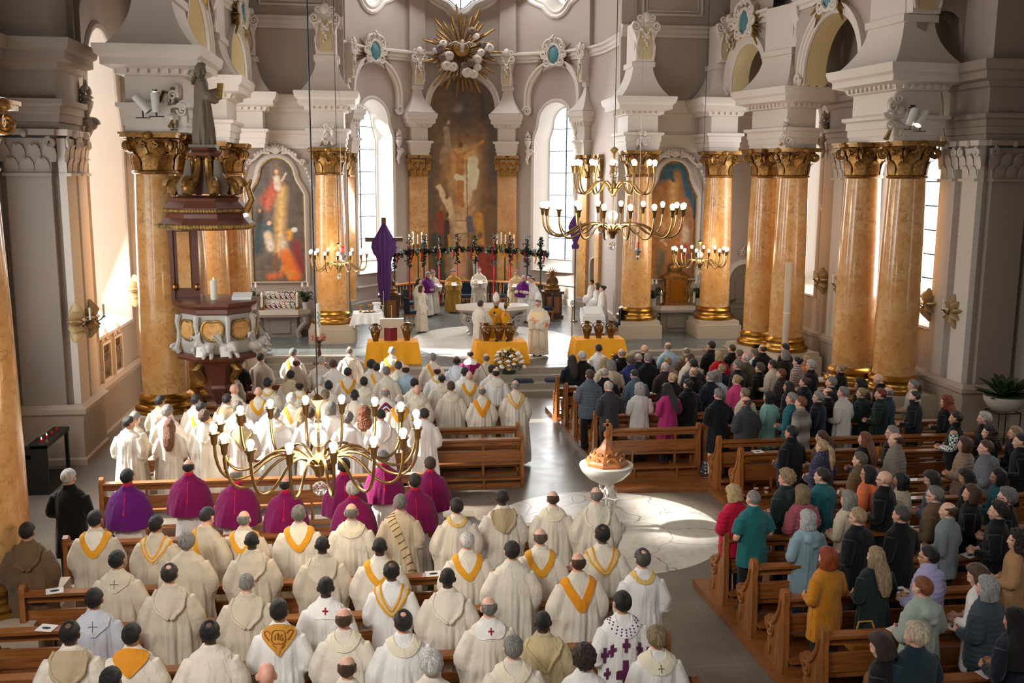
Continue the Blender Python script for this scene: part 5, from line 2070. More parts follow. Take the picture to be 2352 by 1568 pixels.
pt = lambda c, hw, z0, zs, z1: [(c - hw, z0), (c + hw, z0), (c + hw, zs)] + [(c + hw * (1 - .38 * math.sin(t * PI / 2) ** 1.3), zs + (z1 - zs) * .62 * t) for t in (.15, .35, .55, .8, 1)] + arc(c, zs + (z1 - zs) * .62 - .12, hw * .62 * 1.02, 12, 168, 10, (z1 - zs) * .38 + .12) + [(c - hw * (1 - .38 * math.sin(t * PI / 2) ** 1.3), zs + (z1 - zs) * .62 * t) for t in (1, .8, .55, .35, .15)] + [(c - hw, zs)]
mpE = lambda u, z, d: (u, 34.4 + d, z)
sk, dk = (214, 168, 128), (48, 42, 40)
nat = [(.5, .5, .5, .95, .16, (150, 120, 92), 1.6), (.5, .25, .6, .75, .16, (232, 186, 110), 1.3), (.28, .66, .5, .8, .16, (176, 82, 60), .8), (.44, .72, .3, .6, .1, (186, 96, 70), .8), (.5, .84, .52, .76, .085, (222, 200, 176), .7), (.5, .89, .5, .895, .05, sk, .5), (.6, .82, .68, .88, .03, (200, 180, 150), .6),
       (.08, .25, .16, .55, .14, (44, 62, 70), .9), (.3, .36, .3, .46, .12, (66, 84, 96), .8), (.34, .28, .3, .38, .11, (206, 190, 170), .7), (.33, .475, .335, .48, .05, sk, .5), (.3, .39, .32, .36, .045, (220, 180, 140), .5), (.46, .22, .4, .12, .05, (120, 78, 46), .6),
       (.58, .32, .6, .22, .13, (206, 186, 160), .9), (.55, .37, .56, .375, .055, (196, 176, 150), .5), (.72, .4, .7, .36, .09, (216, 150, 60), .8), (.8, .42, .82, .425, .055, (232, 222, 206), .5), (.84, .3, .9, .1, .15, (128, 46, 48), .8), (.62, .22, .8, .04, .17, (214, 108, 40), .7), (.6, .1, .72, .05, .12, (228, 128, 52), .7), (.3, .04, .5, .05, .1, (196, 96, 50), .9), (.2, .12, .5, .1, .03, (110, 86, 66), .8), (.15, .5, .18, .56, .07, (60, 44, 34), .7), (.16, .575, .165, .58, .04, (170, 120, 86), .5)]
canvas('altar_painting', 'arched altar painting with orange-cloaked kneeling figure, above the photographs', pt(SAL[0] - .02, .86, 2.45, 5.35, 6.55), mpE, nat, (92, 84, 76))
cur = [(.5, .1, .5, .9, .3, (172, 120, 70), 1.4), (.5, .52, .5, .82, .14, (222, 182, 120), 1.2), (.3, .45, .7, .45, .18, (206, 160, 110), 1.2), (.05, .84, .4, .9, .16, (38, 84, 104), .7), (.2, .95, .7, .96, .12, (42, 92, 112), .7), (.4, .9, .5, .84, .06, (42, 92, 112), .7), (.7, .93, .82, .72, .1, (40, 86, 106), .7), (.84, .76, .97, .62, .1, (34, 74, 96), .7), (.95, .66, .98, .52, .05, (34, 74, 96), .7),
       (.16, .3, .1, .12, .13, (150, 96, 50), .8), (.3, .22, .24, .06, .14, (96, 92, 66), .8), (.3, .33, .31, .34, .055, (196, 170, 140), .5), (.18, .39, .185, .395, .045, (150, 110, 80), .5), (.38, .4, .385, .405, .045, (150, 106, 76), .5), (.38, .29, .36, .3, .04, sk, .5), (.8, .42, .78, .3, .12, (196, 176, 150), .8), (.8, .28, .76, .18, .12, (166, 66, 48), .8), (.62, .35, .6, .2, .07, (190, 110, 60), .8), (.9, .48, .9, .44, .07, (140, 90, 70), .7), (.88, .2, .9, .05, .1, (120, 70, 60), .8), (.5, .1, .55, .03, .1, (80, 60, 50), .8), (.66, .5, .66, .505, .05, (196, 160, 130), .5)]
canvas('altar_painting', 'arched altar painting with blue painted curtain, above the tabernacle', pt(SAR[0] - .1, .84, 2.45, 5.35, 6.55), mpE, cur, (150, 104, 64))
for c_, lb in ((SAL[0] - .02, 'white stucco shell crest over the painting with the orange cloak'), (SAR[0] - .1, 'white stucco shell crest over the painting with the blue curtain')):
    s_ = struct(thing('trim_shell_crest', lb, 'stucco ornament', (c_, 34.3, 6.72)))
    mb = MB()
    for i in range(7):
        a = PI * (.12 + .76 * i / 6)
        mb.tube([(0, -.04, -.02), (.14 * math.cos(a), -.08, .02 + .14 * math.sin(a)), (.26 * math.cos(a), -.03, .02 + .27 * math.sin(a))], [.03, .055, .03], 6)
    mb.build('shell', M['relief'], s_)
    for s in (-1, 1):
        mb = MB()
        mb.tube([(s * .18, -.04, 0), (s * .45, -.04, .02), (s * .68, -.04, -.2), (s * .84, -.04, -.32)], [.05, .06, .05, .03], 8)
        mb.tube([(s * .86 + p, -.04, -.3 + q) for p, q in spiral(.1, .02, 1.5, 16)], .03, 6)
        for i in range(5):
            mb.ell((s * (.25 + .1 * i), -.05, .14 - .05 * i), (.06, .04, .11 - .01 * i), 8, 6)
        for i in range(6):
            mb.ell((s * (.98 + .045 * i), -.03, -.5 - .13 * i), (.05, .04, .06), 8, 6)
        mb.build('acanthus_spray', M['relief'], s_)
main = round_loop(0, 1.5, .95, 10.15)
big = [(.5, .4, .5, .7, .42, (150, 114, 74), 1.3), (.52, .34, .56, .64, .26, (206, 170, 120), 1.2), (.42, .06, .47, .32, .2, (222, 194, 152), 1.2), (.45, .55, .48, .63, .3, (206, 160, 96), 1.2), (.5, .95, .5, .82, .44, (74, 66, 60), 1.0), (.9, .92, .97, .55, .15, (76, 70, 66), 1.1), (.05, .85, .05, .4, .13, (92, 80, 68), 1.2), (.44, .86, .45, .865, .09, (122, 112, 100), .7), (.78, .92, .8, .82, .1, (58, 54, 54), 1.0), (.2, .7, .75, .74, .12, (120, 92, 64), 1.2),
       (.66, .62, .56, .45, .085, (226, 204, 168), .35), (.7, .57, .66, .5, .06, (232, 212, 178), .4), (.6, .5, .56, .42, .05, (214, 190, 152), .4), (.47, .635, .465, .565, .066, (176, 120, 66), .25), (.42, .545, .5, .535, .05, (232, 208, 172), .3), (.455, .52, .445, .42, .032, (172, 116, 66), .3), (.5, .52, .495, .41, .032, (176, 120, 68), .3), (.42, .648, .3, .688, .026, (182, 126, 72), .3), (.52, .652, .8, .71, .026, (184, 128, 74), .3), (.475, .692, .475, .697, .04, (104, 70, 44), .3),
       (.27, .76, .3, .67, .055, (156, 134, 112), .4), (.24, .68, .2, .62, .05, (150, 128, 104), .5), (.3, .79, .305, .795, .03, (176, 146, 118), .4), (.16, .5, .3, .4, .05, (216, 190, 152), .5), (.3, .44, .34, .36, .06, (210, 182, 144), .5), (.27, .45, .275, .455, .03, (120, 84, 58), .4), (.17, .37, .2, .29, .06, (142, 62, 46), .4), (.19, .4, .19, .405, .034, (168, 112, 82), .3), (.1, .26, .18, .06, .11, (62, 68, 56), .5), (.27, .33, .27, .2, .05, (70, 56, 46), .35), (.28, .365, .28, .37, .034, (96, 66, 48), .3), (.3, .27, .32, .22, .026, (196, 150, 60), .4),
       (.6, .35, .62, .3, .06, (96, 100, 116), .4), (.66, .4, .665, .405, .034, (190, 146, 110), .3), (.74, .36, .76, .22, .085, (190, 140, 60), .45), (.78, .2, .8, .05, .1, (146, 62, 44), .4), (.76, .27, .765, .275, .045, (126, 90, 64), .3), (.9, .16, .93, .06, .075, (140, 56, 46), .4), (.91, .235, .91, .24, .036, (120, 78, 58), .3), (.68, .22, .7, .04, .04, (220, 202, 176), .35), (.51, .21, .5, .1, .055, (198, 150, 104), .35), (.48, .17, .45, .25, .022, (200, 152, 106), .3), (.54, .17, .57, .26, .022, (200, 152, 106), .3), (.51, .06, .5, .02, .06, (196, 160, 96), .4), (.86, .05, .95, .02, .08, (84, 74, 66), .6), (.4, .34, .62, .34, .012, (150, 116, 80), .5), (.4, .28, .6, .28, .012, (160, 126, 88), .5), (.56, .62, .6, .02, .009, (120, 92, 60), .4)]
canvas('altar_painting', 'tall altar painting of a figure with raised arms in golden light, middle of apse', main, apse, big, (112, 84, 56), False, 1.35, n=100)

# gilt sunburst with clouds and dove
sb = thing('sunburst', 'gilt sunburst with clouds and dove above the altar painting', 'sculpture', (aty(1060, 115, 43.0).x, 43.0, aty(1060, 118, 43.0).z), 0, None, 1.08)
rnd = random.Random(3)
nr = 44
for i in range(nr):
    a = 2 * PI * i / nr + rnd.uniform(-.03, .03)
    L = 1.55 * (1.0 if i % 4 == 0 else rnd.uniform(.62, .92)) * (1.12 if abs(math.sin(a)) > .75 else 1)
    ca, sa = math.cos(a), math.sin(a)
    mb = MB()
    vs = []
    for r, wd, y in ((.25, .02, .02), (L * .75, .05, -.1), (L, .035, -.12)):
        for s, dy in ((-1, 0), (0, -.04), (1, 0)):
            vs.append((ca * r - sa * wd * s, y + dy, sa * r + ca * wd * s))
        vs.append((ca * r, y + .05, sa * r))
    fs = []
    for j in (0, 4):
        for s in range(4):
            k = (s + 1) % 4
            fs.append((j + s, j + k, j + 4 + k, j + 4 + s))
    fs += [(0, 1, 2, 3), (11, 10, 9, 8)]
    mb.add(vs, fs)
    mb.build('ray', M['gold'], sb, smooth=False)
for i, (x, z, r) in enumerate(((-.85, .05, .2), (-.72, .25, .16), (-.5, -.2, .2), (-.75, -.25, .18), (-.6, -.55, .22), (-.35, -.6, .2), (.1, -.55, .16), (.2, -.8, .22), (.45, -.85, .2), (.35, -.45, .18), (.6, -.3, .2), (.75, -.05, .17), (.95, -.1, .15), (1.05, .12, .2), (.6, -.6, .17), (.4, .75, .17), (.55, .55, .14), (-1.0, .0, .12), (.85, .25, .14))):
    mb = MB()
    mb.ell((x, -.2, z), (r, r * .8, r * .92), 14, 10)
    mb.tube([(x + p, -.2 - r * .78, z + q) for p, q in spiral(r * .55, r * .1, 1.4, 16, i)], r * .1, 5)
    mb.build('cloud', M['stonestatue'] if i % 3 == 0 else M['relief'], sb)
MB().rings([[(r * math.cos(2 * PI * j / 24), y, .1 + r * math.sin(2 * PI * j / 24)) for j in range(24)] for r, y in ((.34, .0), (.3, -.1), (.1, -.14), (.01, -.14))]).build('sun_disc', M['gold'], sb)
mb = MB()
mb.ell((0, -.42, .16), (.09, .12, .15), 12, 8)
mb.ell((0, -.5, .32), (.06, .07, .065), 10, 8)
mb.tube([(0, -.55, .31), (0, -.62, .29)], [.02, .005], 6)
for s in (-1, 1):
    mb.tube([(s * .05, -.42, .2), (s * .25, -.42, .3), (s * .5, -.42, .24)], [.08, .1, .02], 8, flat=.35)
    for q in range(4):
        mb.tube([(s * (.18 + .09 * q), -.43, .24), (s * (.24 + .1 * q), -.43, .08 + .03 * q)], [.035, .01], 6)
mb.tube([(0, -.4, .05), (0, -.38, -.08)], [.05, .09], 8, flat=.4)
mb.build('dove', M['ceramic'], sb)


# ---------------------------------------------------------------- tables with yellow cloths and bronze jars
def drape_table(x, y, z, w, d, h, label, mat='yellowcloth', hang=.62, legs=True, cloth_label='', seed=0):
    t = thing('table', label, 'table', (x, y, z))
    for sx in (-1, 1):
        for sy in (-1, 1):
            MB().tube([(sx * (w - .08), sy * (d - .08), 0), (sx * (w - .08), sy * (d - .08), h - .03)], .022, 8).build('leg', M['steel'], t)
    MB().box((-w, -d, h - .03), (w, d, h)).build('tabletop', M['whitepaint'], t, smooth=False)
    mb = MB()
    rr = []
    N = 96
    for k, (q, zz) in enumerate(((0, .014), (1, .016), (1.0, .008), (1.0, -hang * .25), (1.0, -hang * .6), (1.0, -hang))):
        ring = []
        for j in range(N):
            a = j / N * 4
            s, f = int(a), a - int(a)
            cx = [(-1, -1), (1, -1), (1, 1), (-1, 1)][s]
            nx = [(1, -1), (1, 1), (-1, 1), (-1, -1)][s]
            X = (cx[0] + (nx[0] - cx[0]) * f) * (w + .012)
            Y = (cx[1] + (nx[1] - cx[1]) * f) * (d + .012)
            if k == 0:
                X, Y = X * .1, Y * .1
            fl = max(0, (k - 2)) / 3.0
            cor = max(0, 1 - min(f, 1 - f) * 4.5)
            o = fl * (.03 + .025 * math.sin(j * 1.05 + seed) + .07 * cor)
            ring.append((X + (X > 0 and o or -o) * (abs(X) > w - .001 or cor > 0), Y + (Y > 0 and o or -o) * (abs(Y) > d - .001 or cor > 0), h + zz - (.05 * cor * fl)))
        rr.append(ring)
    mb.rings(rr, False)
    mb.f.append(tuple(range(N)))
    mb.mi.append(0)
    c = mb.build('tablecloth', M[mat], None, angle=60)
    c.location = (x, y, z)
    tag(c, cloth_label, 'tablecloth')
    return t


def jar(x, y, z, label, seed=0, rz=0.0):
    j = thing('jar', label, 'jar', (x, y, z), rz, 'bronze oil jars', .9)
    vs_ = MB().lathe([(.085, 0), (.095, .02), (.09, .04), (.12, .14), (.155, .26), (.165, .34), (.14, .41), (.085, .46), (.075, .52), (.1, .57), (.105, .58), (.07, .575), (.06, .5)], 24).build('vessel', M['bronze'], j)
    for s in (-1, 1):
        MB().tube([(s * .08, 0, .52), (s * .16, 0, .5), (s * .2, 0, .42), (s * .16, 0, .36)], .016, 6).build('handle', M['bronze'], vs_)
    mb = MB()
    if seed == 0:                                                # raised monogram: a cross with a looped upright
        mb.tube([(0, -.17, .2), (0, -.178, .38)], .008, 5)
        mb.tube([(-.055, -.165, .22), (.055, -.165, .34)], .008, 5)
        mb.tube([(.055, -.165, .22), (-.055, -.165, .34)], .008, 5)
        mb.tube([(0, -.172, .38), (.04, -.168, .385), (.05, -.168, .35), (.02, -.175, .32), (0, -.176, .32)], .007, 5)
    else:
        for i in range(4):
            mb.ell((.05 * math.sin(i * 2 + seed), -.16, .27 + .04 * i), (.03, .012, .02), 8, 6)
    mb.build('emblem', M['goldplain'], vs_)
    return j


TB = [(.3 - .05, 28.75), (3.4 - 3.8, 28.7), (6.45 - 3.8, 28.72)]
tl = atz(905, 826, .6)
TBL = ((-3.52, 29.0, 'with jars and a red book', [(-.5, 0), (.42, 0)]), (-.38, 28.75, 'behind the big flowers', [(-.42, 1), (-.03, 2), (.28, 3)]), (2.6, 28.95, 'next to the pews', [(-.35, 4), (.02, 5), (.38, 6)]))
for x, y, lb, js in TBL:
    drape_table(x, y, .6 if 1 else 0, .72, .38, .62, 'low folding table under yellow cloth ' + lb, cloth_label='yellow patterned cloth on the table ' + lb, seed=x)
    for k, (dx, sd) in enumerate(js):
        who = 'jar on the yellow table ' + lb
        jar(x + dx, y - .05 + .06 * (k % 2), 1.238, '%s bronze two-handled %s' % (('left', 'right')[k] if len(js) == 2 else ('left', 'middle', 'right')[k], who), sd, .2 * k)
bk = thing('book', 'red velvet book standing open between two jars on the yellow table', 'book', (-3.52 - .06, 28.92, 1.238))
for s in (-1, 1):
    MB().add([(0, 0, 0), (s * .19, .07, 0), (s * .19, .1, 0), (0, .03, 0), (0, 0, .38), (s * .19, .07, .38), (s * .19, .1, .38), (0, .03, .38)], [(0, 1, 5, 4), (1, 2, 6, 5), (2, 3, 7, 6), (3, 0, 4, 7), (4, 5, 6, 7), (3, 2, 1, 0)]).build('cover', M['redcloth'], bk, smooth=False)
MB().add([(0, .03, .01), (.18, .09, .01), (.18, .14, .01), (-.18, .14, .01), (-.18, .09, .01), (0, .03, .37), (.18, .09, .37), (.18, .14, .37), (-.18, .14, .37), (-.18, .09, .37)], [(0, 1, 6, 5), (1, 2, 7, 6), (2, 3, 8, 7), (3, 4, 9, 8), (4, 0, 5, 9), (5, 6, 7, 8, 9)]).build('page_block', M['paper'], bk, smooth=False)
for dx, lb in ((-.2, 'left'), (.12, 'right')):
    tag(MB().lathe([(.05, 0), (.055, .03), (.04, .05), (.01, .06)], 14, (-.38 + dx + .07, 28.55)).build('round_lid', M['blackleather']), 'small black lid, %s one of two beside the three jars' % lb, 'lid').location.z = 1.238
# credence table with white cloth and vessels
cr = atz(806, 786, .6)
cr.x += .56
drape_table(cr.x, cr.y, .6, .46, .42, .98, 'small steel-legged table beside the orange column', 'whitecloth', .32, cloth_label='white cloth on the small table beside the orange column', seed=2)
for dx, dy, k in ((-.22, 0, 'left'), (.06, .08, 'middle')):
    g = thing('chalice', 'gold chalice, %s one on the white-clothed table' % k, 'chalice', (cr.x + dx, cr.y + dy, 1.6))
    MB().lathe([(.06, 0), (.06, .01), (.015, .04), (.02, .08), (.015, .11), (.05, .15), (.06, .22), (.055, .22), (.045, .15)], 16).build('cup', M['goldplain'], g)
    MB().lathe([(.024, .07), (.03, .08), (.024, .09)], 12).build('knop', M['brass'], g)
pj = thing('pitcher', 'white covered pitcher on the white-clothed table', 'pitcher', (cr.x + .3, cr.y + .02, 1.6))
MB().lathe([(.1, 0), (.12, .05), (.1, .22), (.13, .24), (.15, .3), (.13, .31)], 16).build('vessel', M['whitecloth'], pj)
MB().tube([(.1, 0, .22), (.2, 0, .2), (.18, 0, .08), (.11, 0, .06)], .014, 6).build('handle', M['whitecloth'], pj)
for k, (dx, dy) in enumerate(((.02, -.15), (.14, -.12), (-.1, -.2))):
    tag(MB().lathe([(.05, 0), (.08, .03), (.08, .05), (.05, .04)], 12).build('bowl', M['brass']), 'brass bowl, %s from the front of the white-clothed table' % ordinal(k), 'bowl', 'brass bowls').location = (cr.x + dx, cr.y + dy, 1.6)
# stone ambo slab and lectern
ab = atz(900, 800, .6)
am = thing('ambo', 'pale marble slab ambo with a thin microphone, beside the draped crucifix', 'ambo', (ab.x, 30.2, .6))
MB().box((-.36, -.08, 0), (.36, .08, 1.12)).build('slab', M['cream_marble'], am, smooth=False)
for dx, h in ((0, 1.5), (-.24, 1.95)):
    MB().tube([(dx, .05, 1.0), (dx, .05, h)], .012, 6).build('microphone_rod', M['steel'], am)
lc = atz(1350, 790, .6)
le = thing('lectern', 'white-draped lectern with open book, in front of three white-robed people', 'lectern', (lc.x + .1, lc.y - .1, .6))
MB().box((-.28, -.2, 0), (.28, .2, .5)).build('pedestal', M['altar'], le, smooth=False)
MB().add([(-.36, -.3, .42), (.36, -.3, .42), (.36, -.28, .98), (-.36, -.28, .98), (-.36, .2, 1.2), (.36, .2, 1.2), (.36, .24, .9), (-.36, .24, .9)], [(0, 1, 2, 3), (3, 2, 5, 4), (4, 5, 6, 7), (0, 3, 4, 7), (1, 6, 5, 2), (0, 7, 6, 1)]).build('white_drape', M['whitecloth'], le, smooth=False)
lb_ = thing('book', 'open white-paged book on the lectern', 'book', (lc.x + .1, lc.y - .1, .6))
for s in (-1, 1):
    MB().add([(0, -.24, 1.0), (s * .26, -.24, 1.03), (s * .26, .16, 1.22), (0, .16, 1.2), (0, -.24, 1.03), (s * .26, -.24, 1.06), (s * .26, .16, 1.25), (0, .16, 1.23)], [(0, 1, 2, 3), (4, 5, 6, 7), (0, 1, 5, 4), (1, 2, 6, 5), (2, 3, 7, 6), (3, 0, 4, 7)]).build('page_block', M['paper'], lb_, smooth=False)
bs = atz(1313, 790, .6)
st = thing('processional_candlestick', 'tall brass stand with glass top beside the lectern', 'candlestick', (bs.x, bs.y, .6))
MB().lathe([(.16, 0), (.16, .02), (.03, .05), (.022, .1), (.022, 1.25)], 14).build('pole', M['brass'], st)
MB().lathe([(.022, 1.25), (.06, 1.28), (.07, 1.36), (.03, 1.44), (.0, 1.46)], 12).build('glass_top', M['glass'], st)
# flower arrangements
def flowers(x, y, z, r, h, n, label, seed):
    rnd = random.Random(seed)
    f = thing('flower_arrangement', label, 'flowers', (x, y, z))
    MB().lathe([(r * .45, 0), (r * .5, .06), (r * .42, .1)], 16).build('bowl', M['darkleaf'], f)
    mb = MB()
    for i in range(170):
        a, e, q = rnd.uniform(0, 2 * PI), rnd.uniform(-.1, 1.5), rnd.uniform(.55, 1.0)
        p = Vector((math.cos(a) * math.cos(e) * r * q, math.sin(a) * math.cos(e) * r * q * .8, .12 + h * math.sin(e) * q))
        d = Vector((rnd.uniform(-1, 1), rnd.uniform(-1, 1), rnd.uniform(-.4, 1))).normalized() * .06
        mb.tube([p - d, p, p + d * 1.6], [.004, .022, .002], 5, flat=.35)
    mb.build('greenery', M['darkleaf'], f)['kind'] = 'stuff'
    k = 0
    for i in range(n):
        a, e = i * 2.4 + rnd.uniform(-.3, .3), .05 + 1.35 * ((i * .7548) % 1)
        p = (math.cos(a) * math.cos(e) * r, math.sin(a) * math.cos(e) * r * .85, .12 + h * math.sin(e))
        s = rnd.uniform(.035, .065)
        mb = MB()
        mb.ell(p, (s, s, s * .75), 9, 6)
        for j in range(6):
            b = 2 * PI * j / 6
            mb.ell((p[0] + s * .75 * math.cos(b), p[1] + s * .75 * math.sin(b), p[2]), (s * .5, s * .5, s * .42), 6, 5)
        mb.build('blossom', M['yellowpetal'] if i % 4 == 1 else M['petal'], f)
    return f


fa = atz(1156, 838, .45)
flowers(fa.x, 27.75, .45, .46, .6, 64, 'large round arrangement of white and yellow flowers before the middle yellow table', 4)
flowers(2.95, 28.0, .3, .26, .5, 14, 'small arrangement of white and yellow flowers before the yellow table beside the pews', 5)
pl = atz(1196, 851, .3)
t = thing('plate', 'round plate with small gilt objects on the chancel steps', 'plate', (pl.x, pl.y, .45))
MB().lathe([(.1, 0), (.24, .02), (.27, .045), (.26, .05), (.1, .02)], 20).build('dish', M['goldleaf'], t)
for i in range(7):
    tag(MB().ell((pl.x + .09 * math.cos(i * .9), pl.y + .08 * math.sin(i * .9), .5), (.035, .035, .035), 8, 6).build('gilt_ball', M['goldplain']), 'small gilt ball on the plate on the chancel steps', 'ball', 'gilt balls on the plate')
for px, py, lb in ((1188, 868, 'left'), (1256, 866, 'right')):
    q = atz(px, py, .15)
    c = tag(MB().box((-.27, -.16, 0), (.27, .16, .08), .03).build('kneeling_cushion', M['bluechair'], angle=60), 'dark kneeling cushion, %s of the two on the chancel steps' % lb, 'cushion')
    c.location = (q.x, front_y(q.x) - .52, .3)


# ---------------------------------------------------------------- rail, pedestals, chairs, poles with garland, crucifix
def pedestal(x, y, label):
    p = thing('pedestal', label, 'pedestal', (x, y, .6))
    MB().box((-.4, -.3, 0), (.4, .3, .12)).box((-.34, -.26, .12), (.34, .26, .95)).box((-.42, -.32, .95), (.42, .32, 1.05)).build('case', M['dwood'], p, smooth=False)
    MB().box((-.24, -.285, .22), (.24, -.255, .85)).build('door_panel', M['mwood'], p, smooth=False)
    return p


PL, PR = aty(895, 700, 37.2), aty(1268, 700, 37.8)
pedestal(PL.x, 37.2, 'brown wooden pedestal below the draped crucifix')
pedestal(PR.x, 37.8, 'brown wooden pedestal behind the bishop in orange')
rl = thing('wooden_rail', 'curved wooden rail with balusters behind the chairs of the apse', 'railing', (0, 0, .6))
path = []
for i in range(25):
    a = R(-62 + 124 * i / 24)
    path.append((AX + 3.9 * math.sin(a), AY - .3 + 3.9 * math.cos(a)))
MB().sweep(path, [(-.14, .98), (-.14, 1.04), (.14, 1.04), (.14, .98), (-.14, .98)]).build('hand_rail', M['mwood'], rl, smooth=False)
MB().sweep(path, [(-.12, 0), (-.12, .12), (.12, .12), (.12, 0)]).build('foot_rail', M['dwood'], rl, smooth=False)
for i in range(1, 48):
    a = R(-62 + 124 * i / 48)
    MB().lathe([(.05, .12), (.03, .2), (.06, .4), (.03, .6), (.035, .85), (.06, .98)], 8, (AX + 3.9 * math.sin(a), AY - .3 + 3.9 * math.cos(a))).build('baluster', M['dwood'], rl)


def chair(x, y, rz, label):
    c = thing('chair', label, 'chair', (x, y, .6), rz, 'blue cushioned chairs of the apse')
    for sx in (-1, 1):
        for sy in (-1, 1):
            MB().tube([(sx * .22, sy * .2, .42), (sx * .25, sy * .22, .2), (sx * .22, sy * .2, 0)], [.03, .022, .02], 6).build('leg', M['mwood'], c)
    MB().box((-.26, -.24, .4), (.26, .24, .52), .03).build('seat', M['bluechair'], c, angle=60)
    MB().box((-.24, -.26, .52), (.24, -.2, 1.0), .01).build('backrest', M['bluechair'], c, angle=60)
    MB().box((-.27, -.27, .34), (.27, .26, .4)).build('seat_frame', M['mwood'], c, smooth=False)
    return c


for px, py, rz, lb in ((948, 745, -1.2, 'beside the girl in white'), (945, 722, -1.2, 'behind the girl in white, nearer the rail'), (1068, 705, PI, 'between the gold-robed man and the man in white at the rail'), (1088, 703, PI, 'just behind the man in white at the rail'), (1165, 705, 2.6, 'behind the mitred man in gold'), (1255, 735, 1.5, 'behind the bishop in orange'), (1408, 775, 1.2, 'near the lectern beside the orange column'), (1422, 768, 1.2, 'against the orange column near the lectern')):
    q = atz(px, py, .6)
    if lb.startswith('near') or lb.startswith('against'):
        q = atz(px, py, .6)
    chair(q.x, q.y, rz, 'blue cushioned wooden chair ' + lb)
polecol = ['bluepole', 'redpole', 'bluepole', 'redpole', 'redpole', 'bluepole', 'redpole', 'redpole', 'bluepole', 'greenpole']
rnd = random.Random(9)
GY = []
for i, px in enumerate((906, 940, 974, 1009, 1050, 1092, 1135, 1172, 1211, 1242)):
    a = (px - 1075) / 170.0
    yy = 42.0 - 2.6 * a * a
    q = aty(px, 600, yy)
    s = thing('festive_pole', '%s pole of ten with evergreen cross, wound in %s ribbon' % (ordinal(i), polecol[i][:-4]), 'pole', (q.x, yy, .6), 0, 'ribboned poles of the apse')
    MB().tube([(0, 0, 0), (0, 0, 2.9)], .03, 8).build('rod', M[polecol[i]], s)
    mb = MB()
    L = (aty(1009, 590, 41.5) - aty(975, 590, 41.5)).length * .55
    for k in range(240):
        if rnd.random() < .65:
            p = Vector((rnd.uniform(-L, L), rnd.gauss(0, .05), 2.35 + rnd.gauss(0, .05)))
        else:
            p = Vector((rnd.gauss(0, .05), rnd.gauss(0, .05), rnd.uniform(1.75, 3.0)))
        d = Vector((rnd.uniform(-1, 1), rnd.uniform(-1, 1), rnd.uniform(-1, 1))).normalized() * .1
        mb.tube([p - d * .5, p + d * .3, p + d], [.01, .045, .004], 4, flat=.45)
    mb.build('evergreen_cross', M['darkleaf'], s)['kind'] = 'stuff'
    for k in range(2):
        x0 = rnd.uniform(-.35, .35)
        MB().tube([(x0, -.1, 2.4), (x0 + .03, -.12, 2.15), (x0 - .02, -.1, 1.95)], [.03, .035, .02], 4, flat=.25).build('ribbon', M['yellowcloth'] if (i + k) % 2 else M['redpole'], s)
for px, lb in ((960, 'left'), (1160, 'right')):
    q = aty(px, 590, 42.4)
    c = thing('candelabrum', 'dark branched candelabrum with white candles, %s of the altar painting' % lb, 'candelabrum', (q.x, 42.4, .6))
    MB().lathe([(.16, 0), (.14, .05), (.03, .12), (.025, 2.4)], 10).build('stem', M['iron'], c)
    for i in range(5):
        x = -.36 + .18 * i
        MB().tube([(0, 0, 2.3), (x * .7, -.05, 2.2), (x, -.06, 2.42), (x, -.06, 2.55)], .018, 6).build('branch', M['iron'], c)
        MB().lathe([(.03, 2.55), (.03, 2.95 + .1 * (i % 2)), (.01, 2.96 + .1 * (i % 2))], 8, (x, -.06)).build('candle_stick', M['wax'], c)
    mb = MB()
    for sg in (-1, 1):
        for zc in (2.5, 2.75, 3.0):
            mb.tube([(sg * (.12 + a), .02, zc + b) for a, b in spiral(.12, .02, 1.5, 16)], .018, 5)
    mb.tube([(0, .02, 2.4), (0, .02, 3.25)], .015, 5)
    mb.build('openwork_back', M['goldleaf'], c)
cxp = aty(884, 690, 35.6)
cz = thing('crucifix', 'tall crucifix wrapped in purple cloth', 'crucifix', (cxp.x, 35.6, .6))
MB().box((-.3, -.3, 0), (.3, .3, .1)).box((-.08, -.06, .1), (.08, .06, 3.95)).build('post', M['dwood'], cz, smooth=False)
MB().box((-.66, -.05, 3.1), (.66, .05, 3.25)).build('crossbeam', M['dwood'], cz, smooth=False)
mb = MB()
rr = []
for k in range(15):
    q = k / 14
    z = 3.72 - 2.7 * q
    wd = [.07, .16, .30, .42, .44, .38, .28, .24, .24, .25, .25, .23, .21, .18, .15][k]
    dp = [.06, .12, .16, .17, .17, .18, .17, .16, .16, .15, .15, .14, .13, .12, .1][k]
    rr.append([(wd * math.cos(2 * PI * j / 40) * (1 + .05 * math.sin(j * 2.3 + k)), -.02 + dp * math.sin(2 * PI * j / 40) * (1 + .22 * math.sin(j * 1.9)), z - (.06 * math.cos(2 * PI * j / 20) if 1 < k < 6 else 0)) for j in range(40)])
mb.rings(rr)
mb.build('purple_cover', M['purplecloth'], cz)
q = aty(1318, 790, 36.6)
pp = thing('processional_cross', 'pole topped by a cross wrapped in purple cloth', 'cross', (q.x, 36.6, .6))
MB().lathe([(.14, 0), (.12, .04), (.025, .08), (.025, 2.9)], 10).build('pole', M['dwood'], pp)
MB().rings([[(r * 1.3 * math.cos(2 * PI * j / 16 + .4) * (1 + .12 * math.sin(j * 2.1)), r * .55 * math.sin(2 * PI * j / 16 + .4), z) for j in range(16)] for r, z in ((.09, 2.75), (.11, 2.86), (.06, 2.95), (.06, 3.0), (.14, 3.25), (.2, 3.55), (.15, 3.75), (.06, 3.95), (.01, 4.0))]).build('purple_cover', M['purplecloth'], pp)
q = atz(741, 838, .3)
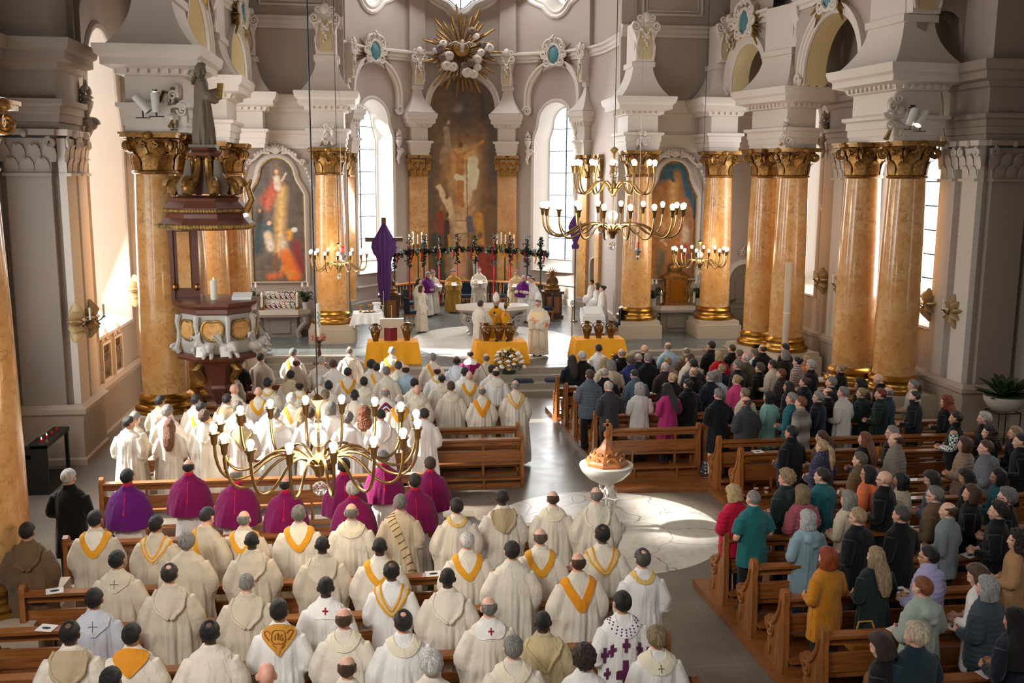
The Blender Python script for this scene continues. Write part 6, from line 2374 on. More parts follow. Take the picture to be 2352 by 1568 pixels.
ps = thing('paschal_candle', 'tall painted paschal candle on a dark stand with a ring of flowers', 'candle', (q.x, 28.9, .6))
MB().lathe([(.2, 0), (.2, .03), (.06, .08), (.04, .2), (.06, .3), (.035, .45), (.06, .55), (.05, .62), (.16, .7)], 16).build('stand', M['dwood'], ps)
MB().lathe([(.06, .7), (.06, 1.75), (.05, 1.76)], 16).build('wax_stick', M['wax'], ps)
mb = MB()
for i in range(40):
    a, q_ = rnd.uniform(0, 2 * PI), rnd.uniform(.1, .24)
    mb.ell((q_ * math.cos(a), q_ * math.sin(a), .72 + rnd.uniform(0, .12)), (.04, .04, .035), 7, 5)
mb.build('flower_ring', M['pinkflower'], ps)
mb = MB()
for k in range(9):
    mb.tube([(.061 * math.cos(-PI / 2 + .5 * math.sin(k * 2)), .061 * math.sin(-PI / 2 + .5 * math.sin(k * 2)), 1.1 + .05 * k), (.061 * math.cos(-PI / 2 + .5 * math.sin(k * 2 + 2)), .061 * math.sin(-PI / 2 + .5 * math.sin(k * 2 + 2)), 1.14 + .05 * k)], .014, 5)
mb.build('painted_motif', M['teal'], ps)


# ---------------------------------------------------------------- chandeliers
def chandelier(loc, tiers, label, drop, sc=1.0, cable_to=TOP, watts=60, bs=1.0):
    c = thing('chandelier', label, 'chandelier', loc)
    x, y, z = loc
    MB().tube([(0, 0, drop), (0, 0, cable_to - z)], .009, 6).build('cable', M['lead'], c)
    mb = MB()
    mb.lathe([(.02, drop), (.1 * sc, drop - .06 * sc), (.03 * sc, drop - .16 * sc), (.035 * sc, drop - .3 * sc)], 14)
    mb.tube([(0, 0, min(t_[1] for t_ in tiers) - .2 * sc), (0, 0, drop)], .014, 8)
    for R_, zt, n, r0 in tiers:
        mb.lathe([(.03 * sc, zt + .12 * sc), (.1 * sc, zt + .05 * sc), (.13 * sc, zt - .02 * sc), (.06 * sc, zt - .12 * sc), (.05 * sc, zt - .18 * sc)], 18)
    mb.build('brass_stem', M['brass'], c)
    zs = [zt for _, zt, _, _ in tiers]
    for zt in zs:
        MB().ell((0, 0, zt + .3 * sc), (.11 * sc, .11 * sc, .11 * sc), 14, 10).build('glass_ball', M['glass'], c)
    mb = MB()
    mb.ell((0, 0, min(zs) - .34 * sc), (.09 * sc, .09 * sc, .09 * sc), 16, 12)
    mb.build('glass_ball', M['glass'], c)
    MB().lathe([(.03 * sc, max(zs) + .4 * sc), (.06 * sc, max(zs) + .5 * sc), (.025 * sc, drop - .3 * sc)], 10).build('glass_baluster', M['glass'], c)
    arm0 = bulb0 = cup0 = None
    for R_, zt, n, r0 in tiers:
        am = MB()
        pts = []
        for i in range(17):
            q = i / 16
            if q < .45:
                a = q / .45
                pts.append((.1 * sc + (R_ * .62 - .1 * sc) * a, 0, zt + .17 * sc * math.sin(a * PI * .8) * 1.1 - .16 * sc * a * a))
            else:
                a = (q - .45) / .55
                pts.append((R_ * .62 + R_ * .38 * math.sin(a * PI / 2), 0, zt - .055 * sc - .22 * sc * math.sin(a * PI) * .55 - .0 + .36 * sc * a ** 2.2))
        am.tube(pts, .019 * sc, 8)
        am_me = am.mesh('arm', [M['brass']])
        ex, ez = pts[-1][0], pts[-1][2]
        cu_me = MB().lathe([(.02 * sc, ez), (.035 * sc, ez + .02 * sc), (.042 * sc, ez + .11 * sc), (.07 * sc, ez + .15 * sc), (.068 * sc, ez + .155 * sc), (.035 * sc, ez + .13 * sc)], 14, (ex, 0)).mesh('cup', [M['brass']])
        b = .048 * sc * bs
        bu_me = MB().lathe([(.02 * sc, ez + .13 * sc), (b * .6, ez + .16 * sc), (b, ez + .16 * sc + b * 1.2), (b * .8, ez + .16 * sc + b * 1.9), (.003, ez + .16 * sc + b * 2.3)], 14, (ex, 0)).mesh('bulb', [M['bulb']])
        for i in range(n):
            a = 2 * PI * (i + .5) / n
            A = inst('arm', am_me, c, (0, 0, 0), a)
            inst('candle_cup', cu_me, A)
            inst('bulb', bu_me, A)
    l = light('chandelier_glow', 'POINT', (x, y, z + min(zs) + .35 * sc), watts, (1.0, .78, .5), size=.5 * sc)
    return c


q = aty(733, 1060, 12.0)
chandelier((q.x, 12.0, q.z), [(1.22, 0, 16, 0)], 'large single-tier chandelier hanging over the purple-caped bishops', .85, 1.0, watts=170)
q = aty(1407, 528, 24.0)
chandelier((q.x, 24.0, q.z), [(1.72, 0, 18, 0), (.98, 1.02, 12, 0)], 'two-tier brass chandelier hanging before the window right of the altar', 2.0, 1.15, watts=220, bs=1.15)
q = aty(1607, 604, 31.5)
chandelier((q.x, 31.5, q.z), [(.88, 0, 14, 0)], 'small chandelier before the painting with the blue curtain', .75, .9, watts=80, bs=1.1)
q = aty(779, 612, 31.5)
chandelier((q.x, 31.5, q.z), [(.88, 0, 14, 0)], 'small chandelier before the column left of the crucifix', .75, .9, watts=80, bs=1.1)
for px, py, yy, lb in ((1465, 575, 31.0, 'hanging red sanctuary lamp before the orange column'), (787, 585, 32.2, 'hanging red sanctuary lamp by the small chandelier left of the crucifix')):
    q = aty(px, py, yy)
    s = thing('sanctuary_lamp', lb, 'lamp', (q.x, yy, q.z))
    MB().lathe([(.005, -.32), (.03, -.28), (.05, -.22), (.03, -.16), (.09, -.06), (.11, 0), (.07, .06), (.05, .08)], 16).build('silver_bowl', M['steel'], s)
    MB().lathe([(.05, .08), (.055, .26), (.05, .27)], 14).build('red_glass', M['redglass'], s)
    for i in range(3):
        a = 2 * PI * i / 3
        MB().tube([(.11 * math.cos(a), .11 * math.sin(a), 0), (.03 * math.cos(a), .03 * math.sin(a), 1.0), (0, 0, 1.6)], .006, 4).build('chain', M['steel'], s)
    MB().tube([(0, 0, 1.6), (0, 0, TOP - q.z)], .006, 4).build('wire', M['steel'], s)
# ================================================================ pulpit, font, wall fittings, small things
def oct_(r, n=8, ph=PI / 8, c=(0, 0)):
    return [(c[0] + r * math.cos(ph + 2 * PI * i / n), c[1] + r * math.sin(ph + 2 * PI * i / n)) for i in range(n)]


def ocrings(mb, prof, n=8):
    mb.rings([[(x, y, z) for x, y in oct_(r, n)] for r, z in prof])


def statue(name, mat, G=None, arms='fold', head='l', hair=None):
    """a carved figure: body, robe and hair of one stone"""
    out = []
    for nm, me in (('body', body(arms, head)), ('carved_robe', garment(G, arms) if G else None), ('carved_hair', hair_mesh(hair) if hair else None)):
        if me is None:
            continue
        k = name + nm
        c = me.copy()
        c.materials.clear()
        c.materials.append(M[mat])
        out.append((nm, c, PIV if nm == 'carved_hair' else None, head))
    return out


def put(parts, parent, loc, sc, rz=0.0):
    for nm, me, off, head in parts:
        o = inst(nm, me, parent)
        m = Matrix.Translation(loc) @ Matrix.Rotation(rz, 4, 'Z') @ Matrix.Diagonal((sc, sc, sc, 1))
        if off is not None:
            y, p = HEADS[head]
            m = m @ Matrix.Translation(off) @ Matrix.Rotation(R(y), 4, 'Z') @ Matrix.Rotation(R(p), 4, 'X')
        o.matrix_local = m


pu = aty(495, 600, 21.75)
PU = thing('pulpit', 'baroque pulpit of red and grey marble with beast carvings on the orange column', 'pulpit', (pu.x, 21.75, 0))
mb = MB()
ocrings(mb, [(.12, .95), (.16, 1.02), (.1, 1.1), (.2, 1.25), (.34, 1.42), (.38, 1.5), (.34, 1.56), (.36, 1.6), (.5, 1.95), (.62, 2.12)])
mb.build('corbel', M['redmarble'], PU, angle=25)
mb = MB()
ocrings(mb, [(.62, 2.1), (.86, 2.16), (.9, 2.22), (.86, 2.27), (.7, 2.3)])
mb.build('base_moulding', M['redmarble'], PU, angle=25)
mb = MB()
ocrings(mb, [(.74, 2.28), (.80, 2.5), (.78, 2.9), (.76, 3.14)])
PB = mb.build('body', M['greymarble'], PU, smooth=False)
mb = MB()
ocrings(mb, [(.76, 3.12), (.82, 3.16), (.8, 3.24), (.86, 3.28), (.92, 3.32), (.94, 3.38), (.82, 3.4)])
mb.build('rim', M['redmarble'], PU, angle=25)
for k in range(8):
    a = -PI / 2 + k * PI / 4
    ca, sa = math.cos(a), math.sin(a)
    fr = lambda u, d, z, ca=ca, sa=sa: (ca * (.735 + d) - sa * u, sa * (.735 + d) + ca * u, z)
    if sa > .5:
        continue
    mb = MB()
    lp = [(.2 * math.cos(t) * (1 - .16 * max(0, math.sin(t)) ** 6 * 0), 2.82 + .2 * math.sin(t) - .05 * max(0, math.sin(t)) ** 12) for t in [2 * PI * i / 28 for i in range(28)]]
    mb.rings([[fr(x, .015, z) for x, z in lp], [fr(x * .96, .035, z) for x, z in lp], [fr(0, .036, 2.82) for _ in lp]], False)
    mb.build('orange_field', M['marble'], PB)
    mb = MB()
    mb.tube([fr(x * 1.1, .03, 2.82 + (z - 2.82) * 1.12) for x, z in lp + lp[:1]], .03, 8)
    mb.build('gilt_ring', M['goldleaf'], PB)
    b = a + PI / 8
    cb, sb_ = math.cos(b), math.sin(b)
    fr2 = lambda u, d, z, cb=cb, sb_=sb_: (cb * (.79 + d) - sb_ * u, sb_ * (.79 + d) + cb * u, z)
    mb = MB()
    mb.tube([fr2(0, .02, 3.1), fr2(0, .05, 2.95), fr2(0, .02, 2.75), fr2(0, .04, 2.55), fr2(0, .1, 2.38), fr2(0, .04, 2.3)], [.07, .06, .05, .05, .07, .06], 8)
    mb.tube([fr2(0, .12 + p, 2.4 + q) for p, q in spiral(.09, .02, 1.5, 16)], .035, 6)
    mb.build('corner_scroll', M['greymarble'], PU)
# the carved beasts with books around the foot
for k, (a, nm) in enumerate(((-1.75, 'winged_lion'), (-1.25, 'eagle'), (-.35, 'bull'), (.2, 'winged_figure'))):
    ca, sa = math.cos(a), math.sin(a)
    fr = lambda u, d, z, ca=ca, sa=sa: (ca * (.84 + d) - sa * u, sa * (.84 + d) + ca * u, z)
    mb = MB()
    mb.ell(fr(0, .0, 2.42), (.17, .15, .14), 12, 8)
    mb.ell(fr(.12, .12, 2.5), (.1, .1, .11), 12, 8)
    mb.ell(fr(.15, .21, 2.44), (.05, .075, .055), 10, 8)
    for s in (-1, 1):
        mb.tube([fr(.1 + .06 * s, .1, 2.4), fr(.12 + .08 * s, .2, 2.31), fr(.12 + .08 * s, .26, 2.29)], [.05, .045, .04], 8)
        mb.ell(fr(.12 + .075 * s, .1, 2.52), (.04, .05, .08), 8, 6)
    for i in range(6):
        mb.tube([fr(-.08, .0, 2.5), fr(-.12 - .03 * i, .02, 2.66 + .04 * (i % 3)), fr(-.1 - .045 * i, .0, 2.82 - .05 * i)], [.05, .045, .015], 6, flat=.5)
    o = inst(nm, remesh(mb, nm, .016, [M['greymarble']], 2), PU)
    if k < 2:
        mb = MB()
        mb.add([fr(-.14, .17, 2.3), fr(.06, .17, 2.3), fr(.06, .12, 2.5), fr(-.14, .12, 2.5), fr(-.14, .13, 2.29), fr(.06, .13, 2.29), fr(.06, .08, 2.49), fr(-.14, .08, 2.49)], [(0, 1, 2, 3), (7, 6, 5, 4), (0, 4, 5, 1), (1, 5, 6, 2), (2, 6, 7, 3), (3, 7, 4, 0)])
        mb.build('stone_book', M['whitepaint'], PU, smooth=False)
for s in (-1, 1):
    MB().tube([(s * .3, -.35, 2.08), (s * .45, -.42, 1.95), (s * .3, -.3, 1.7), (s * .34, -.32, 1.6)], [.1, .12, .07, .05], 8).build('angel_head_bracket', M['gold'], PU)
MB().lathe([(.09, 0), (.14, .02), (.12, .08), (.08, .9), (.1, .98)], 12, (.0, .0)).build('pedestal_post', M['redmarble'], PU)
bp = MB().box((-.95, .25, 3.3), (-.42, .4, 4.95)).box((-.98, .2, 3.35), (-.9, .42, 4.95)).box((-.46, .2, 3.35), (-.38, .42, 4.95)).build('back_panel', M['redmarble'], PU, smooth=False)
MB().box((-.82, .22, 3.6), (-.56, .26, 4.8)).build('inlay_panel', M['marble'], PU, smooth=False)
for s in (-.9, -.44):
    MB().ell((s, .2, 3.62), (.06, .06, .08), 10, 8).build('gilt_knob', M['goldplain'], PU)
tag(candle(pu.x - .02, 21.5, 3.39, .42, .075, 'thick cream candle standing on the pulpit rim', False), None)
bk = thing('book', 'open book lying on the pulpit rim', 'book', (pu.x + .55, 21.55, 3.4))
MB().add([(-.2, -.14, 0), (.2, -.14, 0), (.2, .14, .08), (-.2, .14, .08), (-.2, -.14, .05), (.2, -.14, .05), (.2, .14, .13), (-.2, .14, .13)], [(0, 1, 2, 3), (4, 5, 6, 7), (0, 1, 5, 4), (1, 2, 6, 5), (2, 3, 7, 6), (3, 0, 4, 7)]).build('page_block', M['paper'], bk, smooth=False)
# canopy
cp = aty(476, 500, 21.75)
CP = thing('pulpit_canopy', 'red marble canopy with gilt scrolls above the pulpit', 'canopy', (cp.x, 21.75, 0))
mb = MB()
ocrings(mb, [(.96, 4.88), (1.0, 4.92), (.98, 5.0), (.86, 5.12), (.84, 5.2), (.9, 5.24), (.88, 5.32), (.8, 5.4), (.74, 5.46), (.76, 5.52), (.6, 5.56)])
mb.build('roof', M['redmarble'], CP, angle=25)
for r, z, h in ((.99, 4.95, .07), (.89, 5.27, .05)):
    mb = MB()
    P = oct_(r)
    for i in range(8):
        a, b = P[i], P[(i + 1) % 8]
        for j in range(12):
            t = (j + .5) / 12
            mb.ell((a[0] + (b[0] - a[0]) * t, a[1] + (b[1] - a[1]) * t, z), (h * .7, h * .7, h * .75), 7, 5)
    mb.build('gilt_egg_moulding', M['goldleaf'], CP)
for k in range(8):
    a = -PI / 2 + (k + .5) * PI / 4
    ca, sa = math.cos(a), math.sin(a)
    fr = lambda d, z, off=0.0, ca=ca, sa=sa: (ca * d - sa * off, sa * d + ca * off, z)
    mb = MB()
    mb.tube([fr(.70, 5.6), fr(.62, 5.78), fr(.42, 5.86), fr(.3, 6.02), (fr(.24, 6.25)), fr(.3, 6.36)], [.1, .12, .1, .08, .07, .07], 8)
    mb.tube([fr(.64 + p, 5.76 + q) for p, q in spiral(.19, .03, 1.7, 24)], .06, 6)
    mb.tube([fr(.28 + p, 6.32 + q) for p, q in spiral(.09, .02, 1.5, 16)], .035, 6)
    mb.build('scroll_rib', M['gold'], CP)
    if k % 2 == 0:
        a2 = a + PI / 8
        MB().tube([(math.cos(a2) * .4, math.sin(a2) * .4, 6.3), (math.cos(a2) * .42, math.sin(a2) * .42, 6.0), (math.cos(a2) * .56, math.sin(a2) * .56, 5.72), (math.cos(a2) * .62, math.sin(a2) * .62, 5.58)], [.05, .1, .15, .05], 8, flat=.6).build('acanthus_panel', M['stonestatue'], CP)
mb = MB()
ocrings(mb, [(.3, 5.6), (.2, 5.9), (.16, 6.3), (.36, 6.38), (.4, 6.44), (.3, 6.5), (.28, 6.56)])
mb.build('pedestal', M['redmarble'], CP, angle=25)
MB().tube([(.85, -.35, 5.25), (.98, -.4, 5.5), (.9, -.36, 5.75), (.98, -.4, 5.9)], [.08, .07, .06, .03], 8).build('gilt_finial', M['gold'], CP)
ST = thing('statue', 'grey-brown robed statue standing on top of the pulpit canopy', 'statue', (cp.x, 21.75, 6.55))
put(statue('canopy_', 'stonestatue', 'al', 'book', 'r', 'longcurly'), ST, (0, 0, 0), .96, R(-75))
MB().box((-.27, -.27, 0), (.27, .27, .06)).build('foot_slab', M['stonestatue'], ST, smooth=False)
MB().add([(.30, -.16, 1.0), (.42, -.12, 1.0), (.46, -.12, 1.3), (.34, -.16, 1.3), (.30, .06, 1.0), (.42, .06, 1.0), (.46, .06, 1.3), (.34, .06, 1.3)], [(0, 1, 2, 3), (4, 5, 6, 7), (0, 1, 5, 4), (1, 2, 6, 5), (2, 3, 7, 6), (3, 0, 4, 7)]).build('carved_tablet', M['goldleaf'], ST, smooth=False)
an = thing('statue', 'small seated stone angel with wing behind the statue on the canopy', 'statue', (cp.x - .62, 22.0, 6.9))
put(statue('angel_', 'stonestatue', None, 'fold', 'l', 'curly'), an, (0, 0, 0), .5, R(150))
MB().tube([(.0, .1, .75), (-.2, .15, .8), (-.35, .15, .45), (-.25, .12, .1)], [.06, .13, .1, .02], 8, flat=.35).build('wing', M['gold'], an)

# font
fo = aty(1391, 1150, 16.1)
FO = thing('font', 'white stone baptismal font with carved oak lid on the inlaid circle', 'font', (fo.x, 16.1, 0))
MB().lathe([(.36, 0), (.36, .08), (.3, .1), (.3, .16)], 8).build('foot', M['altartop'], FO, smooth=False)
MB().lathe([(.06, .8), (.12, .82), (.3, .92), (.42, 1.04), (.46, 1.12), (.46, 1.16), (.42, 1.17)], 32).build('bowl', M['altartop'], FO)
mb = MB()
ocrings(mb, [(.38, 1.16), (.39, 1.2), (.36, 1.22), (.34, 1.26), (.25, 1.33), (.16, 1.42), (.12, 1.46), (.08, 1.54), (.045, 1.6)])
FL = mb.build('lid', M['mwood'], FO, angle=25)
for k in range(8):
    a = PI / 8 + k * PI / 4 + PI / 8
    ca, sa = math.cos(a), math.sin(a)
    mb = MB()
    for q, r in ((1.27, .3), (1.35, .215)):
        mb.tube([(ca * r - sa * x, sa * r + ca * x, q + z) for x, z in spiral(.05, .01, 1.4, 14)], .014, 5)
        mb.tube([(ca * r - sa * -x, sa * r + ca * -x, q + z) for x, z in spiral(.05, .01, 1.4, 14)], .014, 5)
    mb.build('carved_leaf', M['mwood'], FL)
mb = MB()
mb.lathe([(.03, 1.58), (.045, 1.6), (.03, 1.62), (.06, 1.66), (.06, 1.71), (.03, 1.74), (.02, 1.76)], 12)
mb.box((-.018, -.018, 1.74), (.018, .018, 1.94)).box((-.065, -.018, 1.83), (.065, .018, 1.87))
mb.build('cross_finial', M['mwood'], FL)
for k, a in enumerate((-.9, .6, 2.4)):
    put(statue('cherub_', 'altartop', None, 'fold', 'f', 'curly'), FO, (.13 * math.sin(a), -.13 * math.cos(a), .14), .42, a + PI)

# wall sconces: gilt leaf plate, curled arm and candle
scn_pos = []
for side, X, s in (('L', LW, 1), ('R', RW, -1)):
    for px, py in (((172, 742), (205, 732), (308, 668), (327, 664)) if side == 'L' else ((1890, 645), (1934, 655), (2134, 700), (2192, 716))):
        d = ray(px, py)
        t_ = (X + s * .14 - CAM.x) / d.x
        scn_pos.append((X + s * .14, (CAM + d * t_).y, (CAM + d * t_).z, s, side))
lab = ['first sconce on the near pier beside the dim column', 'second sconce on the near pier, nearer the tall window', 'sconce just left of the pulpit column', 'sconce touching the edge of the pulpit column',
       'sconce near the framed relief, left of two', 'sconce beside the rear large column, right of two', 'sconce on the pilaster behind the confessional, left of two', 'sconce on the pier corner above the red-haired people, right of two']
for k, (x, y, z, s, side) in enumerate(scn_pos):
    o = thing('sconce', 'gilt leaf-shaped wall ' + lab[k], 'sconce', (x, y, z), 0, 'gilt leaf sconces')
    mb = MB()
    for i in range(9):
        a = 2 * PI * i / 9 + PI / 2
        L = .42 if i % 2 == 0 else .34
        mb.tube([(s * .02, 0, 0), (s * .05, L * .5 * math.cos(a), L * .6 * math.sin(a)), (s * .02, L * .8 * math.cos(a), L * math.sin(a))], [.1, .15, .03], 8, flat=.35)
    mb.build('leaf_plate', M['sconce'], o)
    mb = MB()
    mb.tube([(s * .05, 0, 0), (s * .16, -.02, -.06), (s * .26, -.04, .0), (s * .32, -.05, .06)], .014, 6)
    mb.tube([(s * .12 + p * .8, -.02, -.0 + q) for p, q in spiral(.07, .015, 1.4, 14)], .01, 5)
    mb.lathe([(.01, .04), (.05, .06), (.045, .07)], 10, (s * .32, -.05))
    MB().lathe([(.022, .07), (.022, .32), (.01, .33)], 8, (s * .32, -.05)).build('candle_stick', M['wax'], mb.build('arm', M['iron'], o))
# framed reliefs low on the walls (two left, one right)
for k, (X, s, yc, zc, lb) in enumerate(((LW, 1, 23.7, 1.72, 'framed dark relief below the near tall window, left of the pair'), (LW, 1, 24.75, 1.72, 'framed dark relief below the near tall window, right of the pair'), (RW, -1, 30.9, 1.72, 'framed relief below the window beside the paired columns'))):
    o = thing('wall_relief', lb, 'relief', (X, yc, zc), 0, 'station reliefs')
    fr = lambda u, d, z, s=s: (s * d, u, z)
    mb = MB()
    for a, b in (((-.36, -.46), (.36, -.40)), ((-.36, .40), (.36, .46)), ((-.36, -.4), (-.3, .4)), ((.3, -.4), (.36, .4))):
        mb.box((min(0, s * .07), a[0], a[1]), (max(0, s * .07), b[0], b[1]))
    mb.build('frame', M['white'], o, smooth=False)
    MB().box((min(0, s * .02), -.3, -.4), (max(0, s * .02), .3, .4)).build('dark_ground', M['bronze'], o, smooth=False)
    rr_ = random.Random(k)
    mb = MB()
    for i in range(4):
        u = -.2 + .13 * i
        mb.ell(fr(u, .03, -.08), (.025, .06, .22), 8, 6)
        mb.ell(fr(u + rr_.uniform(-.03, .03), .04, .18), (.03, .04, .05), 8, 6)
        mb.tube([fr(u, .04, .08), fr(u + rr_.uniform(-.12, .12), .05, rr_.uniform(-.1, .25))], .02, 6)
    mb.build('carved_figures', M['stonestatue'], o)
    mb = MB()
    for sg in (-1, 1):
        mb.tube([fr(sg * (.16 + p), .04, .56 + q) for p, q in spiral(.1, .02, 1.5, 16)], .02, 5)
        mb.tube([fr(sg * .3, .03, .48), fr(sg * .15, .04, .6), fr(0, .04, .78)], [.02, .03, .015], 6)
    mb.build('stucco_crest', M['relief'], o)
# urn finials on scroll brackets at the windows
def finial(loc, rz, label, mat='white'):
    o = struct(thing('trim_urn_finial', label, 'stucco ornament', loc, rz, 'stucco urns at the windows'))
    MB().lathe([(.05, 0), (.1, .03), (.05, .08), (.12, .25), (.15, .38), (.1, .42), (.16, .46), (.12, .5), (.06, .52)], 14).build('urn', M[mat], o)
    mb = MB()
    for i in range(6):
        mb.ell((.07 * math.cos(i), .07 * math.sin(i), .58 + .05 * (i % 3)), (.06, .06, .08), 8, 6)
    mb.ell((0, 0, .74), (.05, .05, .1), 8, 6)
    mb.build('stone_flowers', M[mat], o)
    mb = MB()
    mb.tube([(0, 0, 0), (.05, 0, -.15), (-.05, 0, -.4), (0, 0, -.6)], [.12, .1, .07, .03], 8)
    mb.tube([(.1 + p, 0, -.1 + q) for p, q in spiral(.13, .02, 1.5, 18)], .05, 6)
    mb.build('scroll_bracket', M[mat], o)


finial((LW + .15, 22.95, 7.15), 0, 'stucco urn finial at the near edge of the first tall window', 'plaster_shaded')
finial((LW + .15, 26.55, 7.0), 0, 'white stucco urn finial at the far edge of the first tall window')
finial((RW - .15, 29.5, 7.2), PI, 'stucco urn finial beside the window over the framed relief', 'plaster_shaded')
for s in (-1, 1):
    for q, w_ in ((-1, 'inner'), (1, 'outer')):
        p, qq, n_ = apse_frame(s * (WU + q * s * 1.32))
        finial((p.x + n_.x * .12, p.y + n_.y * .12, 7.1), math.atan2(qq.y, qq.x), 'stucco urn at the %s edge of the apse window behind %s' % (w_, 'the draped crucifix' if s < 0 else 'the large chandelier'))
# stucco groups on the entablature blocks
for (x, y, z, sc, lb) in ((8.1, 22.25, 7.45, 1.0, 'stucco cherub group with shells on the block over the large paired columns'), (8.0, 28.4, 7.35, .75, 'stucco flower basket on the block over the column with the pipe'), (-5.45, 32.7, 7.3, .7, 'stucco angel head on the block left of the apse'), (4.82, 32.7, 7.3, .7, 'stucco angel head on the block right of the apse'), (-7.9, 22.05, 7.4, .8, 'stucco group on the block behind the canopy statue')):
    o = struct(thing('trim_stucco_group', lb, 'stucco ornament', (x, y, z)))
    mb = MB()
    rr_ = random.Random(int(x * 10))
    for i in range(9):
        mb.ell((rr_.uniform(-.28, .28) * sc, rr_.uniform(-.1, .05), rr_.uniform(-.45, .45) * sc), (rr_.uniform(.08, .16) * sc, .09, rr_.uniform(.08, .18) * sc), 10, 8)
    for i in range(4):
        ax_, az_ = rr_.uniform(-.28, .28), rr_.uniform(-.4, .4)
        mb.tube([((ax_ + p) * sc, -.12, (az_ + q) * sc) for p, q in spiral(.13, .02, 1.4, 16, i)], .035 * sc, 6)
    mb.build('carving', M['relief'], o)
    MB().tube([(-.2 * sc, -.1, -.3 * sc), (-.32 * sc, -.12, -.55 * sc)], [.05 * sc, .1 * sc], 6, flat=.5).build('gilt_rays', M['goldleaf'], o)
# spotlights on the ledges of the blocks
for px, py, yy, lb, col, aimv in ((326, 238, 21.7, 'white cylindrical spotlight aimed down beside the canopy statue', 'whitepaint', (.5, 0, -.6)), (357, 235, 21.7, 'white cylindrical spotlight with barn doors aimed up beside the canopy statue', 'whitepaint', (-.05, 0, .9)), (2095, 268, 21.75, 'white cylindrical spotlight with barn doors on the ledge over the large columns', 'whitepaint', (.25, 0, .8)), (2117, 272, 21.75, 'lit white cylindrical spotlight aimed down on the ledge over the large columns', 'whitepaint', (-.45, -.2, -.6))):
    q = aty(px, py, yy)
    o = thing('spotlight', lb, 'spotlight', q)
    a = Vector(aimv).normalized()
    MB().tube([tuple(-a * .2), tuple(a * .2)], .085, 16).build('housing', M[col], o, angle=30)
    MB().tube([tuple(a * .195), tuple(a * .207)], .07, 14).build('lens', M['bulb'] if ('lit' in lb or 'up' in lb) else M['blackleather'], o)
    MB().tube([(0, 0, 0), (0, .05, -.28)], .015, 6).tube([(-.15, .05, -.28), (.15, .05, -.28)], .012, 6).build('bracket', M['iron'], o)
    if 'barn' in lb:
        for s in (-1, 1):
            MB().box((s * .02 + min(0, s * .14), -.06, .2), (s * .02 + max(0, s * .14), .06, .21)).build('barn_door', M['iron'], o, smooth=False).rotation_euler.y = s * -.5
# small arched door with panels
do = aty(1703, 757, 34.4)
D = struct(thing('door_1', 'small arched panelled door between the single column and the paired columns', 'door', (do.x, 34.4, .6)))
W_ = .56
lp = round_loop(0, W_, 0, 2.35)
MB().prism(lp, -.06, 0).build('leaf', M['doorpaint'], D, smooth=False)
mb = MB()
for z0, z1 in ((.18, .75), (.95, 1.98)):
    pts = [(-.34, z0), (.34, z0), (.34, z1), (-.34, z1), (-.34, z0)]
    if z1 > 1.5:
        pts = [(-.34, z0), (.34, z0), (.34, z1 - .3)] + arc(0, z1 - .3, .34, 0, 180, 10)[1:] + [(-.34, z0)]
    mb.tube([(x, -.065, z) for x, z in pts], .02, 6)
mb.build('raised_moulding', M['doorpaint'], D)
mb = MB()
lp2 = [(W_, 0), (W_, 2.35 - W_)] + arc(0, 2.35 - W_, W_, 0, 180, 16)[1:] + [(-W_, 0)]
strip(mb, lambda u, z, d: (u, d, z), lp2, [(0, 0), (0, -.12), (.16, -.12), (.18, -.06), (.18, 0)], False)
mb.build('stone_surround', M['white'], D, angle=40)
MB().tube([(-.46, -.07, .95), (-.46, -.12, 1.05), (-.30, -.13, 1.07)], .018, 6).build('handle', M['iron'], D)
cr_ = struct(thing('trim_door_crest', 'small stucco crest above the arched door', 'stucco ornament', (do.x, 34.35, 2.75 + .6)))
mb = MB()
for sg in (-1, 1):
    mb.tube([(sg * (.12 + p), -.03, q) for p, q in spiral(.12, .02, 1.5, 16)], .022, 5)
    mb.tube([(sg * .2, -.03, -.1), (sg * .1, -.03, .15), (0, -.03, .32)], [.02, .03, .015], 6)
mb.build('scrollwork', M['relief'], cr_)
# grey pipe on the column, confessional, plant on a stand
q = aty(1800, 820, 28.15)
o = thing('pipe', 'upright pinkish pipe standing before the paired columns', 'pipe', (q.x - .02, 28.05, .82))
MB().lathe([(.1, 0), (.1, 2.72), (.085, 2.74)], 16).build('tube', M['plinth'], o)
MB().lathe([(.103, 1.22), (.103, 1.24)], 16).build('joint', M['paper'], o)
cf = thing('confessional', 'dark oak confessional corner behind the large paired columns', 'confessional', (9.42, 25.2, 0))
MB().box((-.26, -.9, 0), (.3, .9, 2.25)).box((-.32, -1.0, 2.25), (.3, 1.0, 2.4)).box((-.36, -1.05, 2.4), (.3, 1.05, 2.5)).build('case', M['dwood'], cf, smooth=False)
for yy in (-.6, .6):
    MB().box((-.3, yy - .2, .2), (-.26, yy + .2, 2.1)).build('door_panel', M['mwood'], cf, smooth=False)
pt_ = aty(2338, 935, 20.3)
po = thing('potted_plant', 'large leafy plant in a white bowl on a black wire stand by the wall', 'plant', (10.05, 20.3, 0))
mb = MB()
for sx in (-1, 1):
    for sy in (-1, 1):
        mb.tube([(sx * .26, sy * .26, 0), (sx * .26, sy * .26, .84)], .014, 5)
mb.tube([(.26 * a, .26 * b, .84) for a, b in ((-1, -1), (1, -1), (1, 1), (-1, 1), (-1, -1))], .014, 5)
mb.build('stand', M['iron'], po)
MB().lathe([(.12, .84), (.3, .9), (.42, 1.08), (.44, 1.2), (.4, 1.2), (.36, 1.1)], 24).build('bowl', M['ceramic'], po)
rr_ = random.Random(5)
mb = MB()
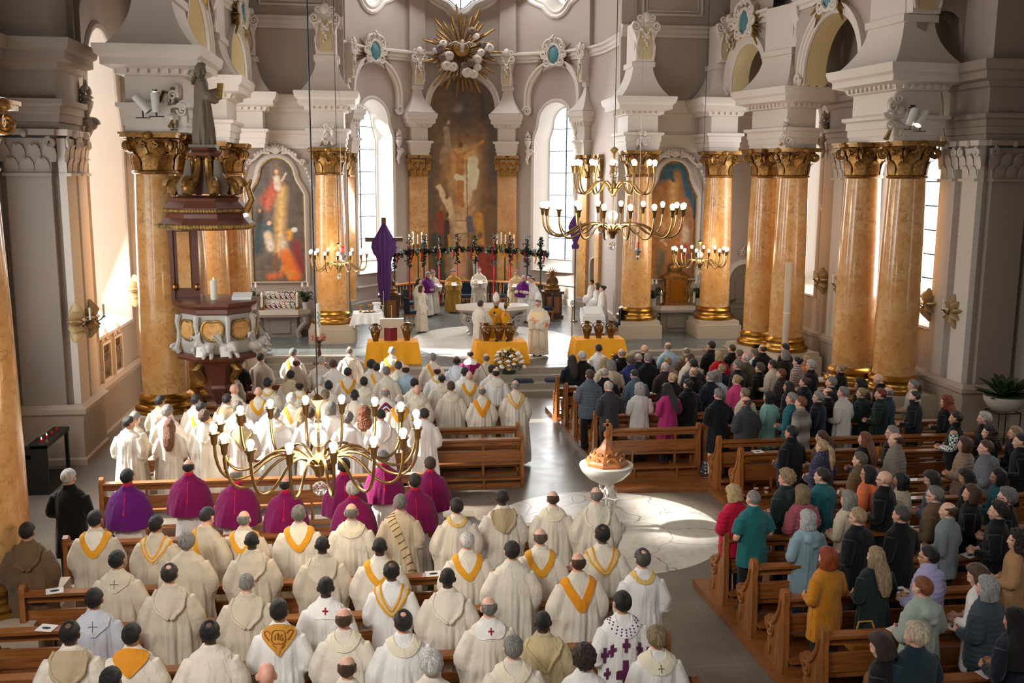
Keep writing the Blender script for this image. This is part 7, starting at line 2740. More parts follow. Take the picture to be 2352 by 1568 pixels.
for i in range(46):
    a, e, L = rr_.uniform(0, 2 * PI), rr_.uniform(.1, 1.4), rr_.uniform(.3, .65)
    ca, sa = math.cos(a), math.sin(a)
    vs, fs = [], []
    for j in range(6):
        t_ = j / 5
        r = .05 + (.12 + L * math.cos(e)) * t_
        zz = 1.15 + L * math.sin(e) * t_ * (1.25 - .5 * t_) * 1.2
        wd = .1 * math.sin(PI * min(1, .05 + t_ * .93)) + .004
        for s in (-1, 0, 1):
            vs.append((ca * r - sa * wd * s, sa * r + ca * wd * s, zz + (.02 if s == 0 else 0)))
    for j in range(5):
        for s in (0, 1):
            k = j * 3 + s
            fs.append((k, k + 1, k + 4, k + 3))
    mb.add(vs, fs)
mb.build('foliage', M['leaf'], po)
# statues on the pedestals beside the apse
for P_, yy, lb in ((PL, 37.2, 'gilt saint bust with rays on the pedestal below the draped crucifix'), (PR, 37.8, 'gilt saint bust with rays on the pedestal behind the bishop in orange')):
    o = thing('bust', lb, 'statue', (P_.x, yy, 1.65))
    put(statue('bust_' + lb[-5:], 'bronze', 'sh', 'fold', 'l', 'bob'), o, (0, 0, -.55), .75, PI)
    mb = MB()
    for i in range(16):
        a = 2 * PI * i / 16
        mb.tube([(.12 * math.cos(a), .06, .66 + .12 * math.sin(a)), (.27 * math.cos(a), .06, .66 + .27 * math.sin(a))], [.025, .004], 5)
    mb.build('ray_halo', M['goldplain'], o)
    MB().lathe([(.3, 0), (.34, .05), (.26, .12), (.3, .2), (.16, .3)], 14, sy=.7).build('scroll_foot', M['gold'], o)
# dark votive rack, wheelchair, backpack, bag, cups, sheets
vo = atz(70, 1085, .6)
o = thing('votive_rack', 'dark iron rack of votive candles in the shadow left of the pews', 'candle rack', (-10.6, 19.8, 0))
MB().box((-.5, -.7, .0), (.5, .7, .1)).box((-.5, -.7, .5), (-.1, .7, .58)).box((-.1, -.7, .7), (.2, .7, .78)).box((.2, -.7, .9), (.5, .7, .98)).box((-.48, -.68, .1), (-.42, -.6, .9)).box((.42, .6, .1), (.48, .68, .9)).box((-.5, -.7, .1), (.5, -.66, .95)).build('rack', M['iron'], o, smooth=False)
for i in range(12):
    x, y = (-.3, .05, .35)[i % 3], -.5 + .3 * (i // 3)
    z = (.58, .78, .98)[i % 3]
    c = tag(MB().lathe([(.025, 0), (.025, .05), (.02, .055)], 8).build('votive_light', M['redglass']), 'small red votive light on the dark iron rack', 'votive light', 'votive lights on the iron rack')
    c.location = (-10.6 + x, 19.8 + y, z)
    if i in (2, 5, 9):
        MB().lathe([(.002, .055), (.012, .07), (.001, .1)], 6).build('flame', M['flame'], c)
wq = atz(495, 985, .0)
o = thing('wheelchair', 'black wheelchair standing below the pulpit', 'wheelchair', (-6.75, 20.9, 0), .5)
for s in (-1, 1):
    mb = MB()
    mb.tube([(s * .3, .3 * math.cos(2 * PI * i / 28), .31 + .3 * math.sin(2 * PI * i / 28)) for i in range(29)], .02, 6)
    for i in range(10):
        mb.tube([(s * .3, 0, .31), (s * .3, .3 * math.cos(2 * PI * i / 10), .31 + .3 * math.sin(2 * PI * i / 10))], .003, 4)
    mb.build('wheel', M['steel'], o)
    MB().tube([(s * .26, -.25, .95), (s * .26, -.22, .5), (s * .26, .25, .48), (s * .26, .35, .1)], .014, 6).tube([(s * .26, -.25, .93), (s * .26, -.38, .95)], .018, 6).build('side_frame', M['iron'], o)
MB().box((-.24, -.2, .46), (.24, .24, .5)).box((-.24, -.26, .5), (.24, -.22, .9)).build('seat', M['blackleather'], o, smooth=False)
bq = atz(1628, 1103, .0)
o = thing('backpack', 'black backpack with white dots and red bows standing on the floor by the pew end', 'backpack', (bq.x, bq.y, 0))
t = NT('dotted_canvas')
vor = t.n('ShaderNodeTexVoronoi')
vor.inputs['Scale'].default_value = 16
vor.inputs['Randomness'].default_value = .3
t.l(t.coord(), vor.inputs['Vector'])
t.l(t.ramp(vor.outputs['Distance'], [(.24, (.85, .85, .85)), (.28, (.02, .02, .022))]), t.b.inputs['Base Color'])
mb = MB()
mb.rings([[(rx * math.copysign(abs(math.cos(a)) ** .6, math.cos(a)), ry * math.copysign(abs(math.sin(a)) ** .6, math.sin(a)), z) for a in [2 * PI * j / 24 for j in range(24)]] for z, rx, ry in ((0, .15, .1), (.03, .17, .12), (.25, .17, .12), (.36, .14, .1), (.41, .07, .05))])
mb.build('bag_body', t.m, o)
MB().tube([(-.05, 0, .4), (-.03, 0, .46), (.03, 0, .46), (.05, 0, .4)], .012, 6).build('carry_loop', M['blackleather'], o)
for i, (x, z) in enumerate(((0, .43), (-.06, .42), (.06, .42))):
    MB().ell((x, -.05, z), (.035, .025, .025), 8, 6).build('red_bow', M['redcloth'], o)
MB().box((-.15, -.135, .1), (.15, -.115, .115)).build('pink_zip', M['pinkflower'], o, smooth=False)
bq = atz(1985, 1493, .56)
o = thing('handbag', 'mustard yellow handbag lying on the pew seat', 'handbag', (bq.x, bq.y, .57))
MB().rings([[(rx * math.copysign(abs(math.cos(a)) ** .6, math.cos(a)), ry * math.copysign(abs(math.sin(a)) ** .6, math.sin(a)), z) for a in [2 * PI * j / 24 for j in range(24)]] for z, rx, ry in ((0, .2, .1), (.04, .23, .13), (.16, .22, .11), (.24, .2, .04))]).build('bag_body', M['mustard'], o)
MB().tube([(-.12, 0, .22), (-.08, .02, .34), (.08, .02, .34), (.12, 0, .22)], .012, 6).build('handle', M['mustard'], o)
for k, (px, py) in enumerate(((1714, 1113), (1736, 1111))):
    q = atz(px, py, .32)
    o = thing('cup', '%s of two small white cups on the kneeler of the short pew' % ('left', 'right')[k], 'cup', (q.x, 16.78, .316), 0, 'small cups under the pew')
    MB().lathe([(.035, 0), (.045, .1), (.042, .1), (.034, .01)], 12).build('beaker', M['ceramic'], o)
    MB().lathe([(.0451, .05), (.0465, .09)], 12, cap=False).build('red_print', M['redcloth'], o)
for k, (px, py, zz, rz, lb) in enumerate(((1741, 1043, 1.07, .2, 'behind the dark padded jacket at the pew end'), (1352, 958, 1.07, .1, 'on the second pew from the short empty pew'), (1843, 1384, 1.07, .3, 'on the ledge beside the mustard sweater'), (2068, 1350, 1.07, .2, 'on the ledge before the lilac jacket'), (2228, 1278, 1.07, .4, 'on the ledge behind the grey shirt'), (2060, 1462, 1.07, .5, 'beside the sage hooded jacket'), (2193, 1450, 1.07, .2, 'on the ledge behind the dark slate jacket'), (2270, 1553, 1.07, .3, 'lying open at the bottom edge by the veiled person'), (996, 1357, .97, .1, 'with dark oval print on the ledge among the robed men'), (105, 1425, .97, -.3, 'on the ledge by the dim column'), (1285, 893, 1.07, .0, 'on the front pew by the aisle'), (1320, 957, .6, .2, 'on the shelf of a front pew by the aisle'), (336, 953, .97, -.4, 'on the ledge under the pulpit column'), (127, 1380, .5, .3, 'on the pew seat beside the dim column'), (1940, 972, 1.07, .1, 'on the pew behind the off-white coat'), (1500, 905, 1.07, .2, 'held near the white jacket'))):
    q = atz(px, py, zz)
    best = None
    for x0, x1, y, z in PEWS:
        v = aty(px, py, y - .03)
        for top in (.965, .46):
            if x0 - .2 < v.x < x1 + .2 and (best is None or abs(v.z - z - top) < best[0]):
                best = (abs(v.z - z - top), min(max(v.x, x0 + .15), x1 - .15), y - .025 if top > .9 else y + .22, z + top)
    q = best[1:]
    s = thing('leaflet', 'white printed leaflet ' + lb, 'leaflet', q, rz)
    MB().add([(-.1, -.07, 0), (.1, -.07, .0), (.1, .08, .012), (-.1, .08, .012), (-.1, -.07, .004), (.1, -.07, .004), (.1, .08, .016), (-.1, .08, .016)], [(0, 1, 2, 3), (4, 5, 6, 7), (0, 1, 5, 4), (1, 2, 6, 5), (2, 3, 7, 6), (3, 0, 4, 7)]).build('sheet', M['paper'], s, smooth=False)
    MB().lathe([(.055, .0105), (.055, .0115)], 18, (0, .0), 1, .45).build('dark_print', M['ink'], s).rotation_euler.x = .08
# ================================================================ the congregation, row by row: head x,y in the photograph, garment, colour, hair, hair colour, ornament, turn, head
ROWS = []
for _r in '''row of purple-caped bishops|0.0|157,1097,ct,black,short,white,,-10,f;292,1097,mz,purple,short,black,,0,f;433,1073,mz,magenta,ring,dark,,0,f;542,1092,mz,magenta,ring,grey,,0,f;655,1113,mz,magenta,ring,dark,,0,f;790,1072,mz,magenta,short,dark,,0,f;811,1124,mz,magenta,full,white,,0,f;881,1052,mz,magenta,short,grey,,0,f;953,1107,mz,magenta,short,dark,,0,f;988,1067,mz,magenta,short,brown,,0,f
rear-left row one|0.0|62,1222,ch,brown,short,black,H,0,f;218,1194,ch,sand,short,black,V,0,f;358,1206,ch,sand,short,black,W,-10,f;470,1188,ch,sand,short,dark,D,-20,d;560,1193,ch,sand,ring,grey,V,-8,f;686,1182,ch,cream,short,grey,V,0,f;807,1177,ch,cream,ring,grey,C,0,f;919,1156,al,beige,short,grey,R,0,f;1049,1165,ch,cream,short,dark,c,0,f;1154,1144,ch,cream,crop,black,h,0,f;1270,1146,ch,cream,ring,brown,C,0,f;1370,1138,ch,cream,ring,grey,H,0,f
rear-left row two|0.0|268,1288,ch,sand,short,black,x,0,f;429,1246,ch,sand,full,grey,,0,f;578,1243,ch,sand,crop,black,H,0,f;740,1253,ch,sand,crop,black,H,0,f;872,1257,ch,cream,crop,black,V,0,f;1073,1244,ch,cream,recede,white,V,0,f;1176,1267,ch,cream,short,dark,,0,f;1241,1235,ch,cream,ring,greybrown,V,0,f;1384,1229,ch,cream,spot,black,W,0,f
rear-left row three|0.0|216,1378,al,bluegrey,short,black,x,0,f;389,1320,ch,sand,spot,dark,H,0,f;566,1341,ch,sand,crop,grey,H,0,f;748,1350,al,white,crop,black,X,0,f;899,1314,al,white,spot,black,W,0,f;1028,1329,ch,cream,crop,black,H,0,f;1328,1293,ch,cream,ring,brown,U,0,f;1476,1285,al,white,spot,greydark,c,0,f
rear-left row four|0.0|160,1457,ch,cream,spot,black,h,0,f;302,1460,ch,cream,short,black,T,0,f;482,1455,ch,cream,spot,black,,0,f;641,1405,al,white,short,black,I,0,f;790,1423,ch,cream,ring,brown,C,0,f;926,1430,ch,white,spot,dark,C,0,f;1123,1396,ch,cream,ring,grey,X,0,f;1247,1430,ch,khaki,crop,black,t,0,f;1430,1386,al,white,short,black,P,0,f
rear-left row five|0.0|254,1565,ch,cream,short,black,,0,f;612,1552,ch,cream,bald,none,,0,f;797,1535,ch,cream,ring,brown,,0,f;991,1527,ch,cream,full,white,,0,f;1179,1490,ch,cream,short,grey,C,0,f;1342,1514,al,white,curly,darkbrown,,0,f;1509,1467,al,white,full,fair,k,0,f
front-left row one|0.0|294,972,al,cream,short,dark,,-15,r;389,977,al,cream,longstraight,auburn,,0,f;469,958,ch,cream,curly,brown,H,0,f;554,966,al,cream,crop,dark,t,0,f;633,952,ch,white,short,grey,C,0,f;712,951,al,white,short,brown,,0,f;798,961,al,white,curly,grey,,0,f;875,954,al,white,crop,dark,H,0,f;975,952,al,white,short,dark,,0,f
front-left row two|0.0|305,961,al,sand,short,grey,,-25,d;384,946,al,cream,full,grey,,-8,f;461,937,al,white,short,black,V,0,f;546,935,al,white,short,greybrown,,0,f;617,939,ch,white,short,grey,C,0,f;691,951,al,white,long,blond,,0,f;759,937,al,white,bob,grey,,0,f;837,949,al,cream,longcurly,auburn,,0,f;918,917,ch,cream,ring,white,V,0,f;1036,889,ch,cream,short,brown,C,0,f;1107,899,ch,cream,ring,grey,U,0,f;1184,886,ch,cream,ring,grey,W,0,f
front-left row three|0.0|367,922,al,sand,short,black,,-20,f;449,920,al,cream,short,black,,-20,f;521,918,al,white,short,black,h,-15,f;593,901,ch,cream,bald,none,V,0,f;669,918,ch,cream,full,white,D,0,f;747,909,ch,cream,short,greybrown,,0,f;815,908,ch,cream,crop,black,H,0,f;885,902,al,white,ring,grey,A,0,f;958,897,ch,cream,bald,none,C,0,f;1015,869,ch,cream,ring,black,C,0,f;1078,864,ch,cream,bald,none,V,0,f;1139,857,al,white,ring,dark,C,0,f
front-left row four|0.0|537,895,al,cream,bald,none,,-20,f;615,881,ch,cream,short,black,c,-10,f;688,886,ch,cream,ring,black,c,0,f;735,876,ch,cream,short,white,S,0,f;755,887,ch,cream,short,black,,0,f;799,856,al,cream,short,dark,G,0,f;836,878,ch,cream,short,black,C,0,f;888,854,ch,cream,short,grey,,0,f;932,849,sh,lightblue,ring,dark,,0,f;952,881,al,cream,short,black,,0,f;1004,853,al,white,ring,dark,c,0,f;1068,854,al,white,crop,black,,0,f;1130,850,al,white,short,black,,0,f
front-left row five|0.0|532,854,al,sand,ring,brown,,-25,f;599,822,al,cream,short,dark,,-20,f;668,862,al,sand,short,black,h,-10,f;681,834,al,sand,ring,brown,,-10,f;736,829,al,cream,short,white,,-20,d;766,837,al,white,short,brown,,0,f;853,838,al,cream,curly,black,,0,f;865,845,ch,cream,short,dark,O,0,f;915,841,al,cream,short,greydark,,0,f;994,822,ch,cream,short,grey,O,0,f;1049,829,al,bluewhite,ring,black,H,0,f;1117,823,ch,sand,ring,greybrown,S,0,f
front-left row six|0.0|545,829,su,black,short,grey,,-15,f;673,811,al,white,short,grey,O,-15,f;803,806,ch,cream,ring,grey,S,-10,f;900,807,al,white,crop,white,V,0,f;1080,813,ch,magenta,ring,dark,M,0,f
front-right row one|0.1|1314,826,ct,navy,longstraight,darkbrown,,10,f;1375,801,sh,white,crop,black,,10,f;1429,812,su,black,ring,grey,,10,f;1481,802,su,black,bald,none,,15,f;1535,796,sh,lightblue,ring,fair,,15,f;1579,808,su,brown,ring,greybrown,,10,d;1634,794,su,black,short,black,,30,f;1682,801,su,black,crop,brown,,20,f;1737,812,ct,white,curly,greybrown,,20,f;1752,801,su,black,ring,brown,,20,f;1804,800,ct,black,short,dark,,40,f
front-right row two|0.1|1339,819,su,black,full,white,,10,d;1389,834,ct,beige,bobfluffy,blond,,10,f;1448,829,ct,blue,curly,greybrown,,10,f;1489,823,su,black,short,grey,,10,f;1535,832,ct,mauve,short,fair,,15,f;1585,824,ct,cream,short,brown,,20,f;1652,817,ct,red,bob,blond,,20,f;1699,813,ct,mauve,short,greybrown,,25,f;1714,822,su,olive,ring,white,g,35,f;1804,815,ct,black,bob,grey,g,40,f;1854,828,ct,orange,bob,blond,,40,f
front-right row three|0.1|1406,839,ct,beige,bob,grey,,10,d;1469,822,su,darkgreen,ring,white,,10,d;1528,843,su,darkbrown,ring,white,,10,f;1593,836,ct,charcoal,short,black,,15,f;1659,847,ct,darkgreen,short,fair,,20,f;1696,839,su,black,short,grey,g,35,f;1746,845,ct,black,curly,greybrown,,40,f;1776,839,ct,beige,short,dark,,40,f;1832,831,sw,stripe,bun,dark,,45,f;1864,839,su,black,full,white,g,45,f
front-right row four|0.1|1355,862,pf,slate,short,brown,,10,f;1390,857,su,black,ring,white,,10,d;1460,860,pf,bluegrey2,crop,dark,,15,d;1545,868,ct,black,bun,blond,,20,f;1594,855,su,black,ring,fair,g,30,f;1646,863,sh,lightblue,bob,grey,,25,f;1633,866,ct,navy,short,grey,,25,f;1693,873,sw,pink,bun,blond,,30,f;1796,859,pf,darkbrown,short,auburn,,45,f;1812,888,ct,navy,long,black,,45,f;1849,878,ct,navy,bun,brown,,45,f;1932,847,ct,black,bun,blond,,45,f
front-right row five|0.1|1401,887,su,darkgrey,ring,white,,15,d;1470,893,ct,white,bobfluffy,white,,15,f;1536,893,ct,raspberry,long,black,,20,d;1581,883,pf,black,bun,dark,,25,f;1652,906,ct,black,short,grey,,15,f;1712,904,ct,beige,short,fair,,30,f;1767,912,ct,mint,bob,black,,35,f;1820,916,ct,teal,short,grey,,40,f;1881,912,ct,navy,short,grey,g,45,f;1911,878,su,navy,short,grey,,45,f;1977,884,ct,black,longcurly,black,,45,f;2025,870,su,black,bald,none,,45,d
front-right row six|0.1|1715,924,pf,charcoal,ring,brown,,15,f;1841,925,sw,greyknit,short,auburn,,40,f;1903,903,su,black,ring,dark,,40,f;1938,902,ct,offwhite,short,grey,,40,f;1980,903,rc,darkgreen,bun,blond,g,45,f;2024,905,ct,darkgreen,short,red,,50,f;2041,901,su,petrol,ring,grey,g,50,f;2099,884,ct,beige,short,grey,g,50,f;2103,911,su,black,crop,dark,b,45,f;2175,923,ct,black,longcurly,red,,35,f
side-right row one|0.1|1819,994,pf,black,short,black,,30,f;1889,1004,ct,brown,ponytail,brown,,35,f;1988,1008,ct,black,longstraight,auburn,,35,f;2051,993,ct,black,short,grey,g,50,f;2197,960,vest,black,short,black,,50,f;2262,961,su,black,full,white,,55,f;2273,992,ct,black,longcurly,darkbrown,,60,f
side-right row two|0.1|1890,1026,pf,floral,ponytail,blond,,30,f;1977,1056,pf,brown,short,greybrown,,40,f;2059,1010,pf,taupe,ring,brown,,50,f;2217,1020,pf,tan,bob,brown,,40,f;2266,1028,rc,greyhood,short,brown,,60,f;2333,994,ct,black,long,fair,,55,f
rear-right row one|0.1|1691,1134,pf,crimson,bob,blond,,20,d;1808,1098,rc,darkgreen,curly,fair,,30,f;1890,1094,rc,teal,short,darkbrown,,40,f;1996,1087,rc,orange,long,black,g,45,f;2034,1100,su,black,bald,none,g,45,f;2070,1104,ct,beige,bob,black,,40,f;2149,1099,pf,bluegrey2,bob,dark,,55,d;2229,1095,ct,black,bob,black,,50,d;2294,1095,ct,teal,bob,black,,55,f;2346,1013,su,black,short,dark,,60,f
rear-right row two|0.1|1732,1146,sh,tealshirt,crop,grey,,10,f;1843,1134,pf,rose,bob,fair,,20,f;1950,1148,ct,beige,bob,grey,,30,f;2149,1137,ct,brown,short,grey,g,45,f;2233,1133,ct,black,bob,brown,,50,f;2314,1142,ct,black,curly,grey,g,50,f
rear-right row three|0.1|1856,1193,rc,skyblue,bob,silver,,15,f;1972,1188,rc,black,short,fair,g,35,f;2072,1183,ct,black,short,greydark,,30,f;2180,1173,sh,greyshirt,ring,brown,,40,f;2295,1174,ct,black,curly,darkbrown,,50,f;2340,1240,ct,camel,longcurly,darkbrown,,50,f
rear-right row four|0.1|1902,1281,sw,mustard,bob,orangered,,25,f;2013,1278,ct,darkgreen,longstraight,fair,,20,f;2135,1278,pf,lilac,short,black,g,35,f;2258,1322,ct,white,bob,brown,,45,d
rear-right row five|0.1|2121,1350,rc,sage,short,auburn,,20,f;2269,1350,pf,slatedark,bob,silver,,30,f
rear-right row six|0.1|2037,1484,ct,black,bob,darkbrown,,40,d;2106,1460,rc,petroldark,full,blondwhite,,20,f;2335,1425,ct,navy,veil,black,,20,f'''.split('\n'):
    _a = _r.split('|')
    ROWS.append((_a[0], float(_a[1]), [tuple(int(v) if k in (0, 1, 7) else v for k, v in enumerate(e.split(','))) for e in _a[2].split(';')]))
# ---------------------------------------------------------------- clergy at the altar
OWN = {}


def extra(r, nm, mb, mat, col=None, angle=50):
    o = mb.build(nm, M[mat], r, angle=angle)
    if col:
        o.color = lin(col)
    return o


def mitre(r, col, lapp=None):
    mb = MB()
    rows = []
    for z, rx, ry in ((.205, .088, .104), (.26, .096, .108), (.34, .098, .09), (.42, .075, .05), (.47, .03, .02)):
        rows.append([(rx * math.cos(2 * PI * j / 24), -.005 + ry * math.sin(2 * PI * j / 24), z) for j in range(24)])
    mb.rings(rows)
    for k in (1, -1):
        mb.box((-.03 + .045 * k, -.115, .0), (.015 + .045 * k, -.1, .24))
    o = extra(r, 'mitre', mb, 'cloth', col)
    o.location = PIV
    o.rotation_euler.x = R(-6)
    return o


def skullcap(r, col):
    mb = MB()
    mb.rings([[(s * .07 * math.cos(2 * PI * j / 18), -.02 + s * .082 * math.sin(2 * PI * j / 18), .232 + h) for j in range(18)] for s, h in ((1, 0), (.85, .02), (.5, .035), (.05, .04))])
    o = extra(r, 'skullcap', mb, 'cloth', col)
    o.location = PIV
    o.rotation_euler.x = R(-6)


def at_head(px, py, z, sc=1.0):
    return atz(px, py, z + 1.635 * sc)


def celebrant(px, py, G, gc, H, hc, turn, head, label, arms='fold', sc=1.0, fl='', orn='', skin='light', dy=0.0):
    q = at_head(px, py, .61, sc)
    return person(q.x, q.y + dy, .61, G, gc, H, hc, orn, turn, head, label, None, skin, arms, sc, fl)


RGB['goldrobe'] = (190, 146, 66)
RGB['yellowgold'] = (232, 168, 16)
RGB['creamgold'] = (226, 200, 156)
celebrant(962, 646, 'al', 'cream', 'long', 'darkbrown', -120, 'f', 'dark-haired woman in cream alb, behind the girl beside the empty chairs', sc=.96)
celebrant(968, 663, 'al', 'cream', 'bob', 'brown', -100, 'f', 'young brown-haired person in cream alb standing sideways before the empty chairs', sc=.93, arms='down')
c = celebrant(981, 630, 'mz', 'purple', 'short', 'grey', -140, 'd', 'grey-haired bishop in purple cape with glasses, left end of the apse rail', fl='g')
c = celebrant(993, 627, 'al', 'cream', 'short', 'grey', -150, 'd', 'bishop in cream alb with purple skullcap, beside the purple-caped bishop at left', arms='book')
skullcap(c, (186, 30, 120))
c = celebrant(1041, 624, 'ch', 'goldrobe', 'full', 'grey', 180, 'd', 'bowed grey-haired priest in old-gold vestment reading a sheet before the rail', arms='book')
c = celebrant(1100, 620, 'ch', 'cream', 'short', 'grey', 180, 'f', 'bishop in cream chasuble with purple skullcap reading a sheet, middle of the rail', arms='book', fl='g')
skullcap(c, (196, 30, 90))
c = celebrant(1186, 627, 'al', 'creamgold', 'short', 'grey', 165, 'f', 'bishop in pale gold vestment with skullcap and glasses, right side of the rail', arms='book', fl='g')
skullcap(c, (196, 30, 110))
celebrant(1202, 639, 'mz', 'purple', 'ring', 'grey', 150, 'f', 'bishop in purple cape with dark folder, right side of the rail', arms='book', fl='g')
celebrant(1216, 637, 'al', 'cream', 'short', 'black', 140, 'f', 'dark-haired server in cream alb, half hidden behind the bespectacled server', sc=.97)
celebrant(1223, 644, 'al', 'white', 'short', 'black', 130, 'f', 'black-haired server in white alb with glasses behind the bishop in orange', fl='g', sc=.96)
celebrant(1359, 648, 'al', 'white', 'crop', 'black', 60, 'f', 'short-haired man in white alb, rearmost of the three behind the lectern', skin='mid')
celebrant(1372, 657, 'al', 'white', 'long', 'brown', 70, 'f', 'brown-haired woman in white alb, middle of the three behind the lectern', sc=.96)
celebrant(1384, 663, 'al', 'white', 'bun', 'darkbrown', 75, 'f', 'dark-haired woman in white alb with bun, front of the three behind the lectern', sc=.97, arms='down')
ac = celebrant(1092, 684, 'al', 'cream', 'short', 'darkbrown', -35, 'f', 'server in cream alb holding a large dark book for the mitred man', arms='offer', fl='g', dy=-1.6)
mb_ = celebrant(1129, 684, 'ch', 'yellowgold', 'crop', 'dark', 172, 'f', 'mitred bishop in bright golden chasuble with crozier at the altar', arms='crozier', fl='gb', skin='mid', dy=-1.3)
mitre(mb_, (240, 232, 220))
extra(mb_, 'red_mitre_back', MB().rings([[(rx * math.cos(2 * PI * j / 20), -.03 + ry * math.sin(2 * PI * j / 20), z) for j in range(20)] for z, rx, ry in ((1.80, .075, .05), (1.88, .07, .045), (1.95, .05, .03), (1.985, .015, .01))]), 'cloth', (190, 24, 36))
bo = celebrant(1227, 686, 'ch', 'cream', 'short', 'grey', 150, 'd', 'mitred bishop with orange-yellow shoulder cape and folded hands', fl='g', dy=-.9)
mitre(bo, (238, 238, 240))
mb = MB()
loft(mb, [(.93, .335, .235), (1.05, .325, .225), (1.2, .285, .2), (1.3, .25, .17), (1.36, .22, .15)], 40)
t = NT('orange_dyed_cloth')
tc = t.coord()
sp = t.n('ShaderNodeSeparateXYZ')
t.l(tc, sp.inputs[0])
t.l(t.ramp(t.mix(.3, sp.outputs[2], t.noise(3, 3, .5, tc)), [(.8, srgb(222, 84, 24)), (.93, srgb(240, 140, 40)), (1.0, srgb(240, 214, 170))]), t.b.inputs['Base Color'])
t.set(Roughness=.85)
M['orange'] = t.m
o = inst('orange_cape', remesh(mb, 'orange_cape', .014, [M['orange']], 3), bo)
# book, crozier, microphone, sheets
q = (ac.matrix_basis @ Vector((.02, .48, 1.17)))
bkk = thing('book', 'large dark open book held by the server before the golden bishop', 'book', q, R(-35))
for s in (-1, 1):
    MB().add([(0, -.14, 0), (s * .26, -.14, .05), (s * .26, .16, .1), (0, .16, .05), (0, -.14, .02), (s * .26, -.14, .07), (s * .26, .16, .12), (0, .16, .07)], [(0, 1, 2, 3), (4, 5, 6, 7), (0, 1, 5, 4), (1, 2, 6, 5), (2, 3, 7, 6), (3, 0, 4, 7)]).build('cover', M['blackleather'], bkk, smooth=False)
q = (mb_.matrix_basis @ Vector((-.29, .33, 0)))
cro = thing('crozier', 'crozier with carved scroll head held by the golden bishop', 'crozier', (q.x, q.y, .61))
MB().tube([(0, 0, 0), (0, 0, 1.55)], .014, 8).build('staff', M['mwood'], cro)
mb = MB()
mb.lathe([(.02, 1.5), (.055, 1.56), (.05, 1.66), (.02, 1.7)], 12)
mb.tube([(a, 0, 1.78 + b) for a, b in spiral(.11, .02, 1.6, 26, -PI / 2)], .022, 8)
mb.build('scroll_head', M['bronze'], cro)
q = (mb_.matrix_basis @ Vector((.05, .28, 1.30)))
mi = thing('microphone', 'black handheld microphone at the mouth of the golden bishop', 'microphone', q)
MB().lathe([(.014, -.1), (.018, .06), (.03, .07), (.03, .11), (.01, .125)], 10).build('body', M['blackleather'], mi)
mo = atz(1116, 815, .6)
st = thing('staff', 'brass-headed wooden staff standing before the server with the book', 'staff', (mo.x - .25, ac.location.y - .35, .6))
MB().tube([(0, 0, 0), (0, 0, 1.1)], .018, 8).lathe([(.0, 1.1), (.04, 1.1), (.04, 1.14), (.0, 1.16)], 8).build('rod', M['mwood'], st)
for who, (px, py) in (('bowed priest in old gold', (1050, 655)), ('bishop in the middle of the rail', (1100, 645)), ('bishop in pale gold', (1178, 652)), ('skullcapped bishop left of the old-gold priest', (1003, 650))):
    hq = {'b': 0}
    for ob in COL.objects:
        pass
    q = atz(px, py, 1.78)
    s = tag(MB().add([(-.1, -.14, -.04), (.1, -.14, -.04), (.1, .1, .06), (-.1, .1, .06), (-.1, -.14, -.038), (.1, -.14, -.038), (.1, .1, .062), (-.1, .1, .062)], [(0, 1, 2, 3), (4, 5, 6, 7), (0, 1, 5, 4), (1, 2, 6, 5), (2, 3, 7, 6), (3, 0, 4, 7)]).build('sheet', M['paper'], smooth=False), 'white sheet held by the ' + who, 'paper')
    OWN[who] = s
for who, lab in (('bowed priest in old gold', 'bowed grey-haired priest'), ('bishop in the middle of the rail', 'bishop in cream chasuble with'), ('bishop in pale gold', 'bishop in pale gold'), ('skullcapped bishop left of the old-gold priest', 'bishop in cream alb')):
    for ob in COL.objects:
        if ob.get('label', '').startswith(lab):
            OWN[who].location = ob.location + Matrix.Rotation(ob.rotation_euler.z, 3, 'Z') @ Vector((0, .42, 1.18))
            OWN[who].rotation_euler.z = ob.rotation_euler.z + PI
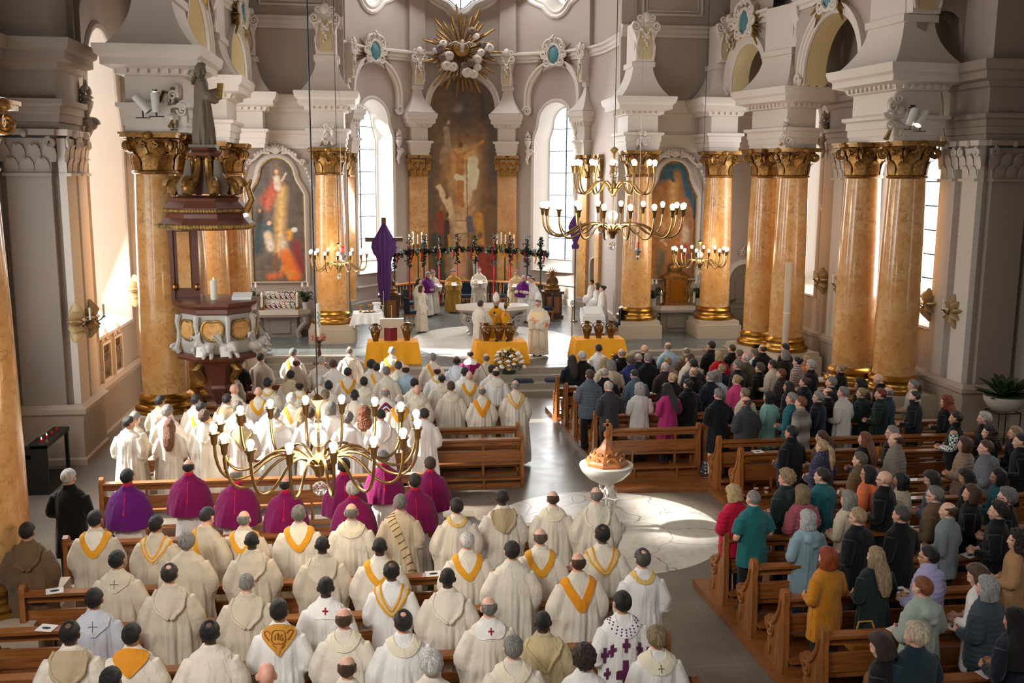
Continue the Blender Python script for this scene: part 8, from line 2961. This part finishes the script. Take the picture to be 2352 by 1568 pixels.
HADJ = dict(short='%s short-haired person', crop='close-cropped %s-haired person', full='%s full-haired person', ring='bald %s-fringed person', bald='wholly bald person', recede='%s-haired balding person', spot='%s-haired person thinning at crown', bob='%s bob-haired person', bobfluffy='fluffy %s-haired person', long='long %s-haired person', longstraight='long straight %s-haired person', longcurly='long curly %s-haired person', ponytail='%s ponytailed person', bun='%s hair-bun person', curly='curly %s-haired person', veil='%s-veiled person')
for row, fz, L in ROWS:
    order = sorted(range(len(L)), key=lambda i: L[i][0])
    rank = {k: i for i, k in enumerate(order)}
    for k, a in enumerate(L):
        px, py, G, gc, H, hc, orn, turn, head = a[:9]
        fl = orn if orn in ('g', 'b') else ''
        orn = '' if fl else orn
        if H == 'crop' and hc == 'black':
            skin = 'dark' if G in ('ch', 'al') else 'mid'
        elif H in ('spot', 'ring') and hc in ('black',):
            skin = 'brown'
        elif hc == 'black':
            skin = 'mid'
        else:
            skin = rp.choice(['light', 'pink', 'light'])
        fem = H in ('bob', 'bobfluffy', 'long', 'longstraight', 'longcurly', 'ponytail', 'bun')
        sc = (rp.uniform(.93, .98) if fem else rp.uniform(.98, 1.04))
        if G == 'ct' and H in ('short', 'curly') and hc in ('greybrown', 'fair', 'auburn'):
            sc = rp.uniform(.92, .96)
        q = at_head(px, py, fz, sc)
        hn = HADJ[H]
        hn = hn % (HCOL.get(hc, hc).replace(' ', '-')) if '%s' in hn else hn
        g = '%s %s' % (COLNAME.get(gc, gc), GARNAME[G])
        parts = [hn, 'in', g]
        tail = ', %s from left in %s' % (ordinal(rank[k]), row)
        lb = ' '.join(parts)
        o2 = ORNAME.get(orn, '')
        if fl == 'g':
            o2 = 'glasses'
        if fl == 'b':
            o2 = 'dark beard'
        if o2 and len((lb + ' with ' + o2 + tail).split()) <= 16:
            lb += ' with ' + o2
        elif o2 and len((lb + ', ' + o2 + tail).split()) <= 16:
            lb += ', ' + o2
        lb += tail
        arms = 'chin' if (px, py) == (1634, 794) else 'fold'
        if (px, py) == (1470, 893):
            fl += 'j'
        if (px, py) == (1652, 906):
            fl += 'jj'
        person(q.x, q.y, fz, G, gc, H, hc, orn, turn + rp.uniform(-4, 4), head, lb, 'people in ' + row, skin, arms, sc, fl, .93 if G == 'ch' and 'front' in row else (1.0 if G in ('ch', 'al', 'mz') else 1.07))
